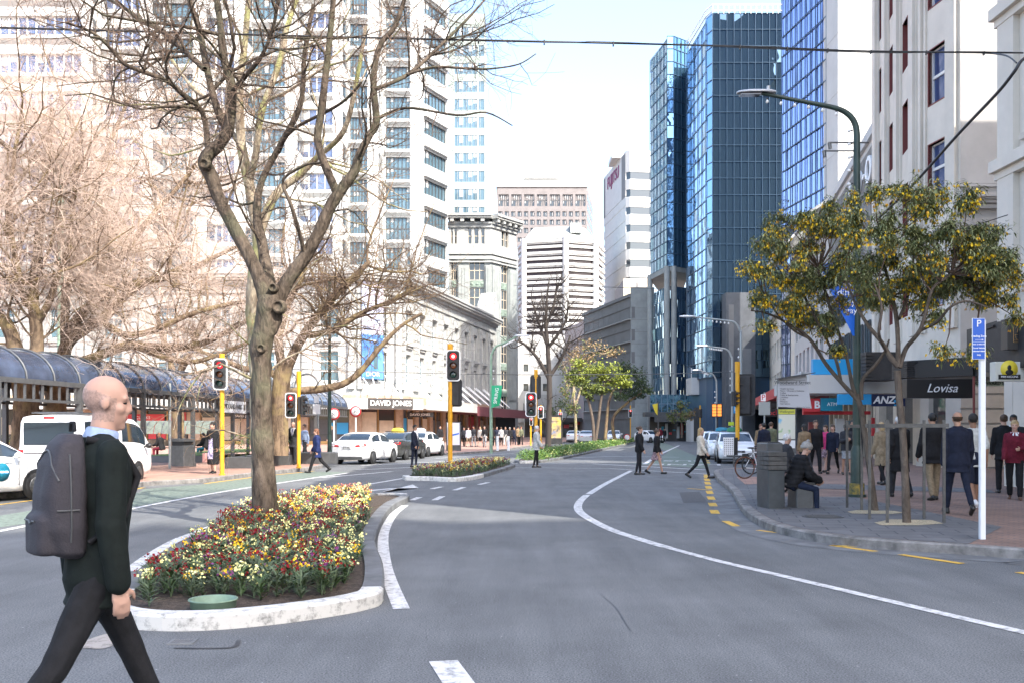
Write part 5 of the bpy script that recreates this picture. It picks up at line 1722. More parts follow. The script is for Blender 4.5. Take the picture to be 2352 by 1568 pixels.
def hand_shapes(mb, w_, d, side, curl=.5, fr=.0085, palm_n=None):
 """palm, four unequal fingers and a thumb off the side"""
 d = d.normalized(); n_ = palm_n or Vector((-side, 0, 0))
 n_ = (n_ - d * n_.dot(d)).normalized(); a = d.cross(n_).normalized()
 if a.y < 0: a = -a               # towards the thumb side: forward
 for t, q in ((-.026, .8), (-.009, 1), (.009, 1), (.027, .9)):
  mb.limb(w_ + a * t * .6, w_ + d * .085 * q + a * t, .014, .0125, 8)
 for t, L in ((.03, .072), (.0105, .08), (-.0095, .075), (-.029, .06)):
  b = w_ + d * .085 + a * t
  d1 = (d * math.cos(curl * .6) + n_ * math.sin(curl * .6)); d2 = (d * math.cos(curl * 1.6) + n_ * math.sin(curl * 1.6))
  m_ = b + d1 * L * .5
  mb.limb(b, m_, fr + .001, fr, 7); mb.limb(m_, m_ + d2 * L * .5, fr, fr * .8, 7)
 b = w_ + d * .025 + a * .03; m_ = b + (d * .6 + a * .65 + n_ * .3).normalized() * .038
 mb.limb(b, m_, .012, .0105, 7); mb.limb(m_, m_ + (d * .9 + a * .25 + n_ * .35).normalized() * .032, .0105, .008, 7)
def head_shapes(mb, c, R3):
 def q(x, y, z): return c + R3 @ Vector((x, y, z))
 mb.ell(q(0, -.012, .035), (.074, .094, .088), 16, 12, 0, R3)       # cranium
 mb.ell(q(0, .022, -.03), (.059, .066, .085), 14, 10, 0, R3)        # face and jaw
 mb.ell(q(0, .055, -.092), (.026, .026, .022), 10, 8, 0, R3)        # chin
 mb.limb(q(0, .08, .02), q(0, .094, -.02), .009, .0125, 8)        # nose
 mb.limb(q(-.012, .088, -.026), q(.012, .088, -.026), .010, .010, 7)
 mb.limb(q(-.036, .07, .028), q(.036, .07, .028), .014, .014, 7)    # brow
 mb.limb(q(-.018, .078, -.058), q(.018, .078, -.058), .0095, .0095, 7)  # lips
 for s in (-1, 1):
  mb.ell(q(s * .044, .048, -.02), (.022, .028, .026), 8, 6, 0, R3)  # cheek
  mb.ell(q(s * .075, -.008, -.002), (.012, .02, .032), 8, 6, 0, R3)   # ear
def torso_rings(J, sc_, hem=None, flare=0.0, w_=(1, 1, 1, 1), shoulder=True):
 """ellipse rings from hips up to the neck base; sc_ adds thickness in metres"""
 up = (J['neck'] - J['hip']).normalized(); fw = Vector((1, 0, 0)).cross(up) * -1
 fw = up.cross(Vector((1, 0, 0)))
 L = (J['neck'] - J['hip']).length
 prof = [(-.13, .15, .10, 0), (-.06, .165, .112, -.008), (.03, .163, .11, -.004), (.13, .147, .10, .006), (.22, .15, .103, .008), (.33, .168, .115, .008), (.42, .175, .112, .0), (.475, .165, .095, -.006), (.515, .115, .075, -.008), (.545, .065, .06, -.004)]
 out = []
 for t, rx, ry, off in prof:
  c = J['hip'] + up * (t * L / .545) + fw * off
  i = 0 if t < .05 else 1 if t < .2 else 2
  out.append([c + Vector((1, 0, 0)) * ((rx * w_[i] + sc_) * math.cos(g)) + fw * ((ry * w_[3] + sc_) * math.sin(g)) for g in [2 * PI * j / 18 for j in range(18)]])
 if hem is not None:
  c0 = J['hip'] + up * (-.13 * L / .545)
  for t in ((.5, 1.0) if hem < -.15 else (1.0,)):
   dz = (hem + .13) * t
   c = c0 + Vector((0, 0, dz))
   g0 = .155 * w_[0] + sc_ + flare * t; g1 = .108 * w_[3] + sc_ + flare * t * .9
   out.insert(0, [c + Vector((g0 * math.cos(g), g1 * math.sin(g), 0)) for g in [2 * PI * j / 18 for j in range(18)]])
 return out
PERSONS = []
def person(label, loc, yaw, h=1.75, pose=None, top=None, bottom=None, shoes=None, hair=None, skin='fair', voxel=.013, build=1.0, girth=1.0,
   under=None, tie=None, group=None, belt=None):
 """top = (kind, cloth, hem below hip, sleeve 0..1); bottom = (kind, cloth); hair = (style, tone)"""
 pose = pose or {}
 J, k = skeleton(h, pose, build)
 T = thing('person', label, 'person', loc, yaw, group)
 sk = SKIN[skin]
 W = (girth, girth, girth * .5 + .5, girth)
 # head frame
 hy = pose.get('head_yaw', 0.0)
 R3 = Matrix.Rotation(hy, 3, 'Z') @ Matrix.Rotation(-pose.get('head_pitch', 0.0) * 1.0 - pose.get('lean', 0) * .5, 3, 'X')
 hc = J['head']
 # ---------------- body: one continuous skin
 mb = MB()
 mb.loft(torso_rings(J, -.004, None, 0, W))
 mb.limb(J['neck'] - Vector((0, 0, .04)), hc - Vector((0, .012, .05)), .058, .052, 12)
 head_shapes(mb, hc, R3)
 for s, n_ in ((-1, 'L'), (1, 'R')):
  mb.limb(J['sho' + n_], J['elb' + n_], .047, .037); mb.limb(J['elb' + n_], J['wri' + n_], .036, .025)
  hand_shapes(mb, J['wri' + n_], J['hand' + n_], s, pose.get('curl', .5), max(.0085, voxel * .72))
  mb.limb(J['hip' + n_] + Vector((0, 0, .0)), J['knee' + n_], .08, .052); mb.limb(J['knee' + n_], J['ankle' + n_], .05, .034)
  a = J['ankle' + n_]; f = J['foot' + n_]
  mb.limb(a + rotx(Vector((0, -.02, -.035)), f), a + rotx(Vector((s * .012, .13, -.05)), f), .034, .026)
 me = remesh(mb, voxel, 1)
 me.materials.append(sk); me.materials.append(M['lip']); me.materials.append(M['eye'])
 Ri = R3.inverted()
 for p in me.polygons:
  q = Ri @ (p.center - hc)
  if q.y > .06 and abs(q.x) < .024 and -.066 < q.z < -.05: p.material_index = 1
  if q.y > .05 and .02 < abs(q.x) < .038 and .0 < q.z < .007 + voxel * .4: p.material_index = 2
 if hair is None:
  me.materials.append(STUB)
  for p in me.polygons:
   q = Ri @ (p.center - hc)
   if p.material_index == 0 and q.y < .035 and -.075 < q.z < .035 - q.y * .25 + .01 * noise.noise(q * 40) and not abs(q.x) > .079: p.material_index = 3
 body = link('body', me, T)
 # ---------------- bottom
 bk, bc = bottom
 mb = MB(); nm_ = 'trousers'
 rings = torso_rings(J, .012, None, 0, W)[:4]
 mb.loft(rings)
 if bk in ('trousers', 'slim', 'shorts'):
  r0, r1, r2 = (.096, .07, .058) if bk == 'trousers' else (.088, .058, .045) if bk == 'slim' else (.1, .085, .08)
  for n_ in 'LR':
   mb.limb(J['hip' + n_] + Vector((0, 0, .01)), J['knee' + n_] if bk != 'shorts' else J['hip' + n_].lerp(J['knee' + n_], .92), r0 * (girth * .5 + .5), r1)
   if bk != 'shorts':
    e = J['knee' + n_].lerp(J['ankle' + n_], .93 if bk == 'trousers' else .88)
    mb.limb(J['knee' + n_], e, r1, r2)
  if bk == 'shorts': nm_ = 'shorts'
 else:
  nm_ = 'skirt'
  kl = .86 if bk == 'skirt' else 1.45
  kn = (J['kneeL'] + J['kneeR']) / 2; an = (J['ankleL'] + J['ankleR']) / 2
  rr = []
  spread = abs(J['kneeL'].y - J['kneeR'].y) / 2; spa = abs(J['ankleL'].y - J['ankleR'].y) / 2
  hp = (J['hipL'] + J['hipR']) / 2
  for t in (0, .3, .6, .86) + ((1.2, 1.45) if kl > 1 else ()):
   c = hp.lerp(kn, t) if t <= 1 else kn.lerp(an, (t - 1))
   sy = spread * min(t, 1) + (spa * .6 * (t - 1) if t > 1 else 0)
   fl = 1.0 + (.12 * t if bk == 'skirt' else .05 * t)
   rr.append([c + Vector((.165 * fl * girth * math.cos(g) * (1.0 if t < .5 else .93), (.115 * fl + sy) * math.sin(g), 0)) for g in [2 * PI * j / 18 for j in range(18)]])
  mb.loft(rr[::-1])
 me = remesh(mb, voxel * 1.05, 2, nm_); folds(me, .006, seed=len(PERSONS))
 me.materials.append(bc); link(nm_, me, T)
 # ---------------- top
 tk, tc, hem, slv = top
 th = {'shirt': .012, 'sweater': .022, 'suit': .026, 'coat': .034, 'puffer': .045}[tk]
 mb = MB()
 mb.loft(torso_rings(J, th, hem, .02 if tk in ('suit', 'coat') else .008, W))
 for s, n_ in ((-1, 'L'), (1, 'R')):
  a, b, c = J['sho' + n_], J['elb' + n_], J['wri' + n_]
  mb.limb(J['neck'] + Vector((s * .05, -.005, -.03)), a + Vector((-s * .01, 0, .0)), .048 + th * .45, .045 + th * .45)
  if slv > .5:
   mb.limb(a, b, .049 + th * .55, .042 + th * .8); mb.limb(b, b.lerp(c, (slv - .5) * 2 * .97), .041 + th, .031 + th)
  elif slv > 0:
   mb.limb(a, a.lerp(b, slv * 2), .05 + th * .6, .052 + th)
 if tk in ('suit', 'coat', 'puffer'):
  mb.loft([[J['neck'] + Vector((math.cos(g) * .078, math.sin(g) * .07 - .004, dz)) for g in [2 * PI * j / 14 for j in range(14)]] for dz in (-.05, .035)])
 me = remesh(mb, voxel * 1.05, 2, 'top')
 folds(me, .0075 if tk != 'puffer' else .006, (8, 8, 5), seed=len(PERSONS) + 5)
 if tk == 'puffer':
  nr = [v.normal.copy() for v in me.vertices]
  for v, n_ in zip(me.vertices, nr):
   v.co += n_ * .012 * (abs(math.sin(v.co.z * 34 + v.co.x * 4)) - .5)
  me.update()
 me.materials.append(tc)
 if under is not None:     # open front: shirt shows in a narrow V
  me.materials.append(under)
  me.materials.append(tie if tie is not None else under)
  up = (J['neck'] - J['hip'])
  for p in me.polygons:
   q = p.center
   t = (q - J['hip']).dot(up) / up.length_squared
   if p.normal.y > .25 and .35 < t < 1.12 and abs(q.x) < .085 * (t - .35) / .65 + .008:
    p.material_index = 2 if (abs(q.x) < .02 and t < .97) else 1
 nm_ = {'shirt': 'shirt', 'sweater': 'jumper', 'suit': 'jacket', 'coat': 'coat', 'puffer': 'padded_jacket'}[tk]
 me.name = nm_
 link(nm_, me, T)
 # ---------------- shoes
 mb = MB()
 for s, n_ in ((-1, 'L'), (1, 'R')):
  m2 = MB()
  a = J['ankle' + n_]; f = J['foot' + n_]
  lo = -.075
  for p in ((-.045, .036), (.0, .038), (.06, .040), (.12, .042), (.165, .036)):
   pass
  m2.limb(a + rotx(Vector((0, -.035, lo + .035)), f), a + rotx(Vector((s * .012, .145, lo + .032)), f), .042, .035)
  m2.limb(a + rotx(Vector((0, -.02, lo + .05)), f), a + rotx(Vector((0, -.01, -.0)), f), .042, .042)
  m2.limb(a + rotx(Vector((0, -.045, lo + .012)), f), a + rotx(Vector((s * .012, .15, lo + .012)), f), .03, .033)
  me = remesh(m2, max(voxel, .011), 1, 'shoe'); me.materials.append(shoes); link('shoe', me, T)
 # ---------------- hair
 if hair:
  st, tone = hair
  mb = MB(); N, Mv = 26, 16
  r_ = random.Random(len(PERSONS))
  keep = {}
  vs_ = []
  for i in range(Mv + 1):
   thv = PI * i / Mv
   for j in range(N):
    g = 2 * PI * j / N
    x, y, z = math.sin(thv) * math.cos(g), math.sin(thv) * math.sin(g), math.cos(thv)
    bmp = 1 + .05 * noise.noise(Vector((x * 3, y * 3, z * 3 + len(PERSONS))))
    vs_.append(Vector((x * .083 * bmp, y * .101 * bmp - .016, z * .094 * bmp + .04)))
  fs = []
  for i in range(Mv):
   for j in range(N):
    q = (i * N + j, (i + 1) * N + j, (i + 1) * N + (j + 1) % N, i * N + (j + 1) % N)
    c = sum((vs_[t] for t in q), Vector()) / 4
    lim = .058 if c.y > .045 else (.012 if c.y > -.02 else -.055)
    if st == 'fringe':                                # bald on top, hair round the back
     if not (c.y < .02 and -.07 < c.z < .045): continue
    elif c.z < lim - (.0 if st == 'short' else .02): continue
    fs.append(q)
  mb.add([tuple(hc + R3 @ v) for v in vs_], fs, 0, True)
  if st in ('long', 'bob'):
   L = .30 if st == 'long' else .15
   rings = []
   for t in (0, .25, .5, .75, 1.0):
    c = hc + R3 @ Vector((0, -.035 - .02 * t, .04)) + Vector((0, -.015 * t, -t * L))
    w2 = .086 - .01 * t; d2 = .072 - .03 * t
    rings.append([c + R3 @ Vector((w2 * math.cos(g), d2 * math.sin(g) - .01, 0)) for g in [2 * PI * j / 14 for j in range(14)]])
   mb.loft(rings[::-1], 0)
  if st == 'bun':
   mb.ell(hc + R3 @ Vector((0, -.115, .05)), (.04, .04, .04), 10, 8)
  if st == 'beanie':
   mb = MB()
   mb.ell(hc + R3 @ Vector((0, -.012, .055)), (.094, .112, .09), 20, 12, 0, R3)
   mb.lathe([(.098, -.01), (.108, .0), (.108, .04), (.1, .05)], hc + R3 @ Vector((0, -.012, .02)), 22)
   mb.ell(hc + R3 @ Vector((0, -.04, .15)), (.035, .035, .032), 10, 8)
  mb.build('hat' if st == 'beanie' else 'hair', HAIRM[tone] if tone in HAIRM else tone, T)
 for c in T.children: c.scale = (k, k, k)
 PERSONS.append((T, J, k))
 return T, J, k
# stride poses
def walk(s=.42, arm=.35, lean=.03, **kw):
 d = dict(legL=(s, .08 if s > 0 else .55 * abs(s) * 2), legR=(-s, .55 * abs(s) * 2 if s > 0 else .08), armL=(-arm if s > 0 else arm, .35), armR=(arm if s > 0 else -arm, .35), lean=lean)
 d.update(kw); return d
STAND = dict(legL=(.02, .03), legR=(-.03, .04), armL=(.05, .25), armR=(.0, .2))
def feet(px, py, z=.13):
 p = P(px, py, z); return (p.x, p.y, z)
BLK = cloth('black', (.014, .014, .016)); NAVY = cloth('navy', (.013, .017, .034)); CHAR = cloth('charcoal', (.035, .037, .043)); WHT = cloth('white', (.72, .73, .75))
GREYS = cloth('grey', (.3, .31, .32)); TAN = cloth('tan', (.24, .17, .10)); CREAM = cloth('cream', (.6, .54, .45)); DENIM = cloth('denim', (.014, .021, .045))
KHAKI = cloth('khaki', (.26, .2, .13)); MAROON = cloth('maroon', (.13, .012, .025)); PINK = cloth('pink', (.55, .05, .17)); OLIVE = cloth('olive', (.12, .13, .08))
FLORAL = cloth('floral', (.6, .55, .7), col2=(.02, .025, .12), ns=16); PRINT = cloth('print', (.5, .35, .38), col2=(.012, .012, .02), ns=18)
STRIPE = cloth('stripe', (.02, .02, .024)); LEATH = mat('shoe_black', (.012, .012, .012), .35); LEATHB = mat('shoe_brown', (.1, .05, .03), .4); SNEAK = mat('shoe_white', (.65, .65, .66), .5)
DGREEN = cloth('dark_green', (.008, .012, .0105)); LGREY = cloth('light_grey', (.48, .49, .47)); TEALC = cloth('teal', (.03, .16, .22)); BLUES = cloth('blue_shirt', (.3, .38, .55)); TIEB = cloth('tie_blue', (.02, .03, .18))
# ---- the man striding past in the foreground
y0 = 4.75
T, J, k = person('bald man striding right past the near flower bed with a dark backpack', (PX(222, y0), y0, 0), R(-50), 1.93,
     dict(legL=(.46, .06), legR=(-.5, .2), armL=(-.2, .3), armR=(-.06, .2), lean=.04, abductL=.05, abductR=.05, foot_follow=.5, head_pitch=.05, head_yaw=-.35),
     ('sweater', DGREEN, -.17, 1.0), ('slim', BLK), LEATH, None, 'fair', .0085, .98, .93)
# collar of the shirt and the backpack
mb = MB()
nk = J['neck']
rr = []
for dz, g_ in ((-.035, .088), (.0, .076), (.035, .069), (.04, .062), (.0, .06)):
 rr.append([nk + Vector((math.cos(g) * g_, math.sin(g) * g_ * .95 + dz * .25, dz - .012 * math.sin(g))) for g in [2 * PI * j / 20 for j in range(20)]])
mb.loft(rr, 0, False)
o = mb.build('collar', BLUES, T); o.scale = (k, k, k)
def backpack(T, J, k, m, label, sx=1.0, straps=True):
 b = J['chest'] + Vector((0, -.092, .03))
 mb = MB()
 def rr(x, y, z, w_, d, h_): mb.ell(b + Vector((x, y, z)), (w_, d, h_), 16, 12)
 rings = []
 for z, w_, d in ((-.335, .105, .05), (-.31, .15, .085), (-.2, .165, .115), (-.05, .163, .115), (.1, .15, .10), (.19, .125, .075), (.235, .08, .045)):
  pts = []
  for j in range(24):
   g = 2 * PI * j / 24; c, s = math.cos(g), math.sin(g)
   e = .55
   pts.append(b + Vector((math.copysign(abs(c) ** e, c) * w_ * sx, math.copysign(abs(s) ** e, s) * d - d * .8, z)))
  rings.append(pts)
 mb.loft([[b + Vector(((p - b).x * .88, (p - b).y * .78, (p - b).z * .92)) for p in r_] for r_ in rings])
 for z, w_, d in ((-.24, .12, .05), ):
  rings = []
  for dz, q in ((-.09, .8), (-.08, 1), (.06, 1), (.08, .85)):
   rings.append([b + Vector((math.copysign(abs(math.cos(g)) ** .6, math.cos(g)) * w_ * q, math.copysign(abs(math.sin(g)) ** .6, math.sin(g)) * d * q - .142, z + .04 + dz)) for g in [2 * PI * j / 20 for j in range(20)]])
  mb.loft(rings)
 me_ = me = remesh(mb, .011, 2, 'backpack'); folds(me, .006, (7, 7, 7), 3); me.materials.append(m)
 o = tag(link('backpack', me), label, 'backpack'); o.location = T.location; o.rotation_euler = T.rotation_euler; o.scale = (k, k, k)
 mb = MB()
 for s in (-1, 1):
  q = [b + Vector((s * .085, .01, .19)), J['sho' + 'LR'[s > 0]] + Vector((-s * .075, -.04, .055)), J['sho' + 'LR'[s > 0]] + Vector((-s * .07, .055, .03)), J['chest'] + Vector((s * .11, .125, .06)), J['chest'] + Vector((s * .15, .06, -.1)), b + Vector((s * .15, .0, -.24))]
  mb.tube(q, [.016, .018, .018, .017, .012, .012], 8)
 me = mb.mesh('straps', BLK)
 link('strap', me, o)
 mb = MB()
 mb.tube([b + Vector((-.03, -.02, .225)), b + Vector((-.02, -.02, .262)), b + Vector((.02, -.02, .262)), b + Vector((.03, -.02, .225))], .008, 6)
 link('grab_handle', mb.mesh('grab_handle', BLK), o)
 mb = MB()
 def snap(pts):
  out = []
  for p in pts:
   v = min(me_.vertices, key=lambda q: (q.co - p).length_squared); out.append(v.co + v.normal * .002)
  return out
 for pts in ([b + Vector((x * .15, -.12 - .1 * (1 - x * x), .02 + .16 * (1 - x * x))) for x in (-1, -.75, -.5, -.25, 0, .25, .5, .75, 1)], [b + Vector((.09 * x, -.3, -.145)) for x in (-1, -.6, -.2, .2, .6, 1)],
    [b + Vector((.2, -.07, z)) for z in (.15, .08, 0, -.08, -.16, -.24)], [b + Vector((.2, y, -.1)) for y in (-.02, -.06, -.1, -.14)]):
  mb.tube(snap(pts), .0045, 5)
 link('zip', mb.mesh('zip', M['charcoal']), o)
 return o
backpack(T, J, k, mat('cloth_pack', (.036, .032, .039), .8, noise_amt=.12, noise_scale=60, bump=.2, bump_scale=120), 'dark plum grey backpack worn by the bald man striding past the flower bed', 1.05)
# ---- group on the right footpath
person('man in navy suit walking away with thinning hair near the sign pole', feet(2200, 1180), R(-8), 1.80, walk(.34, .2), ('suit', NAVY, -.2, 1.0), ('slim', NAVY), LEATH, ('fringe', 'brown'), 'tan', .010, 1.08, 1.1)
person('man in black padded jacket and khaki trousers seen from behind', feet(2143, 1147), R(4), 1.80, walk(-.15, .1), ('coat', BLK, -.2, 1.0), ('trousers', KHAKI), LEATH, ('short', 'black'), 'tan', .010, 1.1, 1.1)
person('man in white t-shirt and dark shorts walking behind the suited man', feet(2236, 1166), R(-5), 1.78, walk(-.3, .2), ('shirt', LGREY, -.16, .45), ('shorts', NAVY), SNEAK, ('short', 'black'), 'brown', .011, 1.05, 1.0)
person('man in black suit with short dark hair near the right edge, back turned', feet(2306, 1131), R(-15), 1.80, STAND, ('suit', BLK, -.2, 1.0), ('trousers', BLK), LEATH, ('short', 'brown'), 'fair', .011, 1.06, 1.05)
T, J, k = person('woman in maroon jumper with white collar at the right edge', feet(2331, 1146), R(152), 1.66, walk(.18, .1, armL=(.25, 1.3), inwardL=.4), ('sweater', MAROON, -.12, 1.0), ('trousers', BLK), LEATHB, ('bun', 'blond'), 'fair', .0105, .95, 1.05)
mb = MB(); nk = J['neck']
for s in (-1, 1):
 mb.add([tuple(nk + Vector((s * .01, .075, .0))), tuple(nk + Vector((s * .085, .045, .005))), tuple(nk + Vector((s * .075, .105, -.075))), tuple(nk + Vector((s * .02, .115, -.07)))], [(0, 1, 2, 3), (3, 2, 1, 0)])
o = mb.build('collar', WHT, T); o.scale = (k, k, k)
person('dark haired man standing half hidden behind the suited man at the edge', feet(2328, 1122), R(150), 1.82, STAND, ('suit', CHAR, -.2, 1.0), ('trousers', CHAR), LEATH, ('short', 'black'), 'brown', .013, 1.05, 1.0, under=WHT)
person('white haired man in long black coat by the tree guards', feet(2066, 1140), R(10), 1.75, walk(.2, .15), ('coat', BLK, -.38, 1.0), ('trousers', CHAR), LEATH, ('short', 'white'), 'fair', .011, 1.05, 1.1)
person('blond woman in long beige coat behind the tree guard', feet(2025, 1112), R(20), 1.66, walk(-.2, .1), ('coat', KHAKI, -.4, 1.0), ('slim', BLK), LEATH, ('bob', 'blond'), 'fair', .012, .92, 1.0)
person('woman in tan jacket with dark hair walking away from the bench', feet(1848, 1089), R(12), 1.66, walk(.3, .1), ('coat', TAN, -.12, 1.0), ('slim', CHAR), LEATH, ('bob', 'black'), 'tan', .012, .95, 1.05)
person('man in black shirt and trousers walking towards the camera', feet(1873, 1086), R(176), 1.78, walk(.25, .15), ('shirt', BLK, -.15, 1.0), ('trousers', BLK), LEATH, ('short', 'brown'), 'tan', .012, 1.02, 1.0)
person('woman in bright pink top walking left past the shops', feet(1897, 1083), R(130), 1.64, walk(.3, .2), ('sweater', PINK, -.15, 1.0), ('skirt', PRINT), LEATH, ('bob', 'brown'), 'fair', .013, .92, 1.0)
person('woman in dark navy top striding beside the woman in pink', feet(1913, 1087), R(150), 1.66, walk(-.35, .3), ('sweater', NAVY, -.15, 1.0), ('slim', BLK), LEATH, ('bob', 'brown'), 'fair', .013, .92, 1.0)
person('woman with long dark hair looking down at her phone', feet(1945, 1089), R(172), 1.66, dict(legL=(.12, .1), legR=(-.1, .15), armL=(.35, 1.5), armR=(.3, 1.5), inwardL=.6, inwardR=.6, head_pitch=.35), ('coat', CHAR, -.1, 1.0), ('skirt', GREYS), LEATH, ('long', 'black'), 'tan', .012, .92, 1.0)
person('man in black jacket behind the woman with the phone', feet(1958, 1080), R(170), 1.78, STAND, ('coat', BLK, -.12, 1.0), ('trousers', BLK), LEATH, ('short', 'black'), 'tan', .014, 1.0, 1.0)
person('man in olive jacket waiting left of the street map', feet(1771, 1073), R(-30), 1.74, STAND, ('coat', OLIVE, -.2, 1.0), ('trousers', CHAR), LEATH, ('short', 'brown'), 'fair', .014)
person('person in navy jacket waiting beside the olive jacket', feet(1755, 1077), R(15), 1.7, STAND, ('coat', NAVY, -.15, 1.0), ('trousers', BLK), LEATH, ('short', 'black'), 'tan', .014)
person('woman with reddish hair and tan scarf behind the waiting pair', feet(1748, 1066), R(170), 1.68, STAND, ('coat', TAN, -.2, 1.0), ('trousers', BLK), LEATH, ('bob', 'auburn'), 'fair', .015)
# ---- crossing the road
person('woman in loose black top and narrow dark trousers crossing the road', (*P(1468, 1089)[:2], 0), R(-98), 1.70, walk(.08, .12, spreadL=.3, spreadR=.3), ('sweater', BLK, -.1, 1.0), ('slim', STRIPE), LEATH, ('bun', 'brown'), 'fair', .011, 1.02, 1.18)
person('woman in black top and printed knee skirt crossing the road', (*P(1508, 1087)[:2], 0), R(-95), 1.62, walk(-.3, .15), ('sweater', BLK, -.06, 1.0), ('skirt', PRINT), LEATH, ('bun', 'brown'), 'tan', .011, .92, .98)
person('blond woman in cream jumper and black trousers crossing the road', (*P(1610, 1098)[:2], 0), R(-108), 1.68, walk(.36, .25, lean=-.02), ('sweater', CREAM, -.1, 1.0), ('slim', BLK), LEATH, ('long', 'blond'), 'fair', .011, .95, 1.0)
person('white haired man in light grey jacket crossing by the low hedge', (*P(1232, 1073)[:2], 0), R(-85), 1.74, walk(.1, .2), ('coat', LGREY, -.2, 1.0), ('slim', BLK), LEATH, ('short', 'white'), 'fair', .012, 1.02, 1.05)
person('man in dark suit and white shirt crossing near the taxi rank', (*P(952, 1072)[:2], 0), R(-112), 1.78, walk(.06, .1), ('suit', NAVY, -.22, 1.0), ('slim', NAVY), LEATH, ('short', 'black'), 'tan', .012, 1.06, 1.05, under=WHT)
T, J, k = person('woman in navy coat with auburn hair stepping off the kerb', (*P(728, 1085)[:2], 0), R(98), 1.66, walk(.38, .2), ('coat', cloth('blue_navy', (.015, .025, .09)), -.3, 1.0), ('trousers', BLK), LEATH, ('bob', 'auburn'), 'fair', .0115, .95, 1.05)
person('man in charcoal suit with blue tie walking towards the kerb', feet(674, 1066), R(172), 1.78, walk(.2, .12), ('suit', CHAR, -.22, 1.0), ('trousers', CHAR), LEATH, ('fringe', 'grey'), 'fair', .0115, 1.05, 1.05, under=WHT, tie=TIEB)
T, J, k = person('woman in long black coat over a floral dress by the left signal', feet(489, 1086), R(165), 1.70, walk(.1, .1), ('coat', BLK, -.62, 1.0), ('long_skirt', BLK), LEATH, ('bun', 'black'), 'fair', .0105, .92, .98)
mb = MB(); up = J['neck'] - J['hip']
rr = []
for z, w_, y in ((1.32, .05, .128), (1.2, .07, .146), (1.05, .075, .142), (.92, .09, .15), (.75, .1, .165), (.6, .105, .175), (.5, .1, .175)):
 rr.append([Vector((x, y - .6 * x * x - .0, z)) for x in [w_ * q for q in (-1, -.5, 0, .5, 1)]])
vs_ = [tuple(p) for r_ in rr for p in r_]
mb.add(vs_, [(i * 5 + j, i * 5 + j + 1, (i + 1) * 5 + j + 1, (i + 1) * 5 + j) for i in range(6) for j in range(4)], 0, True)
o = mb.build('dress_front', FLORAL, T); o.scale = (k, k, k)
mb = MB()
wr = Matrix.Rotation(T.rotation_euler.z, 3, 'Z') @ (J['wriR'] * k) + T.location
mb.bbox(-.13, .13, -.05, .05, 0, .3, 0, .015); mb.tube([(-.07, 0, .3), (-.06, 0, .42), (.06, 0, .42), (.07, 0, .3)], .006, 6)
tag(mb.build('handbag', cloth('pink_bag', (.6, .33, .3)), None, (wr.x, wr.y, wr.z - .5), R(80)), 'pale pink bag carried by the woman in the long black coat', 'handbag')
# ---- park on the left
person('man in grey green coat standing in the park, back turned', feet(408, 1044, .13), R(10), 1.72, STAND, ('coat', cloth('grey_green', (.12, .14, .12)), -.3, 1.0), ('trousers', CHAR), LEATH, ('short', 'white'), 'fair', .014)
SIT = dict(legL=(1.45, 1.5), legR=(1.42, 1.45), armL=(.5, .9), armR=(.5, .9), inwardL=.4, inwardR=.4, lean=.25, head_pitch=.3, abductL=.12, abductR=.12, foot_follow=0.0)
person('woman in dark red and black seated hunched in the park shelter', (*P(372, 1052, .13)[:2], .13), R(70), 1.66, dict(SIT), ('coat', BLK, -.1, 1.0), ('trousers', MAROON), LEATH, ('bob', 'auburn'), 'fair', .014)
person('person in black and teal seated at the right end of the shelter', (*P(474, 1052, .13)[:2], .13), R(75), 1.66, dict(SIT), ('coat', BLK, -.1, 1.0), ('trousers', TEALC), LEATH, ('short', 'black'), 'tan', .015)
# ---- shoppers outside the store, small in the picture
r = random.Random(31)
spots = [(1066, 1024, 'grey jacket and black trousers', CHAR, BLK, 'brown', 176), (1076, 1025, 'white shirt and tan shorts', WHT, KHAKI, 'brown', 178), (1088, 1025, 'dark blazer over grey trousers', CHAR, GREYS, 'black', 170),
   (1103, 1024, 'pale top and dark skirt', CREAM, BLK, 'blond', 150), (1113, 1026, 'black coat and grey jeans', BLK, GREYS, 'black', 182), (1131, 1023, 'black suit', BLK, BLK, 'black', 10),
   (1141, 1023, 'navy anorak', NAVY, CHAR, 'black', 190), (1151, 1023, 'grey hooded top', GREYS, BLK, 'brown', 0), (1161, 1022, 'dark coat and pale trousers', CHAR, LGREY, 'brown', 175),
   (1171, 1022, 'long black coat', BLK, BLK, 'grey', 0), (1181, 1021, 'navy suit', NAVY, NAVY, 'brown', 185), (1190, 1021, 'brown jacket', TAN, BLK, 'black', 5), (1197, 1021, 'olive parka', OLIVE, BLK, 'auburn', 178),
   (1011, 1027, 'black uniform standing by the store door', BLK, BLK, 'black', 200), (1507, 1014, 'black jacket and red shorts far down the road', BLK, MAROON, 'black', 180), (1517, 1014, 'dark cardigan far down the road', MAROON, BLK, 'brown', 180),
   (1526, 1014, 'all black far down the road', BLK, BLK, 'black', 0), (762, 1040, 'dark scarf by the shop window behind the white taxi', CHAR, BLK, 'blond', 176), (700, 1060, 'pale blue top behind the navy coat', BLUES, CHAR, 'brown', 140)]
def fit(pts): return pts
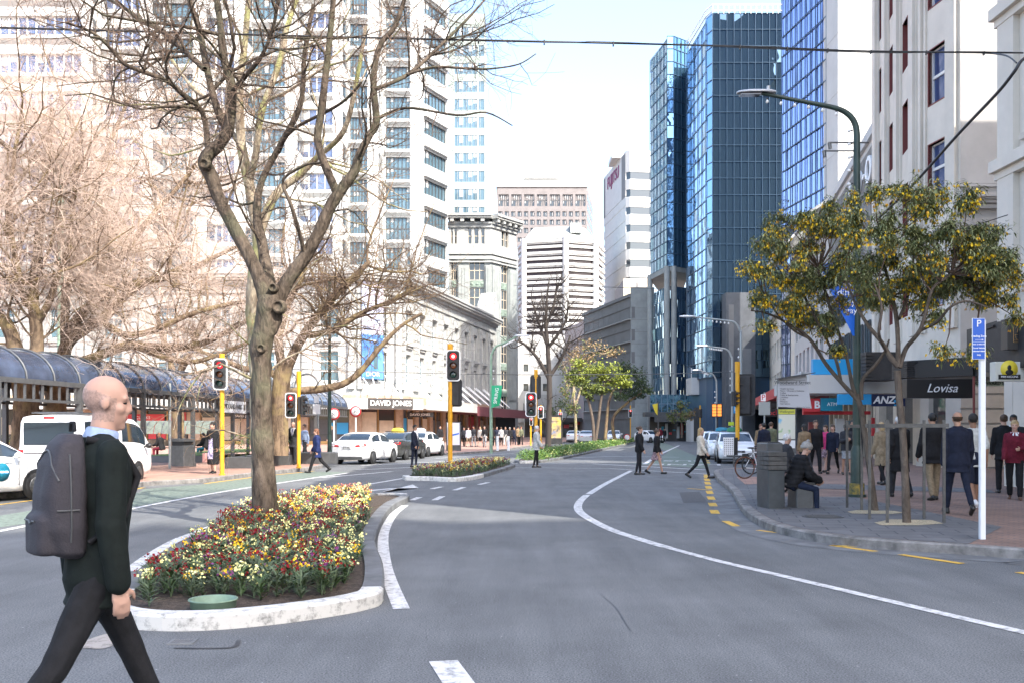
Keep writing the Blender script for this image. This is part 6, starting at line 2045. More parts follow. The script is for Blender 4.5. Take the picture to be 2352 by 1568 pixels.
for i, (px, py, what, a, b, hr, yw) in enumerate(spots):
 fem = hr in ('blond', 'auburn')
 person(('woman' if fem else 'man') + ' in ' + what + ('' if 'far' in what or 'by' in what or 'behind' in what else ' on the pavement under the store canopy'), feet(px, py), R(yw + r.uniform(-12, 12)), r.uniform(1.64, 1.8), walk(r.choice((-1, 1)) * r.uniform(.1, .35), .2),
   ('coat' if i % 2 else 'shirt', a, -.15 - (.2 if 'long' in what else 0), 1.0), ('trousers' if 'skirt' not in what and 'shorts' not in what else 'skirt' if 'skirt' in what else 'shorts', b), LEATH,
   ('bob' if fem else 'short', hr), r.choice(('fair', 'tan', 'tan')), .02, group='pedestrians outside the store' if 1050 < px < 1200 else None)
# ================================================================== vehicles
def vehicle(name, label, loc, heading, kind='sedan', paint='car_white', group=None, plate=None, taxi=None, cat='car', seg=None):
 """local x from tail to nose, y to the left, z up; heading measured clockwise from +Y"""
 if kind == 'sedan':
  L, W, Hh = 4.55, 1.76, 1.46
  st = [(0, .38, .80, .83, .70), (.05, .27, .92, .96, .80), (.16, .22, .98, 1.03, .84), (.5, .2, 1.0, 1.05, .87), (.72, .2, .99, 1.08, .88), (1.0, .2, .98, 1.26, .88), (1.35, .2, .97, 1.41, .88), (1.8, .2, .96, 1.46, .88), (2.3, .2, .95, 1.46, .88), (2.8, .2, .94, 1.38, .88), (3.1, .2, .93, 1.2, .88), (3.5, .2, .92, .97, .87), (3.9, .2, .86, .90, .86), (4.25, .21, .77, .8, .83), (4.45, .25, .68, .71, .77), (4.55, .34, .58, .6, .66)]
  cab = (4, 11); bp = 2.05; axles = (.98, 3.62); rw = (4, 6); ws = (9, 11)
 elif kind == 'hatch':
  L, W, Hh = 4.3, 1.76, 1.5
  st = [(0, .38, .86, .9, .74), (.05, .27, .96, 1.02, .82), (.2, .22, .99, 1.14, .86), (.45, .2, .98, 1.3, .87), (.8, .2, .97, 1.42, .88), (1.3, .2, .96, 1.49, .88), (1.8, .2, .95, 1.5, .88), (2.4, .2, .94, 1.42, .88), (2.8, .2, .93, 1.22, .88), (3.2, .2, .93, 1.0, .87), (3.6, .2, .87, .93, .86), (4.0, .21, .78, .82, .83), (4.2, .25, .68, .71, .77), (4.3, .34, .58, .6, .66)]
  cab = (2, 9); bp = 1.75; axles = (.8, 3.4); rw = (2, 4); ws = (7, 9)
 else:
  L, W, Hh = 4.7, 1.7, 1.98
  st = [(0, .42, 1.16, 1.86, .78), (.03, .32, 1.16, 1.92, .82), (.12, .28, 1.15, 1.96, .85), (.6, .26, 1.14, 1.98, .85), (1.2, .26, 1.14, 1.98, .85), (2.0, .26, 1.13, 1.98, .85), (2.8, .26, 1.12, 1.97, .85), (3.4, .26, 1.1, 1.92, .85), (3.75, .26, 1.08, 1.8, .85), (4.15, .26, 1.06, 1.45, .84), (4.45, .28, 1.02, 1.14, .82), (4.6, .32, .92, .98, .79), (4.7, .4, .72, .75, .7)]
  cab = (1, 10); bp = 2.35; axles = (.95, 3.52); rw = None; ws = (8, 10)
 T = thing(name, label, cat, loc, R(90) - heading, group)
 # ring of each station
 rings = []
 for (x, zb, zl, zr, wb) in st:
  gh = max(zr - zl, .02)
  tum = .16 if kind != 'van' else .07
  wr_ = wb - tum * min(1, gh / .45)
  half = [(0, zb), (wb * .7, zb), (wb * .95, zb + .03), (wb * .99, zb + .16), (wb, zb + (zl - zb) * .55), (wb * .985, zl - .05), (wb * .96, zl), (wr_ + (wb * .955 - wr_) * .1, zl + gh * .82), (wr_ * .94, zl + gh * .95), (wr_ * .7, zl + gh * .995), (wr_ * .35, zl + gh * 1.01)]
  half_r = [(0, zl + gh * 1.015)]
  pts = [(x, y, z) for y, z in half] + [(x, 0, half_r[0][1])] + [(x, -y, z) for y, z in half[:0:-1]]
  rings.append([Vector(p) for p in pts])
 n = len(rings[0])
 mb = MB(); mb.loft(rings, 0)
 body = mb.mesh('body', paint)
 mdo = link('body', body, T)
 # glass panels lifted off the shell
 def panel(name, i0, i1, j0, j1, x0=None, x1=None, lift=.006, m='car_glass', shrink=.06):
  """bilinear patch over stations i0..i1 and ring points j0..j1, inset"""
  def at(u, v):
   a = i0 + (i1 - i0) * u; b = j0 + (j1 - j0) * v
   i, j = min(int(a), len(rings) - 2), min(int(b), n - 1)
   fu, fv = a - i, b - j
   p = rings[i][j % n].lerp(rings[i + 1][j % n], fu); q = rings[i][(j + 1) % n].lerp(rings[i + 1][(j + 1) % n], fu)
   return p.lerp(q, fv)
  nu, nv = 8, 6; mbp = MB(); vs_ = []
  for a in range(nu + 1):
   for b in range(nv + 1):
    u = shrink + (1 - 2 * shrink) * a / nu; v = shrink + (1 - 2 * shrink) * b / nv
    p = at(u, v); e = 1e-3
    nn_ = (at(u + e, v) - p).cross(at(u, v + e) - p).normalized()
    c = Vector((L / 2, 0, Hh * .5))
    if nn_.dot(p - c) < 0: nn_ = -nn_
    vs_.append(tuple(p + nn_ * lift))
  mbp.add(vs_, [(a * (nv + 1) + b, a * (nv + 1) + b + 1, (a + 1) * (nv + 1) + b + 1, (a + 1) * (nv + 1) + b) for a in range(nu) for b in range(nv)], 0, True)
  return mbp.build(name, m, T)
 xs_ = [s[0] for s in st]
 def ist(x):
  for i in range(len(xs_) - 1):
   if xs_[i] <= x <= xs_[i + 1]: return i + (x - xs_[i]) / (xs_[i + 1] - xs_[i])
  return len(xs_) - 1.001
 for a, b in ((ist(xs_[cab[0]] + .22), ist(bp - .04)), (ist(bp + .04), ist(xs_[cab[1]] - .3))):
  panel('side_window', a, b, 6.15, 7.0, shrink=.04); panel('side_window', a, b, n - 7.0, n - 6.15, shrink=.04)
 if kind == 'van':
  mbp = MB(); mbp.box(-.014, -.004, -.66, .66, 1.2, 1.78); mbp.build('rear_window', 'car_glass', T)
  panel('windscreen', ws[0] + .1, ws[1] - .2, 8, 14, shrink=.03)
 else:
  panel('rear_window', rw[0] + .1, rw[1] - .05, 8, 14, shrink=.04); panel('windscreen', ws[0] + .1, ws[1] - .1, 8, 14, shrink=.03)
 # wheels
 for ax in axles:
  for s in (1, -1):
   wy = s * (W / 2 - .09)
   mb = MB(); mb.lathe([(.0, -.012), (.36, -.012), (.38, .0), (.36, .004), (0, .004)], (ax, s * (W / 2 - .005), .33), 24, 0, True, 'Y')
   mb.build('wheel_arch', 'black', T)
   mb = MB(); mb.lathe([(.2, -.1), (.29, -.1), (.32, -.07), (.32, .07), (.29, .1), (.2, .1)], (0, 0, 0), 24, 0, True, 'Y')
   wh = mb.build('wheel', 'rubber', T, (ax, wy, .32))
   mb = MB(); mb.lathe([(0, -.005), (.2, -.01), (.215, .02), (.2, .03), (0, .03)], (0, s * .085, 0), 20, 0, True, 'Y')
   for q in range(5):
    g = q * 2 * PI / 5
    mb.box(math.cos(g) * .12 - .03, math.cos(g) * .12 + .03, s * .095 - .004, s * .095 + .02, math.sin(g) * .12 - .03, math.sin(g) * .12 + .03, 1)
   mb.build('rim', ['steel', 'charcoal'], wh)
 for s in (1, -1):
  mb = MB()
  if kind == 'van': mb.bbox(-.012, .06, s * .74 - .07, s * .74 + .07, .72, 1.08, 0, .01)
  else: mb.add([(.0, s * .40, .80), (.02, s * .78, .82), (.15, s * .845, .84), (.2, s * .85, .93), (.06, s * .8, .95), (-.0, s * .42, .88)], [tuple(range(6)) if s < 0 else tuple(range(5, -1, -1))]); mb.add([(v[0] - .012, v[1] * 1.008, v[2]) for v in mb.v[:6]], [tuple(range(6)), tuple(range(5, -1, -1))])
  mb.build('tail_light', 'tail_red', T)
  mb = MB(); f = st[-2][0]; zz = st[-2][2]
  mb.ell((f - .12, s * .66, zz - .02), (.17, .14, .075), 12, 8); mb.build('headlight', 'lamp_clear', T)
  mb = MB(); mx = xs_[ws[1]] - .45; mz = st[ws[1]][2] + .1
  mb.ell((mx, s * (W / 2 + .1), mz), (.07, .1, .075), 12, 8); mb.tube([(mx, s * (W / 2 - .08), mz - .04), (mx, s * (W / 2 + .05), mz - .02)], .025, 6)
  mb.build('wing_mirror', paint if kind != 'van' else 'black', T)
 mb = MB(); mb.box(L - .02, L + .02, -.5, .5, .34, .48); mb.box(L - .1, L - .0, -.35, .35, .52, .62); mb.build('grille', 'black', T)
 mb = MB(); mb.box(-.02, .05, -.72, .72, .24, .36); mb.build('rear_bumper', 'charcoal' if kind != 'van' else paint, T)
 mb = MB(); zp = .78 if kind != 'van' else .62
 mb.box(-.03, .02, -.2, .2, zp - .065, zp + .065)
 pl = mb.build('number_plate', 'white_metal', T)
 if plate:
  me = text_mesh(plate, .12, 'black', depth=.004, bold=.003, name='plate_letters')
  link('plate_letters', me, pl, (-.034, 0, zp), R(-90))
 mb = MB(); mb.box(L + .0, L + .03, -.2, .2, .4, .52); mb.build('number_plate', 'white_metal', T)
 if kind == 'van':
  mb = MB(); mb.box(-.016, .004, -.75, .75, .98, 1.005); mb.build('rear_trim', 'charcoal', T)
  mb = MB(); mb.bbox(-.02, .05, -.14, .14, 1.88, 1.93, 0, .008); mb.build('brake_light', 'tail_red', T)
  mb = MB(); mb.lathe([(.05, 0), (.07, .0), (.07, .012), (.05, .012)], (0, 0, 0), 20, 0, True, 'X'); mb.box(-.01, .012, -.06, .06, -.006, .006); mb.build('badge', 'steel', T, (-.012, 0, 1.07))
  mb = MB()
  for s in (-1, 1): mb.tube([(.3, s * .6, 2.03), (3.2, s * .6, 2.03)], .02, 6)
  for x in (.5, 1.6, 2.8): mb.tube([(x, -.66, 2.04), (x, .66, 2.04)], .022, 6)
  mb.build('roof_rack', 'steel', T)
  for s in (-1, 1):
   mb = MB(); mb.box(2.42, 2.435, s * .853 - .003, s * .853 + .003, .4, 1.1); mb.box(3.4, 3.415, s * .853 - .003, s * .853 + .003, .4, 1.1); mb.build('door_seam', 'charcoal', T)
   mb = MB(); mb.bbox(2.5, 2.68, s * .87 - .02, s * .87 + .02, .98, 1.04, 0, .008); mb.build('door_handle', 'black', T)
 else:
  for s in (-1, 1):
   for x in (bp, xs_[ws[1]] - .35):
    mb = MB(); mb.box(x, x + .012, s * (W / 2 - .0) - .004, s * (W / 2) + .003, .36, .9); mb.build('door_seam', 'charcoal', T)
   for x in (bp - .3, bp + .75):
    mb = MB(); mb.bbox(x, x + .2, s * (W / 2 - .003) - .02, s * (W / 2 - .003) + .02, .86, .9, 0, .008); mb.build('door_handle', paint, T)
 if taxi:
  mb = MB(); mb.loft([[(2.0 + dx * q, dy * q, z) for dx, dy in [(.11 * math.cos(2 * PI * j / 16), .36 * math.sin(2 * PI * j / 16)) for j in range(16)]] for z, q in ((Hh, 1), (Hh + .1, 1.0), (Hh + .19, .75), (Hh + .22, .3))], 0)
  mb.build('roof_sign', taxi, T)
  mb = MB(); mb.tube([(1.75, -.6, Hh + .03), (1.75, .6, Hh + .03)], .022, 6); mb.build('roof_bar', 'black', T)
 return T
def wheel_at(px, py, dist, side, W, heading):
 """vehicle origin so that a wheel (dist along, side offset) touches a measured ground spot"""
 p = P(px, py)
 f = Vector((math.sin(heading), math.cos(heading), 0)); l = Vector((-math.cos(heading), math.sin(heading), 0))
 q = p - f * dist - l * side
 return (q.x, q.y, 0)
T = vehicle('taxi_car', 'white taxi with round teal door emblem at the left edge', wheel_at(84, 1146, 3.62, -.85, 1.76, R(27)), R(27), 'sedan', 'car_white', taxi=None)
# round emblem on its front door
mb = MB(); mb.lathe([(0, 0), (.2, 0), (.2, .006), (0, .006)], (0, 0, 0), 28, 0, True, 'Y')
o = mb.build('door_emblem', 'teal', T, (2.72, -.884, .66)); o.scale = (1, 1, 1)
mb = MB(); mb.box(-.15, .15, -.009, -.003, -.04, .045); link('emblem_band', mb.mesh('emblem_band', 'sky_blue'), o)
link('emblem_letters', text_mesh('COMBINED', .062, 'white_metal', depth=.004, bold=.003), o, (0, -.013, 0))
vehicle('minibus_van', 'white van with wide rear window parked behind the bald man', (PX(112, 25.6), 25.6, 0), R(2.5), 'van', 'car_white', plate='DCZ61', cat='van')
g = 'cars in the taxi rank by the store'
vehicle('parked_car', 'white sedan at the back of the rank, tail towards the camera', (PX(797, 45.2), 45.2, 0), R(14), 'sedan', 'car_white', g, 'JKK661')
vehicle('parked_car', 'dark grey taxi sedan with yellow roof sign in the rank', (PX(882, 51.4), 51.4, 0), R(14), 'sedan', 'car_dark', g, 'HDL27', 'sign_yellow')
vehicle('parked_car', 'white taxi with pale roof sign at the front of the rank', (PX(938, 57.2), 57.2, 0), R(14), 'sedan', 'car_white', g, 'KAR90', 'white_metal')
g = 'taxis waiting nose on along the right kerb'
d = R(180 + 9)
def nose(px, Y):
 q = Vector((PX(px, Y), Y)); f = Vector((math.sin(d), math.cos(d))); q = q - f * 4.3
 return (q.x, q.y, 0)
vehicle('taxi_car', 'white taxi nearest the yellow signal pole with green roof sign', nose(1694, 46.0), d, 'hatch', 'car_white', g, None, mat('sign_dkgreen', (.02, .2, .09), .4))
vehicle('taxi_car', 'white taxi second in the right hand row with teal roof sign', nose(1664, 52.0), d, 'hatch', 'car_white', g, None, 'teal')
vehicle('taxi_car', 'white taxi third in the right hand row, mostly hidden', nose(1648, 58.5), d, 'hatch', 'car_white', g)
g = 'cars far down the street'
vehicle('parked_car', 'silver hatchback driving away beyond the median trees', (PX(1347, 108), 108, 0), R(8), 'hatch', 'car_silver', g, 'LKR4')
vehicle('parked_car', 'white car left of the silver hatchback far down the street', (PX(1316, 122), 122, 0), R(8), 'sedan', 'car_white', g)
vehicle('parked_car', 'white car just visible behind the median tree trunks', (PX(1412, 128), 128, 0), R(188), 'hatch', 'car_white', g)
vehicle('parked_car', 'white car with dark windscreen right of the median trunks', (PX(1468, 121), 121, 0), R(150), 'hatch', 'car_white', g)
# ================================================================== trees
M['bark_front_shaded'] = mat_bark('bark_front_shaded', (0.028, 0.021, 0.016), (0.14, 0.108, 0.082), (0.1, 0.095, 0.062), 7.0, 1.0)  # dark grey-brown bark, darkened further to paint in shade
M['bark_pale'] = mat_bark('bark_pale', (0.14, 0.1, 0.07), (0.4, 0.34, 0.25), (0.26, 0.27, 0.1), 6.0, .8)  # mossy bark, paled to paint sunlight on the tree behind
M['bark_park'] = mat_bark('bark_park', (0.06, 0.043, 0.032), (0.23, 0.165, 0.11), (0.26, 0.2, 0.1), 5.0, .8)
M['bark_smooth'] = mat_bark('bark_smooth', (0.07, 0.055, 0.045), (0.15, 0.12, 0.095), None, 9.0, .4)
M['twig'] = mat('twig', (0.13, 0.085, 0.06), .85)
M['twig_pink'] = mat('twig_pink', (0.6, 0.47, 0.39), .85)
M['twig_tan'] = mat('twig_tan', (0.27, 0.17, 0.1), .85)
def wander(r, p, d, L, n, curl, lift):
 pts = [p.copy()]; d = d.normalized()
 for k in range(n):
  d = (d + Vector((r.gauss(0, curl), r.gauss(0, curl), r.gauss(0, curl) + lift))).normalized()
  p = p + d * (L / n); pts.append(p.copy())
 return pts, d
TH = [1.0]
def grow(mb, tw, r, pts, rad, level, spec, lenscale=1.0):
 """side shoots along a limb; spec = list of (count, length, spread, curl, lift) by level"""
 if level >= len(spec): return
 cnt, Ln, spread, curl, lift = spec[level]
 tot = sum((pts[i + 1] - pts[i]).length for i in range(len(pts) - 1))
 for c in range(max(1, int(cnt * r.uniform(.75, 1.25)))):
  t = r.uniform(.12, 1.0) * tot; acc = 0
  for i in range(len(pts) - 1):
   sl = (pts[i + 1] - pts[i]).length
   if acc + sl >= t or i == len(pts) - 2:
    f = min(1, (t - acc) / max(sl, 1e-6)); p = pts[i].lerp(pts[i + 1], f); rr = rad[i] * (1 - f) + rad[i + 1] * f; d = (pts[i + 1] - pts[i]).normalized(); break
   acc += sl
  side = Vector((r.gauss(0, 1), r.gauss(0, 1), r.gauss(0.15, .8)))
  side = (side - d * side.dot(d)).normalized()
  nd_ = (d * (1 - spread) + side * spread * 1.3).normalized()
  L = Ln * r.uniform(.5, 1.25) * lenscale
  r0 = min(rr * .6, (L * .0105 + .002) * TH[0])
  n = 6 if level == 0 else 4 if level == 1 else 3
  q, _ = wander(r, p, nd_, L, n, curl, lift)
  r1 = max(r0 * .32, .0024 * TH[0])
  rads = [r0 + (r1 - r0) * k / n for k in range(n + 1)]
  (mb if r0 > .012 else tw).tube(q, rads, 6 if r0 > .03 else 4 if r0 > .012 else 3, 0, False)
  grow(mb, tw, r, q, rads, level + 1, spec, lenscale)
def limb3(pts_px, Y, k=1.0):
 """(px, py, radius px, depth shift) measured along a limb"""
 out = []; rad = []
 for q in pts_px:
  dy = q[3] if len(q) > 3 else 0
  out.append(PP(q[0], q[1], Y + dy)); rad.append(q[2] / FPX * (Y + dy))
 return out, rad
def smooth3(pts, rad, k=4):
 n = len(pts); o = []; rr = []
 for i in range(n - 1):
  p1, p2 = pts[i], pts[i + 1]; p0 = pts[i - 1] if i else p1; p3 = pts[i + 2] if i + 2 < n else p2
  for j in range(k):
   t = j / k
   o.append(.5 * ((2 * p1) + (p2 - p0) * t + (2 * p0 - 5 * p1 + 4 * p2 - p3) * t * t + (3 * p1 - p0 - 3 * p2 + p3) * t ** 3)); rr.append(rad[i] + (rad[i + 1] - rad[i]) * t)
 o.append(pts[-1]); rr.append(rad[-1])
 return o, rr
def knobbly(mb, pts, rad, n, r, amp=.06):
 pts, rad = smooth3(pts, rad, 5)
 b = len(mb.v)
 mb.tube(pts, rad, n, 0, False)
 c = 0
 for i in range(len(pts)):
  for j in range(n):
   v = Vector(mb.v[b + i * n + j]); d = v - pts[i]
   f = 1 + amp * 2.2 * noise.noise(v * 3.2) + amp * 1.4 * noise.noise(v * 9)
   v = pts[i] + d * f; mb.v[b + i * n + j] = tuple(v)
 return pts, rad
def traced_tree(name, label, base, Y, limbs, specs, barks, twigm, seed, group=None, trunk_n=16, extra=None):
 r = random.Random(seed)
 root = thing(name, label, 'tree', base, 0, group)
 off = Vector(base); TH[0] = max(1.0, Y / 30)
 tr = MB(); br = MB(); tw = MB()
 for i, lb in enumerate(limbs):
  pts, rad = limb3(lb['p'], Y)
  pts, rad = knobbly(tr, pts, rad, trunk_n if i == 0 else 10, r, lb.get('amp', .06))
  sp = specs[lb.get('s', 0)]
  if sp: grow(br, tw, r, pts, rad, 0, sp, lb.get('k', 1.0))
 if extra: extra(tr, br, tw, r)
 for mb in (tr, br, tw):
  mb.v = [(v[0] - off.x, v[1] - off.y, v[2] - off.z) for v in mb.v]
 tr.build('trunk', barks, root)
 if br.v: br.build('branches', barks, root)
 if tw.v: tw.build('twigs', twigm, root)
 return root
# ---- the big bare tree in the near bed
YF = 15.85
sp_main = [(9, 2.2, .62, .22, .07), (7, 1.1, .6, .22, .06), (6, .55, .6, .25, .03)]
sp_top = [(13, 2.1, .6, .22, .09), (8, 1.1, .6, .24, .06), (7, .52, .6, .25, .03)]
sp_low = [(5, 1.0, .7, .25, .05), (4, .6, .6, .25, .04)]
limbs = [
 dict(p=[(613, 1240, 40), (612, 1215, 33), (608, 1150, 28), (604, 1060, 25), (601, 960, 23.5), (600, 860, 23.5), (604, 780, 25), (616, 730, 29), (622, 700, 30), (622, 680, 24)], s=3, amp=.10),
 dict(p=[(618, 712, 22), (600, 650, 19), (566, 575, 17), (528, 505, 17), (500, 448, 17), (483, 400, 18), (470, 374, 19), (482, 352, 17), (500, 336, 16), (520, 306, 16), (528, 270, 14), (532, 202, 12), (514, 134, 10), (507, 67, 9), (497, -10, 8), (490, -90, 6)], s=0, k=1.0),
 dict(p=[(522, 300, 11), (504, 265, 10), (486, 205, 9), (470, 134, 9, .4), (457, 67, 8, .6), (433, -5, 7, .8), (420, -80, 5, 1)], s=1),
 dict(p=[(480, 372, 8), (466, 262, 7), (417, 215, 6.5, -.3), (380, 185, 6, -.5), (292, 151, 5.5, -.8), (265, 124, 5, -.9), (215, 77, 4, -1.2), (150, 52, 3, -1.4)], s=1, k=.9),
 dict(p=[(470, 160, 8), (413, 107, 7, .5), (370, 70, 6.5, .8), (322, 47, 6, 1), (292, 23, 5, 1.2), (242, -5, 4, 1.5)], s=1),
 dict(p=[(634, 700, 22), (660, 645, 18), (700, 590, 17), (735, 530, 16), (757, 478, 15), (781, 440, 15), (812, 398, 13), (826, 356, 11), (848, 312, 10), (864, 279, 10), (858, 202, 9), (861, 151, 8), (875, 100, 7), (907, 60, 6), (935, -20, 5)], s=0),
 dict(p=[(776, 446, 13), (756, 403, 11), (730, 325, 10), (739, 252, 10), (747, 180, 9), (756, 101, 8), (766, -5, 7), (770, -90, 5)], s=0),
 dict(p=[(858, 205, 6), (882, 198, 5.5), (942, 168, 5, .5), (1016, 101, 4, 1), (1083, 34, 3, 1.4), (1130, -20, 2, 1.6)], s=1, k=.85),
 dict(p=[(935, 172, 4, .4), (996, 155, 3.5, .3), (1080, 158, 3, .2), (1130, 158, 2.5, .1), (1191, 148, 2, 0), (1231, 124, 1.5, 0)], s=2, k=.9),
 dict(p=[(862, 276, 5), (905, 255, 4), (949, 249, 3.5, -.4), (1050, 265, 3, -.8), (1117, 259, 2.2, -1), (1177, 289, 1.5, -1.1)], s=2, k=.8),
 dict(p=[(623, 690, 19, .25), (616, 640, 16, .4), (602, 560, 14, .7), (590, 500, 12, .9), (600, 420, 9, 1.2), (640, 340, 8, 1.4), (690, 240, 7, 1.5), (700, 120, 6, 1.4), (720, 10, 5, 1.2)], s=0),
 dict(p=[(640, 350, 6, 1.4), (670, 300, 5, 1), (780, 240, 4, .3), (830, 190, 3, 0)], s=2),
 dict(p=[(531, 215, 7), (560, 180, 6, -.3), (600, 130, 5, -.6), (625, 70, 4.5, -.8), (640, 0, 4, -1)], s=1),
 dict(p=[(700, 590, 6), (690, 545, 5.5, -.2), (668, 470, 5, -.4), (650, 415, 4, -.5), (700, 380, 3.5, -.7), (735, 375, 3, -.8)], s=2, k=.8),
]
def knots(tr, br, tw, r):
 for px, py, rp in ((640, 705, 15), (628, 662, 10), (470, 378, 12), (600, 800, 10)):
  c = PP(px, py, YF - .16); R0 = rp / FPX * YF
  tr.lathe([(R0 * .55, -.02), (R0 * .62, .05), (R0 * .8, .07), (R0 * 1.05, .02), (R0 * 1.2, -.06)], c, 14, 0, True, 'Y')
  tr.lathe([(0, .035), (R0 * .5, .03), (R0 * .6, .045)], c, 12, 0, True, 'Y')
b = P(613, 1222, .1)
for l_ in limbs[1:]: l_['p'] = [(a[0], a[1], a[2] * .88, *a[3:]) for a in l_['p']]
traced_tree('bare_tree', 'big bare forked tree with rough grey bark growing from the near flower bed', (PX(612, YF), YF, .08), YF, limbs, [sp_main, sp_top, sp_low, None], 'bark_front_shaded', 'twig', 21, extra=knots, trunk_n=24)
# ---- tree right behind it, bark paled as if sunlit
YB2 = 20.0
limbs = [
 dict(p=[(604, 1165, 26), (600, 1060, 22), (594, 900, 20), (588, 780, 19), (582, 700, 18), (586, 620, 15), (594, 560, 14), (586, 500, 13), (572, 420, 12), (555, 336, 11), (550, 202, 9), (562, 101, 7), (571, -10, 6)], s=0, amp=.07),
 dict(p=[(590, 560, 11), (612, 490, 11, .2), (640, 440, 10, .4), (690, 400, 8, .5), (730, 360, 7, .4), (790, 300, 6, 0), (820, 180, 5, -.3), (840, 60, 4, -.4)], s=0),
 dict(p=[(572, 420, 8), (588, 350, 8, -.3), (600, 260, 8, -.5), (640, 150, 7, -.5), (660, 60, 6, -.4), (690, -20, 5, 0)], s=0),
 dict(p=[(555, 336, 6), (530, 300, 6, .3), (490, 240, 5, .7), (440, 200, 4, 1), (390, 130, 3, 1.2)], s=0),
]
traced_tree('bare_tree', 'bare tree with mossy trunk, paled as if sunlit, close behind the big forked tree', (PX(602, YB2), YB2, .08), YB2, limbs, [[(11, 2.4, .6, .22, .08), (7, 1.1, .6, .24, .06), (5, .55, .6, .25, .03)]], 'bark_pale', 'twig_tan', 22)
# ---- spreading trees in the park
YP = 31.0
sp_park = [(20, 3.4, .6, .2, .12), (12, 1.6, .62, .25, .05), (8, .85, .6, .25, .0), (3, .45, .6, .25, .0)]
sp_park2 = [(13, 2.6, .6, .22, .1), (9, 1.4, .6, .25, .05), (7, .8, .6, .25, .0), (3, .4, .6, .25, .0)]
limbs = [
 dict(p=[(58, 1030, 34), (60, 960, 28), (60, 900, 29), (58, 860, 30), (60, 845, 24)], s=2, amp=.06),
 dict(p=[(50, 868, 19), (36, 800, 17), (14, 745, 15), (-20, 700, 13), (-60, 600, 9), (-90, 450, 6)], s=0),
 dict(p=[(68, 866, 19), (84, 800, 15), (82, 740, 14), (74, 680, 13), (84, 600, 11), (95, 480, 9), (110, 350, 7), (120, 250, 5)], s=0),
 dict(p=[(84, 745, 9), (115, 690, 8), (130, 640, 7), (160, 560, 6), (170, 420, 5), (190, 300, 4)], s=0),
 dict(p=[(60, 700, 9), (40, 620, 8, -1), (20, 500, 7, -1.5), (30, 380, 5, -2), (50, 260, 4, -2)], s=0),
]
traced_tree('spreading_tree', 'bare twin-stemmed tree at the left end of the park canopy', (PX(58, YP), YP, .13), YP, limbs, [sp_park, sp_park2, None], 'bark_park', 'twig_pink', 23, 'bare trees in the park')
YQ = 33.5
limbs = [
 dict(p=[(128, 1020, 26), (126, 940, 24), (130, 880, 24), (140, 840, 26)], s=2, amp=.07),
 dict(p=[(135, 862, 15), (158, 845, 13), (235, 813, 11), (302, 793, 10), (386, 799, 9), (470, 786, 7), (564, 739, 5), (640, 700, 3)], s=1),
 dict(p=[(319, 798, 7), (386, 823, 7, -.3), (430, 829, 6, -.4), (470, 825, 5, -.5), (571, 786, 4, -.6), (620, 770, 3, -.7)], s=1, k=.7),
 dict(p=[(140, 845, 16), (158, 785, 14), (200, 752, 13), (235, 732, 12), (262, 705, 12), (286, 679, 10), (336, 648, 9), (420, 628, 7), (504, 585, 5), (560, 560, 3)], s=0),
 dict(p=[(140, 830, 14), (165, 752, 12), (202, 709, 11), (235, 679, 10), (269, 662, 8), (370, 635, 6), (440, 600, 4)], s=0),
 dict(p=[(225, 735, 8), (250, 750, 8, -.5), (290, 770, 8, -.8), (350, 760, 7, -1), (430, 725, 6, -1), (520, 700, 5, -1), (600, 690, 3, -1)], s=1),
 dict(p=[(150, 790, 11), (150, 690, 10, .5), (170, 560, 9, 1), (220, 420, 7, 1.5), (260, 310, 5, 2), (300, 220, 4, 2)], s=0, k=1.2),
 dict(p=[(200, 715, 9), (260, 620, 8, .8), (330, 520, 7, 1.2), (400, 440, 5, 1.5), (450, 380, 4, 1.8)], s=0, k=1.15),
]
traced_tree('spreading_tree', 'wide bare tree behind the green post with limbs reaching far right', (PX(130, YQ), YQ, .13), YQ, limbs, [sp_park, sp_park2, None], 'bark_park', 'twig_pink', 24, 'bare trees in the park')
YR = 40.0
sp_r = [(17, 3.4, .6, .22, .09), (11, 1.8, .62, .25, .04), (8, .9, .6, .25, .0)]
limbs = [
 dict(p=[(640, 1045, 22), (642, 960, 20), (646, 890, 20), (652, 840, 20)], s=2, amp=.06),
 dict(p=[(650, 905, 11), (690, 896, 9), (735, 893, 9), (790, 880, 8), (830, 850, 7), (870, 800, 6), (920, 750, 4), (970, 720, 3)], s=1),
 dict(p=[(652, 860, 13), (680, 800, 11), (715, 745, 10), (760, 690, 9), (810, 640, 7), (850, 600, 5)], s=0),
 dict(p=[(650, 855, 12), (640, 780, 10), (660, 700, 9), (690, 640, 8), (710, 570, 6)], s=0),
 dict(p=[(648, 870, 9), (610, 850, 8), (560, 845, 7), (500, 820, 5), (440, 800, 4)], s=1),
 dict(p=[(700, 770, 8), (760, 760, 7, 1), (830, 720, 6, 2), (900, 690, 4, 2), (950, 660, 3, 2)], s=0),
]
traced_tree('spreading_tree', 'bare spreading tree standing right of the big forked trunk before the store', (PX(640, YR), YR, .13), YR, limbs, [sp_r, [(9, 2.6, .6, .22, .1), (7, 1.4, .6, .25, .03), (5, .8, .6, .25, 0)], None], 'bark_park', 'twig', 25, 'bare trees in the park')
limbs = [dict(p=[(408, 1040, 15), (408, 960, 14), (405, 900, 15), (400, 850, 12)], s=1, amp=.08), dict(p=[(404, 880, 10), (380, 800, 7), (360, 720, 5)], s=0), dict(p=[(404, 870, 9), (440, 800, 7), (470, 720, 5)], s=0)]
traced_tree('spreading_tree', 'bare tree with knobbly trunk inside the park behind the canopy', (PX(408, 50), 50, .13), 50.0, limbs, [[(9, 3.5, .6, .22, .1), (7, 1.6, .6, .24, .04), (5, .9, .6, .25, 0)], None], 'bark_park', 'twig_pink', 26, 'bare trees in the park')
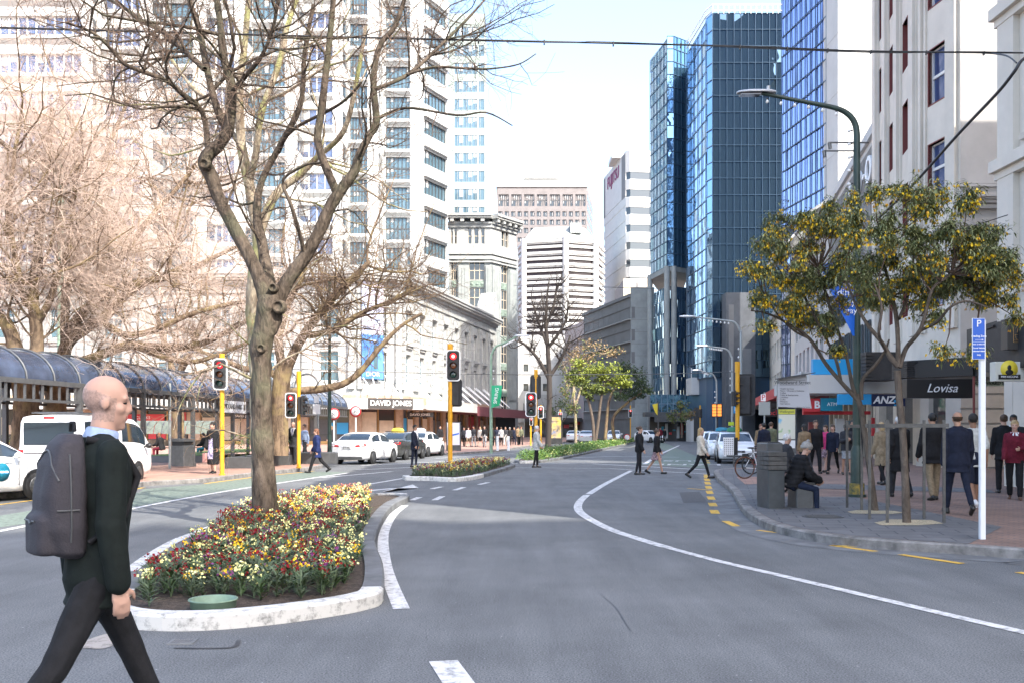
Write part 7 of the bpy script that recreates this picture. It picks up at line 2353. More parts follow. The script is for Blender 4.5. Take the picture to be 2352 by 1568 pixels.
# ---- bare dark street tree on the far median
YS = 78.0
limbs = [
 dict(p=[(1259, 1034, 7.5), (1261, 960, 6.5), (1262, 880, 6), (1258, 800, 5), (1254, 745, 4), (1256, 690, 2.5), (1262, 640, 1.5)], s=1),
 dict(p=[(1261, 870, 5), (1240, 830, 4), (1215, 800, 3.5), (1190, 780, 2)], s=0), dict(p=[(1262, 865, 5), (1285, 830, 4), (1300, 800, 3), (1310, 770, 2)], s=0),
 dict(p=[(1258, 800, 4), (1280, 770, 3.5), (1300, 735, 2.5), (1305, 690, 1.5)], s=0), dict(p=[(1256, 790, 4), (1238, 745, 3), (1225, 700, 2)], s=0), dict(p=[(1255, 750, 3.5), (1272, 700, 3), (1280, 650, 2)], s=0),
]
traced_tree('street_tree', 'slender dark bare tree on the far median left of the lime green tree', (PX(1259, YS), YS, .1), YS, limbs, [[(12, 2.6, .6, .2, .1), (6, 1.3, .6, .22, .05), (4, .7, .6, .2, 0)], [(6, 2.0, .6, .2, .1), (5, 1.1, .6, .2, 0)]], mat('bark_dark', (.045, .037, .032), .9), mat('twig_dark', (.05, .038, .032), .9), 27)
# ---- leafy trees
def leaf_faces(mb, q, size, r, mi, flat=.35, droop=0.0, ar=.45):
 nv = Vector((r.gauss(0, 1), r.gauss(0, 1), r.gauss(.6, 1))).normalized()
 u = nv.orthogonal().normalized(); u.rotate(Matrix.Rotation(r.uniform(0, 6.28), 3, nv)); u = (u + Vector((0, 0, -droop))).normalized(); v = nv.cross(u).normalized()
 s = size * r.uniform(.6, 1.3)
 mb.add([tuple(q - u * s), tuple(q + v * s * ar), tuple(q + u * s), tuple(q - v * s * ar)], [(0, 1, 2, 3)], mi)
def leafy_tree(name, label, Y, base_px, stems, clumps, mats, seed, group=None, leaf=.13, per=150, bark='bark_smooth', cat='tree'):
 r = random.Random(seed); b = Vector((PX(base_px, Y), Y, .1))
 root = thing(name, label, cat, b, 0, group); tr = MB(); lf = MB()
 for s in stems:
  pts, rad = limb3(s, Y); knobbly(tr, pts, [q * .72 for q in rad], 8, r, .05)
 tips = [limb3(s, Y)[0][-1] for s in stems]
 for (px, py, rx, ry, mi) in clumps:
  c = PP(px, py, Y + r.uniform(-1.4, 1.4) * rx / 40); RX = rx / FPX * Y; RZ = ry / FPX * Y
  t = min(tips, key=lambda q: (q - c).length)
  tr.tube([t, t.lerp(c, .5) + Vector((0, 0, -.2)), c], [.06, .045, .02], 5, 0, False)
  sub = [c + Vector((r.gauss(0, .45) * RX, r.gauss(0, .5) * RX, r.gauss(0, .45) * RZ)) for _ in range(9)]
  for k in range(int(per * 1.45)):
   s0 = r.choice(sub); q = s0 + Vector((r.gauss(0, .27) * RX, r.gauss(0, .27) * RX, r.gauss(0, .27) * RZ))
   leaf_faces(lf, q, leaf, r, mi if r.random() < .8 else (mi + 1) % len(mats))
 for mb in (tr, lf): mb.v = [(v[0] - b.x, v[1] - b.y, v[2] - b.z) for v in mb.v]
 tr.build('trunk', bark, root); lf.build('crown', mats, root)
 return root
M['lime_leaf'] = mat('lime_leaf', (.22, .26, .03), .6); M['olive_leaf'] = mat('olive_leaf', (.10, .13, .03), .6); M['dark_leaf'] = mat('dark_leaf', (.03, .055, .02), .6); M['rust_leaf'] = mat('rust_leaf', (.26, .18, .09), .7); M['mid_leaf'] = mat('mid_leaf', (.07, .11, .035), .6)
YT = 92.0
r = random.Random(3)
leafy_tree('street_tree', 'rounded lime green tree on the median with pale forked trunks', YT, 1362, [[(1364, 1022, 6), (1362, 970, 5), (1352, 920, 4), (1340, 880, 3)], [(1366, 1022, 6), (1374, 970, 5), (1380, 920, 4), (1390, 870, 3)]],
   [(1345, 858, 24, 18, 0), (1372, 848, 26, 18, 0), (1400, 850, 26, 18, 0), (1425, 868, 22, 14, 0), (1330, 878, 20, 12, 1), (1360, 888, 20, 12, 1), (1405, 878, 22, 12, 0), (1440, 880, 14, 8, 0), (1385, 868, 20, 12, 0), (1318, 862, 14, 12, 1), (1350, 905, 20, 10, 1), (1385, 898, 20, 9, 1), (1330, 835, 18, 12, 0)], ['lime_leaf', 'olive_leaf'], 41, leaf=.14, per=230)
leafy_tree('street_tree', 'tall rusty brown tree with thin leaves behind the lime green tree', 98.0, 1322, [[(1322, 1016, 5), (1322, 960, 4.5), (1318, 900, 4), (1322, 850, 3)], [(1322, 930, 4), (1345, 860, 3), (1365, 810, 2)], [(1322, 900, 3), (1300, 850, 2.5), (1292, 830, 2)]],
   [(1300, 862, 20, 22, 1), (1315, 820, 26, 20, 0), (1345, 795, 28, 18, 0), (1378, 792, 28, 16, 0), (1405, 806, 24, 14, 0), (1330, 840, 22, 14, 0), (1360, 820, 26, 14, 0), (1300, 900, 16, 20, 1), (1310, 935, 14, 18, 1)], ['rust_leaf', 'olive_leaf'], 42, leaf=.13, per=150, bark='bark_pale')
leafy_tree('street_tree', 'dark evergreen tree on the median leaning right of the lime green crown', 104.0, 1400, [[(1390, 1012, 6), (1394, 960, 5), (1402, 910, 4), (1430, 870, 3)], [(1412, 1010, 6), (1408, 960, 5), (1440, 925, 4), (1475, 900, 2.5)]],
   [(1432, 842, 24, 18, 0), (1455, 856, 24, 18, 0), (1470, 880, 22, 14, 0), (1445, 890, 24, 14, 0), (1425, 905, 20, 12, 0), (1485, 895, 14, 8, 1), (1460, 905, 20, 9, 0)], ['dark_leaf', 'mid_leaf'], 43, leaf=.15, per=240, bark='bark_park')
leafy_tree('street_tree', 'small olive tree before the far canopy right of the yellow banner', 112.0, 1566, [[(1566, 1004, 4), (1566, 975, 3), (1562, 950, 2)]], [(1566, 945, 24, 14, 0), (1548, 955, 14, 10, 0), (1584, 952, 14, 10, 1), (1566, 930, 14, 8, 0)], ['olive_leaf', 'rust_leaf'], 44, leaf=.14, per=150)
leafy_tree('street_tree', 'small dark tree under the canopies behind the median trunks', 120.0, 1290, [[(1290, 1004, 4), (1290, 970, 3)]], [(1290, 930, 20, 14, 0), (1270, 945, 14, 10, 0), (1310, 940, 14, 10, 1)], ['mid_leaf', 'olive_leaf'], 45, leaf=.15, per=140)
# ---- kowhai trees in flower
M['kowhai_leaf'] = mat('kowhai_leaf', (.14, .165, .06), .6); M['kowhai_leaf2'] = mat('kowhai_leaf2', (.28, .29, .13), .6); M['kowhai_flower'] = mat('kowhai_flower', (.88, .6, .02), .5); M['kowhai_flower2'] = mat('kowhai_flower2', (.58, .28, .01), .5)
def kowhai(label, Y, base, limbs, clumps, seed, box):
 r = random.Random(seed); b = Vector((PX(base[0], Y), Y, .13)); root = thing('kowhai_tree', label, 'tree', b, 0, 'kowhai trees in steel guards')
 tr = MB(); br = MB(); lf = MB(); fl = MB(); tips = []
 for i, l in enumerate(limbs):
  pts, rad = limb3(l, Y); pts, rad = knobbly(tr, pts, rad, 10 if i == 0 else 7, r, .04)
  if i: tips += pts[len(pts) // 2::4]
 for (px, py, rx, ry, fr) in clumps:
  c = PP(px, py, Y + r.uniform(-.9, .9)); RX = rx / FPX * Y; RZ = ry / FPX * Y
  t = min(tips, key=lambda q: (q - c).length)
  mid = t.lerp(c, .5) + Vector((r.gauss(0, .06), r.gauss(0, .06), -.08)); br.tube([t, mid, c], [.016, .011, .005], 5, 0, False)
  for k in range(r.randint(8, 11)):
   d = Vector((r.gauss(0, 1), r.gauss(0, 1), r.gauss(-.1, .8))).normalized()
   L = RX * r.uniform(.5, 1.35)
   q, _ = wander(r, c, Vector((d.x, d.y * .8, d.z * RZ / RX)), L, 5, .25, -.06)
   br.tube(q, [.006, .005, .004, .003, .0025, .002], 3, 0, False)
   for p in q[1:]:
    for j in range(7):
     # one pinnate frond: two rows of leaflets read as a narrow drooping strip
     a = r.uniform(0, 6.28); e = r.uniform(-.9, .35); fd = Vector((math.cos(a) * math.cos(e), math.sin(a) * math.cos(e), math.sin(e))); Lf = r.uniform(.05, .12)
     s0 = p + Vector((r.gauss(0, .04), r.gauss(0, .04), r.gauss(0, .04))); sd = fd.cross(Vector((0, 0, 1))).normalized() * r.uniform(.008, .014); s1 = s0 + fd * Lf * .55; s2 = s0 + fd * Lf + Vector((0, 0, -Lf * .35))
     lf.add([tuple(s0 - sd * .5), tuple(s0 + sd * .5), tuple(s1 + sd), tuple(s1 - sd), tuple(s2)], [(0, 1, 2, 3), (3, 2, 4)], 0 if r.random() < .65 else 1)
    if r.random() < fr:
     for m_ in range(r.randint(1, 3)):
      q0 = p + Vector((r.gauss(0, .05), r.gauss(0, .05), r.gauss(-.04, .04)))
      for j in range(r.randint(3, 5)):
       a = r.uniform(0, 6.28); w_ = r.uniform(.009, .015); dn = Vector((math.cos(a) * .35, math.sin(a) * .35, -1)).normalized(); sd = Vector((-math.sin(a), math.cos(a), 0)) * w_; Lp = r.uniform(.035, .055)
       s0 = q0 + Vector((r.gauss(0, .014), r.gauss(0, .014), 0)); s1 = s0 + dn * Lp * .6; s2 = s0 + dn * Lp
       fl.add([tuple(s0 - sd * .3), tuple(s0 + sd * .3), tuple(s1 + sd), tuple(s2), tuple(s1 - sd)], [(0, 1, 2, 3, 4)], 0 if r.random() < .7 else 1)
 for mb in (tr, br, lf, fl): mb.v = [(v[0] - b.x, v[1] - b.y, v[2] - b.z) for v in mb.v]
 tr.build('trunk', 'bark_smooth', root); br.build('branches', 'twig', root); lf.build('foliage', ['kowhai_leaf', 'kowhai_leaf2'], root); fl.build('blossom', ['kowhai_flower', 'kowhai_flower2'], root)
 return root
YK1 = P(2083, 1200, .13).y; YK2 = P(2008, 1172, .13).y
z6 = lambda *q: [(1561.7 + a * .336, 517.4 + b_ * .336, r_, *rest) for a, b_, r_, *rest in q]
limbs = [
 [(2083, 1202, 10), (2079, 1100, 8.5), (2074, 1000, 8), (2066, 920, 7.5), (2061, 850, 8)],
 z6((1490, 960, 7), (1440, 900, 6), (1380, 800, 5), (1290, 690, 4.5), (1210, 560, 3.5), (1160, 440, 2.5), (1120, 330, 2)),
 z6((1492, 960, 6), (1490, 780, 5.5), (1475, 600, 5, .3), (1430, 400, 4, .5), (1390, 240, 3, .5), (1380, 80, 2, .4)),
 z6((1500, 970, 6), (1545, 840, 5.5), (1640, 720, 5, -.3), (1690, 560, 4, -.4), (1730, 430, 3.5, -.4), (1820, 360, 3, -.3), (1900, 300, 2)),
 z6((1500, 640, 4), (1560, 480, 3.5, .5), (1590, 300, 3, .8), (1600, 140, 2, .8), (1610, 0, 1.5, .8), (1600, -120, 1.2, .8)),
 z6((1640, 720, 4), (1760, 660, 3.5, -.5), (1850, 560, 3, -.8), (1960, 520, 2.5, -.9), (2100, 560, 1.8, -.9)),
 z6((1410, 860, 4), (1360, 740, 3.5, -.5), (1380, 560, 3, -.6), (1330, 400, 2.2, -.6)),
]
r = random.Random(8); cl = []
for k in range(76):
 while True:
  x, y = r.uniform(1955, 2345), r.uniform(425, 745)
  e = ((x - 2135) / 205) ** 2 + ((y - 580) / 160) ** 2
  if e < 1 and not (x > 2230 and y < 520) and not (y > 700 and 2040 < x < 2160) and not (x > 2180 and y > 720): break
 cl.append((x, y, r.uniform(26, 44), r.uniform(20, 34), .42 if noise.noise(Vector((x * .012, y * .012, 0))) > -.05 else .08))
for x, y in ((2230, 560), (2280, 600), (2320, 690), (2335, 730), (2260, 690), (2200, 640), (2150, 720), (2170, 800), (2130, 690), (2110, 440), (2060, 430), (2010, 440), (2160, 440), (2230, 810)): cl.append((x, y, 30, 24, .36))
kowhai('nearer flowering kowhai tree by the kerb, trunk in a steel guard', YK1, (2083,), limbs, cl, 51, None)
limbs = [
 [(2010, 1174, 8), (2000, 1090, 7), (1990, 1020, 6.5), (1978, 940, 6), (1966, 905, 6)],
 z6((1215, 1190, 5), (1120, 1090, 5), (1000, 950, 4.5), (880, 770, 4), (700, 650, 3), (560, 590, 2)),
 z6((1220, 1200, 5), (1180, 1100, 4.5), (1140, 900, 4), (1080, 720, 3.5), (1000, 480, 3), (950, 300, 2)),
 z6((1100, 1060, 4), (1060, 900, 3.5), (960, 700, 3), (860, 500, 2.5), (780, 330, 1.8)),
 z6((1240, 1190, 5), (1250, 1050, 4.5), (1330, 960, 4), (1400, 860, 3), (1430, 780, 2)),
 z6((880, 770, 3), (780, 720, 2.5), (660, 600, 2), (580, 450, 1.5)),
]
r = random.Random(9); cl = []
for k in range(52):
 while True:
  x, y = r.uniform(1730, 2010), r.uniform(470, 745)
  e = ((x - 1865) / 140) ** 2 + ((y - 610) / 135) ** 2
  if e < 1: break
 cl.append((x, y, r.uniform(22, 38), r.uniform(18, 30), .46 if noise.noise(Vector((x * .014, y * .014, 5))) > -.1 else .1))
for x, y in ((1770, 520), (1745, 680), (1735, 690), (1760, 745), (1800, 560), (1790, 640), (1850, 500), (1905, 470), (1960, 455), (1820, 720), (1900, 760), (1930, 800)): cl.append((x, y, 24, 20, .3))
kowhai('further flowering kowhai tree leaning left behind the lamp post', YK2, (2008,), limbs, cl, 52, None)
# ================================================================== street furniture
def G(px, py, z=.13):
 p = P(px, py, z); return Vector((p.x, p.y, z))
# ---- traffic signals
def signal(label, base, top_py, heads, group='traffic signals', pole_m='yellow_pole', r_=.07, cap=True):
 """heads: (du, z of centre, height, facing yaw in degrees, lit colour or None, 'front'|'back')"""
 zt = PZ(top_py, base.y)
 T = thing('traffic_light', label, 'traffic light', base, 0, group)
 mb = MB(); mb.tube([(0, 0, 0), (0, 0, zt - base.z - .02)], r_, 14); mb.cyl((0, 0), r_ * 1.5, 0, .04, 14)
 if cap: mb.cyl((0, 0), r_ * 1.22, zt - base.z - .5, zt - base.z, 14)
 mb.build('pole', pole_m, T)
 for du, zc, h, yaw, lit in heads:
  w_ = h * .46; a = R(yaw)
  # plate frame in local coordinates, front faces -y
  mb = MB()
  def rrect(w2, h2, rad, n=5):
   pts = []
   for cx_, cz_, a0 in ((w2 - rad, h2 - rad, 0), (-w2 + rad, h2 - rad, 90), (-w2 + rad, -h2 + rad, 180), (w2 - rad, -h2 + rad, 270)):
    for k in range(n + 1): g = R(a0 + 90 * k / n); pts.append((cx_ + rad * math.cos(g), cz_ + rad * math.sin(g)))
   return pts
  o_ = rrect(w_ / 2, h / 2, w_ * .22); i_ = rrect(w_ / 2 - .035 * h, h / 2 - .035 * h, w_ * .19); n = len(o_)
  def slab(pts, y0, y1, mi):
   b = len(mb.v); vs_ = [(x, y0, z) for x, z in pts] + [(x, y1, z) for x, z in pts]
   mb.add(vs_, [tuple(range(n)), tuple(range(2 * n - 1, n - 1, -1))] + [(k, n + k, n + (k + 1) % n, (k + 1) % n) for k in range(n)], mi)
  slab(o_, -.012, .012, 1 if lit else 0); slab(i_, -.018, -.0125, 0); slab(i_, .0125, .018, 0)
  mb.bbox(-w_ * .3, w_ * .3, .02, .2, -h * .44, h * .44, 0, .03)
  hd = mb.build('signal_head', ['soft_black', 'white_metal'], T, (du, -.12 if abs(yaw) < 90 else .12, zc - base.z), a)
  for k, nm in enumerate(('red', 'amber', 'green')):
   zz = h * (.29 - .29 * k); rr = h * .105
   mb = MB()
   mb.lathe([(0, .03), (rr * .6, .026), (rr, .012), (rr, -.01)], (0, -.02, zz), 20, 0, True, 'Y')
   m_ = {'red': 'red_lamp' if lit == 'red' else 'amber_off', 'amber': 'amber_off', 'green': 'green_off'}[nm]
   ln = mb.build('lens', M[m_] if isinstance(m_, str) else m_, hd)
   if nm == 'red' and lit == 'red':
    mb = MB(); mb.lathe([(0, .038), (rr * .45, .034), (rr * .55, .03)], (0, -.02, zz), 16, 0, True, 'Y'); mb.build('lens', 'red_core', hd)
   mb = MB(); pts = []
   for j in range(13):
    g = R(-20 + 220 * j / 12); pts.append((math.cos(g) * rr * 1.12, math.sin(g) * rr * 1.12))
   for j in range(12):
    (x0, z0), (x1, z1) = pts[j], pts[j + 1]; d0 = .17 if 2 < j < 10 else .1
    mb.add([(x0, -.02, zz + z0), (x1, -.02, zz + z1), (x1, -.02 - d0, zz + z1 - .02), (x0, -.02 - d0, zz + z0 - .02)], [(0, 1, 2, 3), (3, 2, 1, 0)])
   mb.build('visor', 'soft_black', hd)
  mb = MB(); mb.tube([(0, 0, zc - base.z + h * .25), (du, -.02, zc - base.z + h * .25)], .025, 6); mb.tube([(0, 0, zc - base.z - h * .3), (du, -.02, zc - base.z - h * .3)], .025, 6)
  mb.build('bracket', 'soft_black', T)
 return T
b = G(510, 1090); signal('red signal on yellow pole left of the big tree trunk', b, 812, [(-.03, PZ(859, b.y), 1.0, 0, 'red')])
b = G(686, 1074); signal('red signal hung left of its yellow pole beside the suited man', b, 852, [(-.27, PZ(930, b.y), .95, 0, 'red'), (.2, PZ(930, b.y), .75, 80, None)])
b = G(1034, 1064, .1); signal('tall red signal on yellow pole rising from the second flower bed', b, 790, [(.14, PZ(839, b.y), 1.36, 0, 'red'), (.24, PZ(901, b.y), 1.2, 172, None)], r_=.1)
b = G(1231, 1046, .1); signal('red signal on yellow pole behind the white haired man', b, 848, [(-.28, PZ(928, b.y), 1.38, 0, 'red'), (-.02, PZ(888, b.y), 1.35, 176, None)], r_=.09)
b = G(1694, 1056); signal('signal turned away from the camera on yellow pole by the bicycle', b, 830, [(.42, PZ(906, b.y), 2.0, 150, None), (-.12, PZ(915, b.y), .8, 80, None)], r_=.1)
b = G(1242, 1030); signal('small red signal just right of the white haired man, further back', b, 930, [(0, PZ(946, b.y), .9, 0, 'red')])
b = G(1287, 1016); signal('small red signal right of the slender bare tree', b, 940, [(0, PZ(955, b.y), .95, 0, 'red')])
b = G(1448, 1010); signal('small red signal under the dark evergreen tree', b, 930, [(0, PZ(948, b.y), 1.1, 0, 'red')])
b = G(1608, 1014); signal('dark signal on thin yellow pole beside the orange display board', b, 930, [(.02, PZ(948, b.y), 1.1, 150, None)])
b = G(1219, 1022); signal('tiny red signal under the store canopy', b, 960, [(0.05, PZ(967, b.y), .7, 0, 'red')])
# ---- lamp post on the right
b = G(1968, 1140); Y = b.y
T = thing('street_lamp', 'tall dark green street lamp with curved arm and strung bulbs among the kowhai trees', 'street lamp', b)
zc = PZ(290, Y) - b.z; zt = PZ(238, Y) - b.z; xl = PX(1750, Y) - b.x
mb = MB()
mb.tube([(0, 0, 0), (0, 0, .06)], .2, 16); mb.tube([(0, 0, .06), (0, 0, 1.0), (0, 0, 1.12)], [.135, .13, .09], 16)
pts = [(0, 0, 1.1), (0, 0, 3), (0, 0, 5), (0, 0, zc - .6), (0, 0, zc - .2), (-.03, 0, zc + .02), (-.13, 0, zc + .2), (-.32, 0, zc + .34), (-.62, 0, zc + .43), (-1.2, 0, zc + .54), (xl, 0, zt + .22)]
q_, r_ = smooth3([Vector(p) for p in pts], [.09, .082, .078, .074, .07, .066, .062, .058, .052, .045, .038], 4); mb.tube(q_, r_, 12)
mb.build('pole', 'green_paint', T)
mb = MB(); mb.tube([(0, 0, .02), (0, 0, .3)], .162, 16); mb.build('yellow_band', mat('worn_yellow', (.35, .25, .04), .7, col2=(.03, .06, .05), noise_scale=9), T)
mb = MB()
rings = []
for x, w_, h0, h1 in ((-.55, .03, .02, .03), (-.5, .09, -.01, .06), (-.3, .13, -.03, .085), (0, .13, -.03, .09), (.2, .1, -.02, .085), (.3, .06, -.01, .06)):
 rings.append([(xl + x, w_ * math.cos(g), zt + .22 + (h1 if math.sin(g) > 0 else -h0) * abs(math.sin(g)) + .0) for g in [2 * PI * j / 14 for j in range(14)]])
mb.loft(rings); mb.cyl((xl + .14, 0), .035, zt + .28, zt + .38, 10)
mb.build('lamp_head', mat('lamp_grey', (.45, .45, .46), .4, metal=.3), T)
mb = MB(); mb.box(xl - .48, xl - .05, -.1, .1, zt + .17, zt + .185); mb.build('lamp_glass', 'glass', T)
bm = MB(); bm.lathe([(0, -.07), (.024, -.06), (.035, -.035), (.026, -.005), (.012, .02), (0, .02)], n=10)
bulb_me = bm.mesh('bulb', 'bulb'); sm_ = MB(); sm_.cyl((0, 0), .018, 0, .05, 8); sock_me = sm_.mesh('socket', 'black')
for i, q in enumerate([(-.45, zt - .2), (-.75, zt - .12), (-1.05, zt - .05), (-1.35, zt - .01), (-1.65, zt + .03), (-1.95, zt + .07)]):
 bo = link('bulb', bulb_me, T, (q[0], 0, q[1])); link('socket', sock_me, bo, (0, 0, .0))
for i in range(11):
 z = zc - .1 - i * .29
 bo = link('bulb', bulb_me, T, (-.14, 0, z)); bo.rotation_euler = (0, R(80), 0); link('socket', sock_me, bo, (0, 0, 0))
mb = MB()
for z, x0 in ((PZ(328, Y) - b.z, -.62), (PZ(347, Y) - b.z, -.74)):
 mb.tube([(x0, 0, z), (.26 if x0 > -.7 else .02, 0, z)], .018, 6); mb.tube([(x0 + .02, 0, z), (x0 + .04, 0, z - .14)], .04, 6)
mb.build('banner_arms', 'steel', T)
# long blue pennant hanging on that post
zt_b, zb_b = PZ(612, Y), PZ(772, Y)
x0, x1 = PX(1884, Y), PX(1975, Y)
mb = MB(); rows_ = []
for k in range(13):
 t = k / 12; z = zt_b + (zb_b - zt_b) * t; left = x0 + (x1 - x0 - .08) * (t ** 1.05) * .86
 rows_.append([(left + (x1 - left) * j / 4, Y - .05 + .05 * math.sin(t * 5 + j), z + (.10 if j in (1, 2) and k == 0 else 0)) for j in range(5)])
vs_ = [p for r_ in rows_ for p in r_]
mb.add([(p[0] - b.x, p[1] - Y, p[2]) for p in vs_], [(i * 5 + j, i * 5 + j + 1, (i + 1) * 5 + j + 1, (i + 1) * 5 + j) for i in range(12) for j in range(4)], 0, True)
ob = tag(mb.build('pennant', 'banner_blue', None, (b.x, Y, 0)), 'long tapering blue pennant printed in white hanging behind the kowhai flowers', 'banner')
for k, (s, sz, px, py) in enumerate((('shop', .26, 1933, 650), ('dine', .22, 1938, 674), ('play', .2, 1944, 696), ('stay', .18, 1949, 716))):
 link('lettering', text_mesh(s, sz, 'white_metal', depth=.004), ob, (PX(px, Y) - b.x, -.13, PZ(py, Y)))
# ---- further lamps with light strings
def far_lamp(label, base_px, Y, top_py, end_px, end_py, m='pole_grey', nb=12, grp='street lamps with strung bulbs'):
 b = Vector((PX(base_px, Y), Y, .1)); T = thing('street_lamp', label, 'street lamp', b, 0, grp)
 zt = PZ(top_py, Y) - .1; xe = PX(end_px, Y) - b.x; ze = PZ(end_py, Y) - .1; s = 1 if xe > 0 else -1
 pts = [(0, 0, 0), (0, 0, 2), (0, 0, zt - 1.1), (s * .06, 0, zt - .6), (s * .3, 0, zt - .15), (s * .75, 0, zt + .02), (xe, 0, ze)]
 mb = MB(); q_, r_ = smooth3([Vector(p) for p in pts], [.11, .1, .075, .07, .065, .055, .045], 3); mb.tube(q_, r_, 8); mb.build('pole', m, T)
 mb = MB(); mb.ell((xe + s * .3, 0, ze + .03), (.5, .14, .07), 12, 6); mb.build('lamp_head', 'white_metal', T)
 for k in range(nb):
  t = k / (nb - 1)
  q = Vector(pts[5]).lerp(Vector(pts[6]), t * 1.2) if k < nb * .6 else Vector((s * -.1, 0, zt - 1.2 - (k - nb * .6) * .5))
  o = link('bulb', bulb_me, T, (q.x if k < nb * .6 else s * .15, 0, (q.z - .1) if k < nb * .6 else q.z)); o.scale = (1.6, 1.6, 1.6)
far_lamp('lamp whose arm reaches left above the white low building', 1702, 60, 738, 1590, 728)
far_lamp('lamp with bulbs in front of the blue tower foot, lower arm', 1682, 72, 800, 1622, 795)
far_lamp('shortest lamp arm above the white terrace', 1646, 88, 856, 1608, 850)
far_lamp('pale lamp beside the green flag by the store corner', 1128, 62, 790, 1188, 772, 'green_post')
b = Vector((PX(757, 44), 44, .13)); T = thing('street_lamp', 'thin dark green post rising behind the navy coat woman', 'street lamp', b)
mb = MB(); mb.tube([(0, 0, 0), (0, 0, 1), (0, 0, PZ(660, 44))], [.12, .09, .05], 10); mb.tube([(0, 0, PZ(668, 44)), (0, 0, PZ(640, 44))], .09, 8); mb.build('pole', 'green_paint', T)
# green flag on the pale lamp
mb = MB(); Y = 61.8; rows_ = []
for k in range(9):
 t = k / 8; rows_.append([(PX(1129 + (1153 - 1129) * j / 4 * (1 - .25 * t * t), Y), Y + .06 * math.sin(t * 4 + j * 1.2), PZ(884 + 46 * t + (6 * (1 - j / 4)) * t, Y)) for j in range(5)])
vs_ = [p for r_ in rows_ for p in r_]
mb.add(vs_, [(i * 5 + j, i * 5 + j + 1, (i + 1) * 5 + j + 1, (i + 1) * 5 + j) for i in range(8) for j in range(4)], 0, True)
fo = tag(mb.build('street_flag', 'sign_green'), 'green flag with white lettering on the pale lamp post', 'flag')
fm_ = text_mesh('SPRING', .3, 'white_metal', depth=.01); fm_.transform(Matrix.Rotation(R(-82), 4, 'Y')); link('lettering', fm_, fo, (PX(1140, Y), Y - .14, PZ(908, Y)))
mb = MB(); Y = 110; mb.add([(PX(1498, Y), Y, PZ(928, Y)), (PX(1512, Y), Y, PZ(925, Y)), (PX(1511, Y), Y + .1, PZ(953, Y)), (PX(1505, Y), Y, PZ(946, Y))], [(0, 1, 2, 3)]); mb.tube([(PX(1512, Y), Y, .1), (PX(1512, Y), Y, PZ(922, Y))], .08, 6, 1)
tag(mb.build('street_flag', ['sign_yellow', 'charcoal']), 'yellow pennant on a thin mast far down the street', 'flag')
# ---- big green post with camera and plates, left
b = G(139, 1035); Y = b.y
T = thing('green_post', 'thick pale green post with dome camera and small plates', 'post', b)
mb = MB(); mb.tube([(0, 0, 0), (0, 0, 4), (.05, 0, PZ(560, Y)), (.1, 0, PZ(250, Y))], [.25, .24, .21, .15], 20)
mb.build('pole', 'green_post', T)
mb = MB()
for z in (PZ(890, Y), PZ(800, Y), PZ(700, Y)): mb.tube([(0, 0, z), (0, 0, z + .06)], .252, 20)
mb.build('bands', 'steel', T)
def plate(T, px0, px1, y0, y1, Y, m, txt=None, size=.1, tm='green_paint', name='plate', dy=-.28, **kw):
 mb = MB(); cx_ = PX((px0 + px1) / 2, Y) - T.location.x; cz_ = PZ((y0 + y1) / 2, Y) - T.location.z
 w_ = PX(px1, Y) - PX(px0, Y); h = PZ(y0, Y) - PZ(y1, Y)
 mb.box(-w_ / 2, w_ / 2, -.01, .01, -h / 2, h / 2)
 o = mb.build(name, m, T, (cx_, dy, cz_))
 if txt: link('lettering', text_mesh(txt, size, tm, depth=.004, **kw), o, (0, -.014, 0))
 return o
plate(T, 134, 176, 866, 882, Y, 'white_metal', 'LAMBTON QY', .15, 'green_paint'); plate(T, 117, 147, 888, 923, Y, 'white_metal', None); plate(T, 158, 165, 884, 890, Y, 'white_metal', None)
mb = MB(); c = (PX(132, Y) - b.x, -.3, PZ(897, Y) - b.z); mb.add([(c[0] - .06, c[1], c[2] + .05), (c[0] + .1, c[1], c[2] + .12), (c[0] - .02, c[1], c[2]), (c[0] + .08, c[1], c[2] - .12)], [(0, 1, 2), (0, 2, 3)]); mb.build('plate_mark', 'red', T)
mb = MB(); zz = PZ(845, Y) - b.z; x0 = PX(162, Y) - b.x; xc = PX(197, Y) - b.x
mb.box(x0 - .02, x0 + .25, -.12, .12, zz - .12, zz + .14); mb.tube([(x0 + .25, 0, zz + .1), (x0 + .38, 0, zz + .17), (xc - .06, 0, zz + .16), (xc, 0, zz + .06)], .035, 8)
mb.lathe([(0, .14), (.1, .12), (.15, .04), (.15, -.06), (.12, -.08)], (xc, 0, zz - .06), 16); cm = mb.build('camera', 'white_metal', T)
mb = MB(); mb.lathe([(.11, 0), (.1, -.05), (.06, -.1), (0, -.115)], (xc, 0, zz - .14), 14); mb.build('camera_dome', 'black', cm)
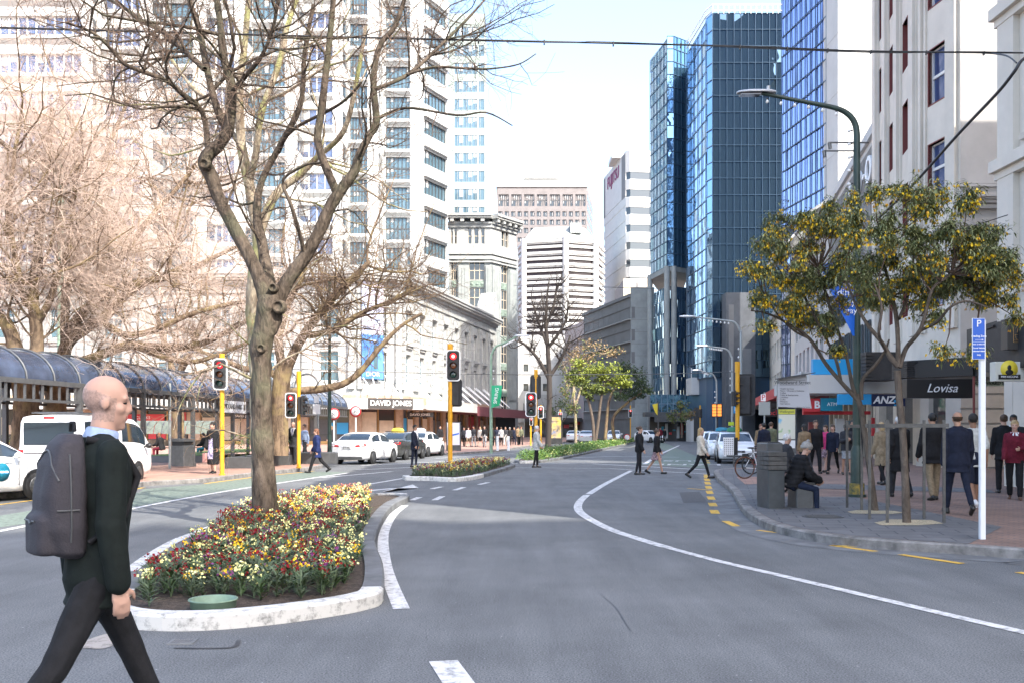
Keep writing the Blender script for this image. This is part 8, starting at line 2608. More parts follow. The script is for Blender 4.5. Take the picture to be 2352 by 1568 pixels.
# ---- park canopy: barrel vaulted glass walk with hoops
p0 = Vector((PX(-110, 26.5), 26.5, 0)); p1 = Vector((PX(755, 64), 64, 0))
d = (p1 - p0); L = d.length; rz = math.atan2(d.y, d.x)
T = thing('park_canopy', 'long grey steel park canopy with vaulted smoked glazing and hoops', 'canopy', p0, rz)
ze = 3.0; rad_ = 1.2
cg = mat('canopy_glass', (.08, .11, .18), .12, spec=.8, metal=.3, noise_amt=.5, noise_scale=.8)
nb = 26
mb = MB()
for k in range(nb):
 x0, x1 = L * k / nb, L * (k + 1) / nb - .02
 pr = [(x, rad_ * math.cos(g), ze + rad_ * .8 * math.sin(g)) for x in (x0, x1) for g in [PI * j / 12 for j in range(13)]]
 mb.add(pr, [(j, j + 1, 14 + j, 13 + j) for j in range(12)], 0, True)
mb.build('vault_glazing', cg, T)
def arc_rib(x, r0, r1, w_=.05):
 mb = MB(); pts = [(x, rad_ * 1.02 * math.cos(g), ze + rad_ * .82 * math.sin(g)) for g in [PI * j / 14 for j in range(15)]]
 mb.tube(pts, w_ * .6, 5); return mb
rib = arc_rib(0, 0, 0).mesh('rib', 'grey_metal')
for k in range(nb + 1): link('rib', rib, T, (L * k / nb, 0, 0))
for s in (-1, 1):
 mb = MB(); mb.box(0, L, s * rad_ - .06, s * rad_ + .06, ze - .12, ze + .02); mb.box(0, L, s * rad_ - .04, s * rad_ + .04, ze - .62, ze - .54)
 k = 0
 while k * .45 < L: mb.box(k * .45, k * .45 + .05, s * rad_ - .03, s * rad_ + .03, ze - .541, ze - .121); k += 1
 mb.build('eave_beam', 'grey_metal', T)
pm_ = MB(); pm_.box(-.07, .07, -.07, .07, .1, ze - .12); pm_.box(-.1, .1, -.1, .1, .1, .3); post = pm_.mesh('post', 'grey_metal')
hm_ = MB(); hm_.tube([(0, -.75, 0), (0, -.75, 1.3)] + [(0, .75 * math.cos(PI - PI * j / 12), 1.3 + .8 * math.sin(PI * j / 12)) for j in range(13)] + [(0, .75, 1.3), (0, .75, 0)], .055, 6); hoop = hm_.mesh('hoop', 'grey_metal')
for k in range(0, nb + 1, 3):
 for s in (-1, 1): link('post', post, T, (min(max(L * k / nb, .1), L - .1), s * rad_, 0))
 if k > 8:
  o = link('hoop', hoop, T, (L * k / nb, .6, ze - .1))
mb = MB(); mb.box(-1.5, 1.5, -.03, .03, -.26, .26); u_ = (PX(300, 34) - p0.x) / (d.x / L)
sgn = mb.build('name_board', 'white_metal', T, (L * .455, -rad_ - .12, ze - .42))
link('lettering', text_mesh('MIDLAND PARK', .30, 'frame_dark', depth=.01, bold=.004), sgn, (-.1, -.036, 0))
mb = MB(); mb.box(1.2, 1.42, -.04, -.031, -.13, .13); mb.build('board_mark', 'frame_dark', sgn)
# curved bench shelter inside
b = G(395, 1047); Y = b.y + 3
T = thing('park_shelter', 'low arched steel shelter with mesh roof inside the park', 'shelter', (PX(400, Y), Y, .13))
x0, x1 = PX(312, Y) - PX(400, Y), PX(490, Y) - PX(400, Y); z0, z1 = PZ(995, Y) - .13, PZ(967, Y) - .13
mb = MB(); nx = 10
for k in range(nx):
 a, b_ = x0 + (x1 - x0) * k / nx, x0 + (x1 - x0) * (k + 1) / nx - .03
 prf = [(-.9, z0), (-.7, z0 + (z1 - z0) * .6), (-.3, z1), (.5, z1 + .05), (1.1, z1 - .1)]
 vs_ = [(x + (.3 if i == 0 else 0) * 0, y, z) for x in (a, b_) for i, (y, z) in enumerate(prf)]
 mb.add(vs_, [(i, i + 1, 6 + i, 5 + i) for i in range(4)], 0, True)
mb.build('roof', mat('mesh_roof', (.13, .15, .12), .5, noise_amt=.4, noise_scale=30), T)
mb = MB()
for k in range(0, nx + 1, 2):
 x = x0 + (x1 - x0) * k / nx; mb.tube([(x, .9, 0), (x, .9, z1 - .1), (x, .3, z1 + .04), (x, -.5, z1 - .1), (x, -.9, z0)], .05, 6)
mb.build('frame', 'charcoal', T)
mb = MB(); mb.box(x0 + .4, x1 - .4, .2, .7, .38, .45); mb.box(x0 + .4, x1 - .4, .68, .74, .5, .85); mb.build('seat', 'timber', T)
# lawn strip and low walls
mb = MB(); Yl = 44.5; mb.box(PX(330, Yl), PX(470, Yl), 44.2, 46.2, .13, .42); tag(mb.build('planter_wall', 'concrete_dark'), 'low dark concrete planter wall edging the lawn', 'low wall')
mb = MB(); ngon(mb, [(PX(331, Yl), 44.25), (PX(469, Yl), 44.25), (PX(469, Yl), 60), (PX(300, Yl), 60)], .43); struct(mb.build('lawn', 'grass'))
# hedged planter with dark walls right of the left signal
mb = MB(); Yh = P(560, 1080, .13).y
def planter(label, px0, px1, Y, depth, hwall, hedge_h, mats, seed, long_leaf=False):
 T = thing('planter_bed', label, 'planter', (PX((px0 + px1) / 2, Y), Y, .13)); w_ = (PX(px1, Y) - PX(px0, Y)) / 2
 mb = MB(); mb.bbox(-w_, w_, 0, .3, 0, hwall, 0, .02); mb.bbox(-w_, -w_ + .3, .3, depth, 0, hwall - .003, 0, .02); mb.bbox(w_ - .3, w_, .3, depth, 0, hwall - .003, 0, .02); mb.box(-w_ + .3, w_ - .3, .3, depth, 0, hwall - .1, 1)
 mb.build('planter_wall', ['charcoal', 'soil'], T)
 r = random.Random(seed); mb = MB()
 for k in range(int(w_ * 2 * 230)):
  x = r.uniform(-w_ + .1, w_ - .1); y = r.uniform(.15, min(depth, 2.2)); top = hedge_h * (1 + .25 * noise.noise(Vector((x * 1.2, y, seed))))
  z = hwall - .05 + (top) * r.random() ** .6
  a = r.uniform(0, 6.28); Lf = r.uniform(.14, .3) if not long_leaf else r.uniform(.3, .6); wd = .018 if not long_leaf else .03
  dr = Vector((math.cos(a), math.sin(a), r.uniform(.0, .8))).normalized(); sd = dr.cross(Vector((0, 0, 1))).normalized() * wd
  q = Vector((x, y, z)); m_ = q + dr * Lf * .6; e = q + dr * Lf + Vector((0, 0, -Lf * .35))
  mb.add([tuple(q - sd), tuple(q + sd), tuple(m_ + sd), tuple(m_ - sd), tuple(e)], [(0, 1, 2, 3), (3, 2, 4)], r.choice((0, 0, 1)))
 mb.build('shrubs', mats, T)
M['fern_a'] = mat('fern_a', (.07, .11, .03), .6); M['fern_b'] = mat('fern_b', (.14, .16, .05), .6)
planter('dark planter with feathery shrubs just right of the left signal', 516, 592, 37.5, 3.5, .42, .95, ['fern_a', 'fern_b'], 61)
planter('dark planter with strap leaved shrubs right of the big trunk', 632, 664, 41, 3.0, .42, .9, ['dark_leaf', 'fern_a'], 62, True)
planter('dark planter with shrubs at the left edge behind the taxi', -60, 44, 33, 3.0, .4, .9, ['lime_leaf', 'fern_a'], 63)
# stone seat block
mb = MB(); q = G(716, 1066); mb.bbox(-.75, .75, -.25, .25, 0, .5, 0, .04); tag(mb.build('stone_block', 'charcoal', None, (q.x + .1, q.y + 1.2, .13)), 'low dark bench block by the second yellow pole', 'stone block')
# litter bin in the park
q = G(419, 1072); mb = MB(); T = thing('litter_bin', 'square steel litter bin by the park canopy post', 'bin', q, R(-20))
mb.bbox(-.3, .3, -.3, .3, .05, .85, 0, .02); mb.bbox(-.31, .31, -.31, .31, 1.0, 1.12, 0, .02); mb.build('body', 'grey_metal', T); mb = MB(); mb.box(-.27, .27, -.27, .27, .851, .999); mb.box(-.2, .2, -.29, -.24, .72, .86); mb.build('opening', 'black', T)
q = G(390, 1075); mb = MB(); mb.tube([(0, 0, 0), (0, 0, 3.2)], .05, 8); tag(mb.build('steel_post', 'pole_grey', None, q), 'thin grey post standing left of the litter bin', 'post')
# ---- bench with bins and planter seat on the right corner
b = G(1835, 1166); rz = R(6)
T = thing('street_bench', 'grey steel and timber bench by the right kerb', 'bench', b, rz)
mb = MB()
for k in range(3): mb.box(-.34, .32, .0 + k * .15, .13 + k * .15, .43, .475)
mb.build('seat', 'wood_grey', T)
mb = MB(); mb.bbox(-.05, .28, -.02, .44, .0, .428, 0, .015); mb.build('base', 'grey_metal', T)
mb = MB(); mb.bbox(-.62, -.30, -.08, .52, 0, .72, 0, .015); mb.build('end_cabinet', mat('cabinet', (.06, .068, .075), .45, metal=.3, noise_amt=.2, noise_scale=4), T)
mb = MB()
for k in range(4): mb.box(-.62, -.27, -.1, .54, .722 + k * .085, .795 + k * .085)
mb.build('backrest', 'wood_grey', T)
b2 = G(1768, 1150)
T = thing('litter_bin', 'tall dark grey bin with open top left of the bench', 'bin', b2, R(6))
mb = MB(); mb.bbox(-.17, .17, -.3, .3, 0, 1.2, 0, .02); mb.build('body', 'grey_metal', T); mb = MB(); mb.box(-.13, .13, -.25, .25, 1.2, 1.215); mb.build('opening', 'black', T)
# seated man in padded jacket and woolly hat
seat = T
x, y = b.x - .1, b.y + .12
T, J, k = person('seated man in black padded jacket and grey woolly hat on the bench', (x, y, .13), R(-86), 1.74,
     dict(legL=(1.42, 1.38), legR=(1.35, 1.3), armL=(.45, .75), armR=(.5, .8), inwardL=.45, inwardR=.45, lean=.42, head_pitch=.3, ground=.455, abductL=.12, abductR=.1, foot_follow=.0),
     ('puffer', BLK, -.08, 1.0), ('slim', DENIM), LEATH, ('beanie', cloth('woolly', (.34, .32, .3), ns=40)), 'fair', .0105, 1.0, 1.02)
q = G(1800, 1128); person('white haired man sitting behind the man in the woolly hat', (q.x, q.y, .13), R(-80), 1.7, dict(legL=(1.45, 1.45), legR=(1.4, 1.4), armL=(.4, .8), armR=(.4, .8), lean=.15, foot_follow=0.0), ('coat', CHAR, -.1, 1.0), ('trousers', BLK), LEATH, ('short', 'white'), 'fair', .014)
# ---- bicycles
def bicycle(label, p, yaw, frame_m, tyre_m, grp, s=1.0):
 T = thing('bicycle', label, 'bicycle', p, yaw, grp)
 def wheel(x):
  mb = MB(); mb.lathe([(.31 + .022 * math.cos(g), .022 * math.sin(g)) for g in [2 * PI * j / 8 for j in range(9)]], (0, 0, 0), 28, 0, True, 'Y')
  w_ = mb.build('wheel', tyre_m, T, (x, 0, .335))
  mb = MB()
  for j in range(16):
   g = 2 * PI * j / 16; mb.tube([(0, .02 * (-1) ** j, 0), (math.cos(g) * .295, 0, math.sin(g) * .295)], .0025, 3)
  mb.lathe([(.285, -.012), (.3, -.012), (.3, .012), (.285, .012), (.285, -.012)], (0, 0, 0), 28, 0, True, 'Y'); mb.tube([(0, -.05, 0), (0, .05, 0)], .025, 8)
  mb.build('spokes', 'steel', w_)
 wheel(-.52); wheel(.52)
 mb = MB(); bb = (-.08, 0, .3); st = (-.24, 0, .78); hd = (.34, 0, .84); hl = (.38, 0, .68); rx = (-.52, 0, .335)
 for a, b_, r_ in ((bb, st, .018), (bb, hl, .024), (st, hd, .018), (rx, st, .011), (rx, bb, .012), (hd, hl, .022)): mb.tube([a, b_], r_, 8)
 mb.build('frame', frame_m, T)
 mb = MB()
 for s_ in (-1, 1): mb.tube([hl, (.42, s_ * .05, .6), (.52, s_ * .05, .335)], .013, 6)
 mb.build('fork', 'black', T)
 mb = MB(); mb.tube([hd, (.33, 0, .98)], .015, 8); mb.tube([(.24, -.31, 1.0), (.32, -.12, .99), (.33, 0, .985), (.32, .12, .99), (.24, .31, 1.0)], .014, 8); mb.build('handlebar', 'black', T)
 mb = MB(); mb.tube([st, (-.28, 0, .9)], .014, 8); mb.build('seat_post', 'steel', T)
 mb = MB(); mb.ell((-.3, 0, .92), (.14, .07, .028), 12, 6); mb.ell((-.18, 0, .915), (.08, .03, .02), 10, 6); mb.build('saddle', 'black', T)
 mb = MB(); mb.lathe([(.07, -.004), (.09, -.004), (.09, .004), (.07, .004), (.07, -.004)], (-.08, -.05, .3), 20, 0, True, 'Y'); mb.tube([(-.08, -.09, .3), (-.02, -.09, .16)], .01, 6); mb.tube([(-.08, .09, .3), (-.14, .09, .44)], .01, 6); mb.box(-.06, .02, -.13, -.07, .15, .17); mb.build('crank', 'charcoal', T)
 for x in (-.52, .52):
  mb = MB(); pts = [(x + .36 * math.cos(g), 0, .335 + .36 * math.sin(g)) for g in [R(40 + 100 * j / 10) if x > 0 else R(30 + 130 * j / 10) for j in range(11)]]; mb.tube(pts, .016, 6); mb.build('mudguard', 'black', T)
q = G(1728, 1099); bicycle('white bicycle with brown tyres parked behind the bins', (q.x + .28, q.y + .15, .13), R(165 - 150), 'white_metal', mat('tyre_brown', (.12, .05, .03), .8), 'bicycles by the kerb')
q = G(1742, 1090); bicycle('red framed bicycle leaning behind the white bicycle', (q.x + .4, q.y + .5, .13), R(5), 'red', 'rubber', 'bicycles by the kerb')
# small black wheel of a child's scooter
q = G(1750, 1131); mb = MB(); T = thing('kick_scooter', 'small black wheeled scooter half hidden by the bin', 'scooter', (q.x + .02, q.y + .05, .13), R(20))
mb.lathe([(.05, -.02), (.09, -.02), (.1, 0), (.09, .02), (.05, .02)], (0, 0, .1), 16, 0, True, 'Y'); mb.lathe([(.05, -.02), (.09, -.02), (.1, 0), (.09, .02), (.05, .02)], (.62, 0, .1), 16, 0, True, 'Y'); mb.build('wheels', 'rubber', T)
mb = MB(); mb.box(.1, .52, -.06, .06, .09, .11); mb.tube([(.55, 0, .1), (.5, 0, .8)], .016, 6); mb.tube([(.5, -.16, .8), (.5, .16, .8)], .014, 6); mb.build('deck', 'charcoal', T)
# small white panel stand by the bicycles
q = G(1660, 1082); mb = MB(); mb.box(-.03, .03, -.03, .03, 0, .4); mb.build; T = thing('panel_stand', 'small white and black perforated panel on a post by the kerb', 'panel', (PX(1686, 39.5), 39.5, .13))
mb = MB(); mb.box(-.04, .04, -.03, .03, 0, .5); mb.build('post', 'grey_metal', T); mb = MB(); mb.box(-.42, -.02, -.05, .05, .45, 1.15, 0); mb.box(.0, .14, -.05, .05, .45, 1.15, 1)
for i in range(8):
 for j in range(5): mb.box(-.4 + j * .077, -.36 + j * .077, -.056, -.051, .48 + i * .083, .52 + i * .083, 2)
mb.build('panel', ['white_metal', 'black', 'concrete'], T)
# ---- steel guards and sandy tree pits
def guard(label, px, py, w_, Y=None):
 b = G(px, py); T = thing('tree_guard', label, 'tree guard', b, R(4), 'steel tree guards')
 for x, y in ((-w_, -.3), (w_, -.3), (-w_, .35), (w_, .35)):
  mb = MB(); mb.box(x - .022, x + .022, y - .01, y + .01, 0, 1.62); mb.build('post', 'steel', T)
 mb = MB(); mb.box(-w_ - .06, w_ + .06, -.345, -.335, 1.5, 1.56); mb.box(-w_ - .06, w_ + .06, .37, .38, 1.5, 1.56); mb.build('rail', 'steel', T)
 return b
b1 = guard('steel guard round the nearer kowhai trunk', 2083, 1196, .46); b2 = guard('steel guard round the further kowhai trunk', 2012, 1168, .4)
mb = MB(); ngon(mb, [P(2008, 1200, .13), P(2045, 1192.5, .13), P(2140, 1194, .13), P(2167, 1202, .13), P(2110, 1206, .13), P(2025, 1206, .13)], .1385); struct(mb.build('tree_pit', 'aggregate'))
mb = MB(); ngon(mb, [P(1946, 1175, .13), P(1970, 1171, .13), P(2055, 1173, .13), P(2075, 1177, .13), P(2050, 1180, .13), P(1958, 1179, .13)], .1385); struct(mb.build('tree_pit', 'aggregate'))
# ---- parking sign pole
b = G(2256, 1237); Y = b.y
T = thing('sign_pole', 'white pole with blue parking and loading zone sign', 'sign', b)
mb = MB(); mb.box(-.034, .034, -.03, .03, 0, PZ(735, Y) - .13); mb.build('pole', 'white_metal', T)
w2 = (PX(2258, Y) - PX(2231, Y)) / 2; xc = PX(2244, Y) - b.x; z1, z0 = PZ(733, Y) - .13, PZ(824, Y) - .13
mb = MB(); mb.box(xc - w2 - .006, xc + w2 + .006, -.052, -.036, z0 - .006, z1 + .006, 1); mb.box(xc - w2, xc + w2, -.055, -.0521, z0, z1, 0)
s_ = mb.build('sign_plate', ['sign_blue', 'white_metal'], T)
h = z1 - z0
for t, sz, zz in (('P', .13, .87), ('Loading Zone', .036, .56), ('MAX 15 MINUTES', .022, .36), ('Goods Vehicles', .026, .27), ('Authorised Vehicles', .021, .19), ('Only', .026, .1)):
 link('lettering', text_mesh(t, sz, 'white_metal', depth=.003, bold=.0008), s_, (xc, -.058, z0 + h * zz))
mb = MB(); mb.box(xc - .05, xc + .04, -.058, -.0555, z0 + h * .47, z0 + h * .478); mb.add([(xc + .04, -.057, z0 + h * .455), (xc + .065, -.057, z0 + h * .474), (xc + .04, -.057, z0 + h * .493)], [(0, 1, 2)]); mb.box(xc - w2, xc + w2, -.057, -.0552, z0 + h * .42, z0 + h * .427); mb.build('arrow', 'white_metal', s_)
# ---- street directory and map stand
Y = 27.5; b = Vector((PX(1806, Y), Y, .13))
T = thing('map_stand', 'street directory board above a yellow headed town map', 'information sign', b)
X = lambda px: PX(px, Y) - b.x
Z = lambda py: PZ(py, Y) - .13
mb = MB(); v4 = [(X(1786), Z(868)), (X(1851), Z(860)), (X(1863), Z(937)), (X(1786), Z(933))]
mb.add([(x, -.06, z) for x, z in v4] + [(x, .02, z) for x, z in v4], [(3, 2, 1, 0), (4, 5, 6, 7), (0, 1, 5, 4), (1, 2, 6, 5), (2, 3, 7, 6), (3, 0, 4, 7)])
db = mb.build('directory_board', mat('board_grey', (.5, .5, .52), .5), T)
mb = MB(); v4 = [(X(1783), Z(871)), (X(1867), Z(857)), (X(1867), Z(855)), (X(1783), Z(868))]
mb.add([(x, -.25, z) for x, z in v4] + [(x, .12, z) for x, z in v4], [(3, 2, 1, 0), (4, 5, 6, 7), (0, 1, 5, 4), (1, 2, 6, 5), (2, 3, 7, 6), (3, 0, 4, 7)]); mb.build('board_cap', 'charcoal', T)
link('lettering', text_mesh('Woodward Street', .135, 'frame_dark', depth=.004), db, (X(1819), -.064, Z(878)))
for k, t in enumerate(('Health Services', "Men's / Women's Fashions", 'Coffee', 'Cafes & Restaurants', 'Lunchbar', 'Crafts', 'Window', 'Hair Salons')):
 link('lettering', text_mesh(t, .062, 'frame_dark', depth=.003, align='LEFT'), db, (X(1790), -.064, Z(892 + k * 4.9)))
link('lettering', text_mesh('Access to The Terrace', .04, 'frame_dark', depth=.003), db, (X(1844), -.064, Z(934)))
mb = MB()
for py in (872.5, 883.5): mb.box(X(1790), X(1848), -.066, -.061, Z(py), Z(py) + .008)
mb.build('rules', 'frame_dark', db)
def mat_map():
 m = mat('town_map', (.6, .62, .5), .5); b_ = m.node_tree.nodes['Principled BSDF']; tc = nd(m, 'ShaderNodeTexCoord'); nz = nd(m, 'ShaderNodeTexNoise', Scale=1.6, Detail=3.0)
 lk(m, tc.outputs['Object'], nz.inputs['Vector']); rp = nd(m, 'ShaderNodeValToRGB'); e = rp.color_ramp.elements
 e[0].position = .42; e[0].color = (.22, .5, .68, 1); e[1].position = .44; e[1].color = (.66, .66, .56, 1)
 x = e.new(.58); x.color = (.68, .68, .58, 1); x = e.new(.6); x.color = (.3, .5, .22, 1)
 lk(m, nz.outputs['Fac'], rp.inputs['Fac']); lk(m, rp.outputs['Color'], b_.inputs['Base Color']); return m
mb = MB(); mb.box(X(1785), X(1827), -.05, .03, Z(1040), Z(938)); mb.build('panel', 'grey_metal', T)
mb = MB(); mb.box(X(1787), X(1825), -.06, -.051, Z(1007), Z(951)); mb.build('town_map', mat_map(), T)
mb = MB(); mb.box(X(1787), X(1825), -.06, -.051, Z(950), Z(939)); yh = mb.build('map_header', mat('map_yellow', (.6, .6, .08), .5), T)
link('lettering', text_mesh('Wellington', .09, 'frame_dark', depth=.003), yh, (X(1806), -.064, Z(944.5)))
mb = MB(); mb.box(X(1787), X(1825), -.06, -.051, Z(1028), Z(1010)); mb.build('map_key', 'white_metal', T)
mb = MB(); mb.box(X(1785), X(1787), -.03, .03, 0, Z(865)); mb.box(X(1825), X(1827), -.03, .03, 0, Z(937)); mb.build('posts', 'pole_grey', T)
# ---- signs on the right hand shops
def sign_box(label, px0, px1, py0, py1, Y, m, txt=None, size=.3, tm='white_metal', d_=.15, name='shop_sign', cat='sign', tx=0, rz=0, **kw):
 x0, x1 = PX(px0, Y), PX(px1, Y); z1, z0 = PZ(py0, Y), PZ(py1, Y); c = Vector(((x0 + x1) / 2, Y, (z0 + z1) / 2))
 T = thing(name, label, cat, c, rz); mb = MB(); mb.bbox(-(x1 - x0) / 2, (x1 - x0) / 2, 0, d_, -(z1 - z0) / 2, (z1 - z0) / 2, 0, .008); mb.build('board', m, T)
 if txt: link('lettering', text_mesh(txt, size, tm, depth=.012, **kw), T, (tx, -.012, -.0))
 return T
ANY = 39.8
sign_box('dark navy bank sign with white letters and blue flower mark', 2003, 2080, 904, 932, ANY, 'navy_sign', 'ANZ', .40, bold=.012, tx=-.2, shear=.25)
T = sign_box('plain bright blue sign panel joined to the navy bank sign', 1925, 2002, 904, 928, ANY + .05, 'sky_blue')
mb = MB(); cx_, cz_ = PX(2060, ANY), PZ(918, ANY)
for k in range(3):
 g = R(90 + 120 * k); mb.ell((math.cos(g) * .085, 0, math.sin(g) * .085), (.06, .012, .06), 12, 6)
mb.ell((0, -.005, 0), (.035, .014, .035), 10, 6, 1); mb.box(-.12, .12, -.012, .0, -.22, -.17)
tag(mb.build('flower_emblem', ['sky_blue', 'white_metal'], None, (cx_, ANY - .02, cz_)), 'pale blue three petalled emblem on the navy bank sign', 'emblem')
T = sign_box('red sign with a white capital letter under the white canopy', 1845, 1884, 914, 944, 41.0, 'red', 'B', .42, bold=.015, tx=.22)
T = sign_box('teal cash machine sign beside the red sign', 1886, 1936, 913, 942, 40.9, 'teal', 'ATM', .2)
T = sign_box('long red fascia strip under the teal and blue signs', 1845, 2000, 943, 951, 41.3, 'red')
T = sign_box('wide bright blue fascia board above the white canopy', 1868, 1990, 824, 859, 41.0, 'sky_blue', d_=.3)
T = sign_box('white canopy end fascia over the bank entrance', 1857, 2075, 860, 902, 40.6, 'white', d_=3.0, name='canopy_fascia', cat='canopy')
T = sign_box('black jewellery shop sign with white script', 2083, 2236, 869, 913, 30.5, 'black', 'Lovisa', .38, shear=.35, tx=.05, d_=.4)
T = sign_box('pale green street name plate on the corner wall', 2236, 2306, 873, 886, 33.0, mat('plate_green', (.5, .62, .5), .5), 'WOODWARD ST', .155, 'green_paint', d_=.03, name='street_sign')
T = sign_box('white cafe sign with yellow portrait roundel and dark ribbon', 2286, 2375, 830, 874, 21.8, mat('cafe_white', (.62, .62, .55), .5), None, d_=.25)
mb = MB(); mb.lathe([(0, .012), (.19, .012), (.19, 0)], (-.12, -.0, .05), 24, 0, True, 'Y'); mb.build('roundel', 'sign_yellow', T)
mb = MB(); mb.ell((-.12, -.014, .08), (.045, .008, .06), 10, 8); mb.ell((-.12, -.014, -.02), (.09, .008, .06), 10, 8); mb.build('silhouette', 'black', T)
mb = MB(); mb.box(-.36, .12, -.024, -.013, -.17, -.07); rb = mb.build('ribbon', 'black', T); link('lettering', text_mesh('MRS HIGGINS', .062, 'white_metal', depth=.004), rb, (-.12, -.028, -.12))
T = sign_box('dark hanging sign with outlined coffee cup at the right edge', 2314, 2400, 732, 802, 21.9, mat('sign_brown', (.05, .045, .04), .5), None, d_=.3)
mb = MB()
for a, b_ in (((-.28, -.18), (-.12, -.18)), ((-.12, -.18), (-.12, .2)), ((-.12, .2), (-.28, .2)), ((-.28, .2), (-.28, -.18)), ((-.25, -.02), (-.15, -.02)), ((-.25, -.02), (-.22, -.12)), ((-.22, -.12), (-.17, -.12)), ((-.17, -.12), (-.15, -.02)), ((-.2, .03), (-.18, .12)), ((-.26, -.14), (-.14, -.14))): mb.tube([(a[0], -.008, a[1]), (b_[0], -.008, b_[1])], .006, 5)
mb.build('cup_outline', 'gold', T)
T = sign_box('red shop sign with partial lettering beyond the map stand', 1755, 1800, 938, 956, 47, 'black', 'Lock', .34, 'red', tx=-.1)
mb = MB(); q = G(2218, 1110); mb.tube([(0, 0, 0), (0, 0, 2.9)], .035, 8); tag(mb.build('red_post', 'dark_red', None, (PX(2237, 27), 27, .13)), 'thin dark red awning post behind the pedestrians', 'post')
# lit shop interiors read through the glass: coloured posters
sign_box('red poster strip in the shop window behind the lamp post', 2003, 2010, 958, 1000, 41.4, 'red', name='window_poster', cat='poster')
sign_box('white poster in the shop window left of the lamp post', 1920, 1940, 960, 1010, 41.6, 'white', name='window_poster', cat='poster')
sign_box('pale green tinted poster in the shop window', 1945, 1968, 965, 1030, 41.6, 'glass_pale', name='window_poster', cat='poster')
sign_box('dark red poster in the shop window by the map stand', 1858, 1878, 968, 1020, 41.8, 'dark_red', name='window_poster', cat='poster')
# ---- left hand signs
def pole_sign(label, px, py, top, m='white_metal', r_=.035, build=None, z=.13):
 b = G(px, py, z); T = thing('sign_pole', label, 'sign', b); mb = MB(); mb.tube([(0, 0, 0), (0, 0, PZ(top, b.y) - z)], r_, 8); mb.build('pole', m, T)
 if build: build(T, b)
 return T
def disc50(py):
 def f(T, b):
  zz = PZ(py, b.y) - b.z; mb = MB(); mb.lathe([(0, .0), (.3, .0), (.3, .02), (0, .02)], (0, -.05, zz), 24, 0, True, 'Y'); mb.lathe([(0, .026), (.22, .026), (.22, .021)], (0, -.05, zz), 24, 1, True, 'Y'); o = mb.build('disc', ['red', 'white_metal'], T)
  link('lettering', text_mesh('50', .2, 'frame_dark', depth=.004, bold=.006), o, (0, -.082, zz))
 return f
pole_sign('speed limit roundel on white pole left of the store doors', 767, 1052, 940, build=disc50(950)); pole_sign('second speed limit roundel on white pole right of the first', 817, 1047, 936, build=disc50(944))
def twoplates(T, b):
 plate(T, 722, 733, 908, 924, b.y, 'white_metal', name='plate', dy=-.06); plate(T, 719, 736, 927, 950, b.y, 'white_metal', name='plate', dy=-.06)
pole_sign('grey pole with two small white plates beside the second signal', 731, 1060, 905, 'pole_grey', build=twoplates)
def boards(T, b):
 plate(T, 1747, 1758, 904, 920, b.y, 'white_metal', 'P', .3, 'red', dy=-.06); plate(T, 1742, 1768, 922, 952, b.y, 'pole_grey', dy=-.06)
pole_sign('grey pole with white plate and blank grey board by the bicycles', 1756, 1068, 900, 'pole_grey', build=boards)
def bluep(T, b): plate(T, 1684, 1694, 930, 948, b.y, 'sky_blue', 'P', .35, 'white_metal', dy=-.1)
pole_sign('far pole with small blue sign beyond the taxis', 1702, 1040, 928, 'pole_grey', build=bluep)
def noturn(T, b):
 zz = PZ(1003, b.y) - b.z; mb = MB(); mb.lathe([(.28, 0), (.36, 0), (.36, .02), (.28, .02)], (0, -.06, zz), 20, 0, True, 'Y'); mb.lathe([(0, .005), (.28, .005)], (0, -.06, zz), 20, 1, True, 'Y'); mb.build('disc', ['red', 'white_metal'], T)
pole_sign('small no turning roundel low on a post in front of the far cars', 1440, 1016, 996, 'white_metal', build=noturn)
# advertising kiosk and screens
q = G(1042, 1034); T = thing('advertising_panel', 'tall dark kiosk with a lit white poster by the store corner', 'kiosk', q); Y = q.y
mb = MB(); w2 = (PX(1053, Y) - PX(1019, Y)) / 2; hh = PZ(968, Y) - .13
mb.bbox(-w2, w2, -.12, .12, 0, hh, 0, .02); mb.build('case', 'charcoal', T)
mb = MB(); mb.box(-w2 * .82, w2 * .82, -.135, -.121, hh * .2, hh * .97); mb.build('poster', mat('poster_lit', (.72, .73, .8), .4), T)
mb = MB(); mb.add([(-.3, -.138, hh * .55), (.35, -.138, hh * .62), (.4, -.138, hh * .58), (-.2, -.138, hh * .5)], [(0, 1, 2, 3)]); mb.build('poster_print', 'banner_blue', T)
q = G(1274, 1019); T = thing('advertising_panel', 'small yellow and blue poster kiosk beyond the slender tree', 'kiosk', q); Y = q.y
mb = MB(); mb.bbox(-.75, .75, -.12, .12, 0, 2.9, 0, .02); mb.build('case', 'soft_black', T); mb = MB(); mb.box(-.62, .62, -.135, -.121, .6, 2.7); mb.build('poster', mat('poster_yellow', (.75, .5, .05), .4, col2=(.1, .15, .3), noise_scale=1.2), T)
q = G(1647, 1012); Y = 62.0; T = thing('display_board', 'orange lettered bus time display board', 'display board', (PX(1647, Y), Y, .1))
mb = MB(); z1, z0 = PZ(929, Y), PZ(961, Y); w2 = (PX(1660, Y) - PX(1635, Y)) / 2; mb.bbox(-w2, w2, 0, .15, z0, z1, 0, .02); mb.tube([(w2 * .1, .1, 0), (w2 * .1, .1, z0)], .06, 8, 0); mb.build('case', 'soft_black', T)
mb = MB()
for k in range(8):
 zz = z1 - .08 - (z1 - z0 - .12) * k / 8
 mb.box(-w2 * .85, -w2 * .15, -.012, -.002, zz - .05, zz); mb.box(w2 * .1, w2 * .8, -.012, -.002, zz - .05, zz)
mb.build('display_rows', 'led', T)
sign_box('lime yellow notice hung over the far right pavement', 1674, 1686, 968, 976, 66, 'lime', name='notice')
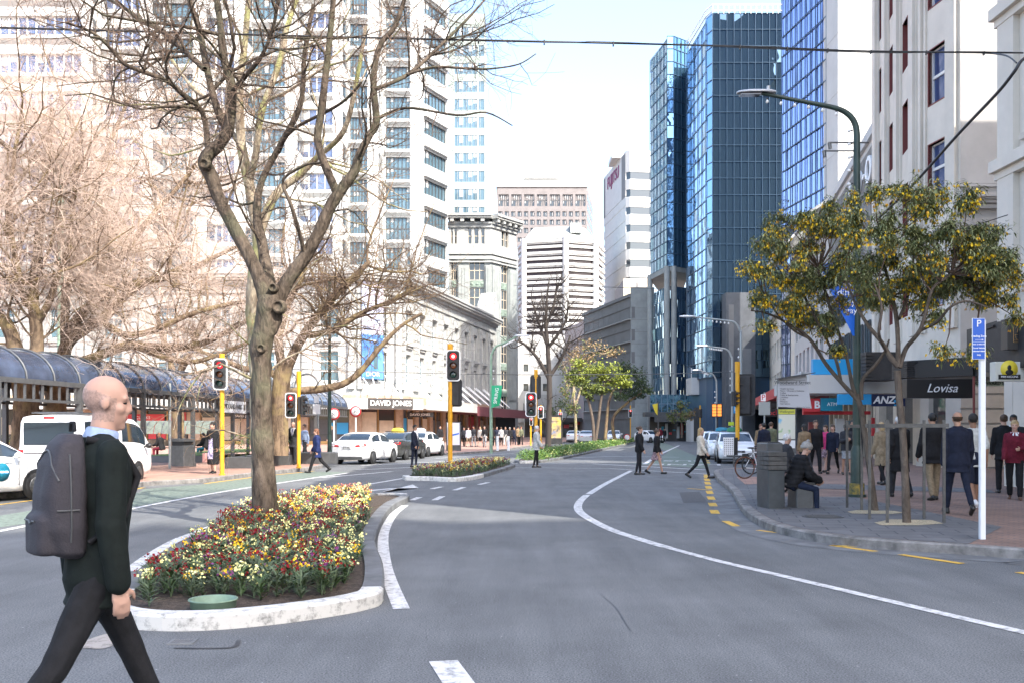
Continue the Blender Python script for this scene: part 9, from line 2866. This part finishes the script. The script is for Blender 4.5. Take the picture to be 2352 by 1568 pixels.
# white bollards near the store
for i, (px, py) in enumerate(((1143, 1034), (1168, 1034))):
 q = G(px, py); mb = MB(); mb.bbox(-.08, .08, -.08, .08, 0, 1.0, 0, .02); tag(mb.build('bollard', 'white_metal', None, q), 'white square post ' + ('left' if i == 0 else 'right') + ' of the pair by the store kerb', 'bollard', 'white posts by the store kerb')
# bicycle-free café fence: far shoppers' railing
# ---- overhead wires
def wire(label, pts, rad, m='wire', extra=None):
 mb = MB(); P3 = [Vector(p) for p in pts]; q, rr = smooth3(P3, [rad] * len(P3), 6); mb.tube(q, rr, 6)
 if extra: extra(mb, q)
 return tag(mb.build('overhead_cable', m), label, 'cable')
Yw = 17.0
def clips(mb, q):
 r = random.Random(2)
 for k in range(6, len(q) - 1, 2):
  p = q[k]; mb.box(p.x - .012, p.x + .012, p.y - .03, p.y + .03, p.z - .05, p.z + .02)
wire('bundled cable stretched across the whole street near the top', [PP(-200, 58, Yw), PP(300, 72, Yw), PP(800, 86, Yw), PP(1250, 96, Yw), PP(1700, 107, Yw + 1), PP(2000, 118, Yw + 2), PP(2350, 122, Yw + 3)], .016, extra=clips)
wire('thin second cable twisting with the bundled one', [PP(-200, 60, Yw), PP(600, 82, Yw), PP(1260, 98, Yw), PP(1400, 97, Yw), PP(1850, 116, Yw + 1), PP(2050, 122, Yw + 2), PP(2200, 119, Yw + 2.5), PP(2350, 121, Yw + 3)], .008)
wire('thick cable slanting down from the right edge to the kowhai tree', [PP(2420, 90, 18), PP(2352, 135, 18), PP(2330, 165, 18), PP(2290, 215, 18.6), PP(2200, 310, 20), PP(2098, 424, 22), PP(2020, 500, 24)], .03)
wire('looping cable joining the two thick cables at the right edge', [PP(2190, 120, 20), PP(2260, 122, 20), PP(2310, 128, 19), PP(2335, 145, 18.2)], .016)
Yt = 56.0
wire('thin trolley span wire over the far crossing', [PP(640, 846, Yt), PP(1128, 859, 62), PP(1500, 858, 64), PP(1700, 852, 62)], .03, 'steel')
wire('thin stay wire from the white building to the far canopy', [PP(1180, 656, 110), PP(1400, 660, 110), PP(1520, 664, 118)], .03, 'steel')
wire('thin cable from the corner wall to the kowhai crown', [PP(2315, 494, 24), PP(2230, 520, 24), PP(2120, 545, 24)], .012)
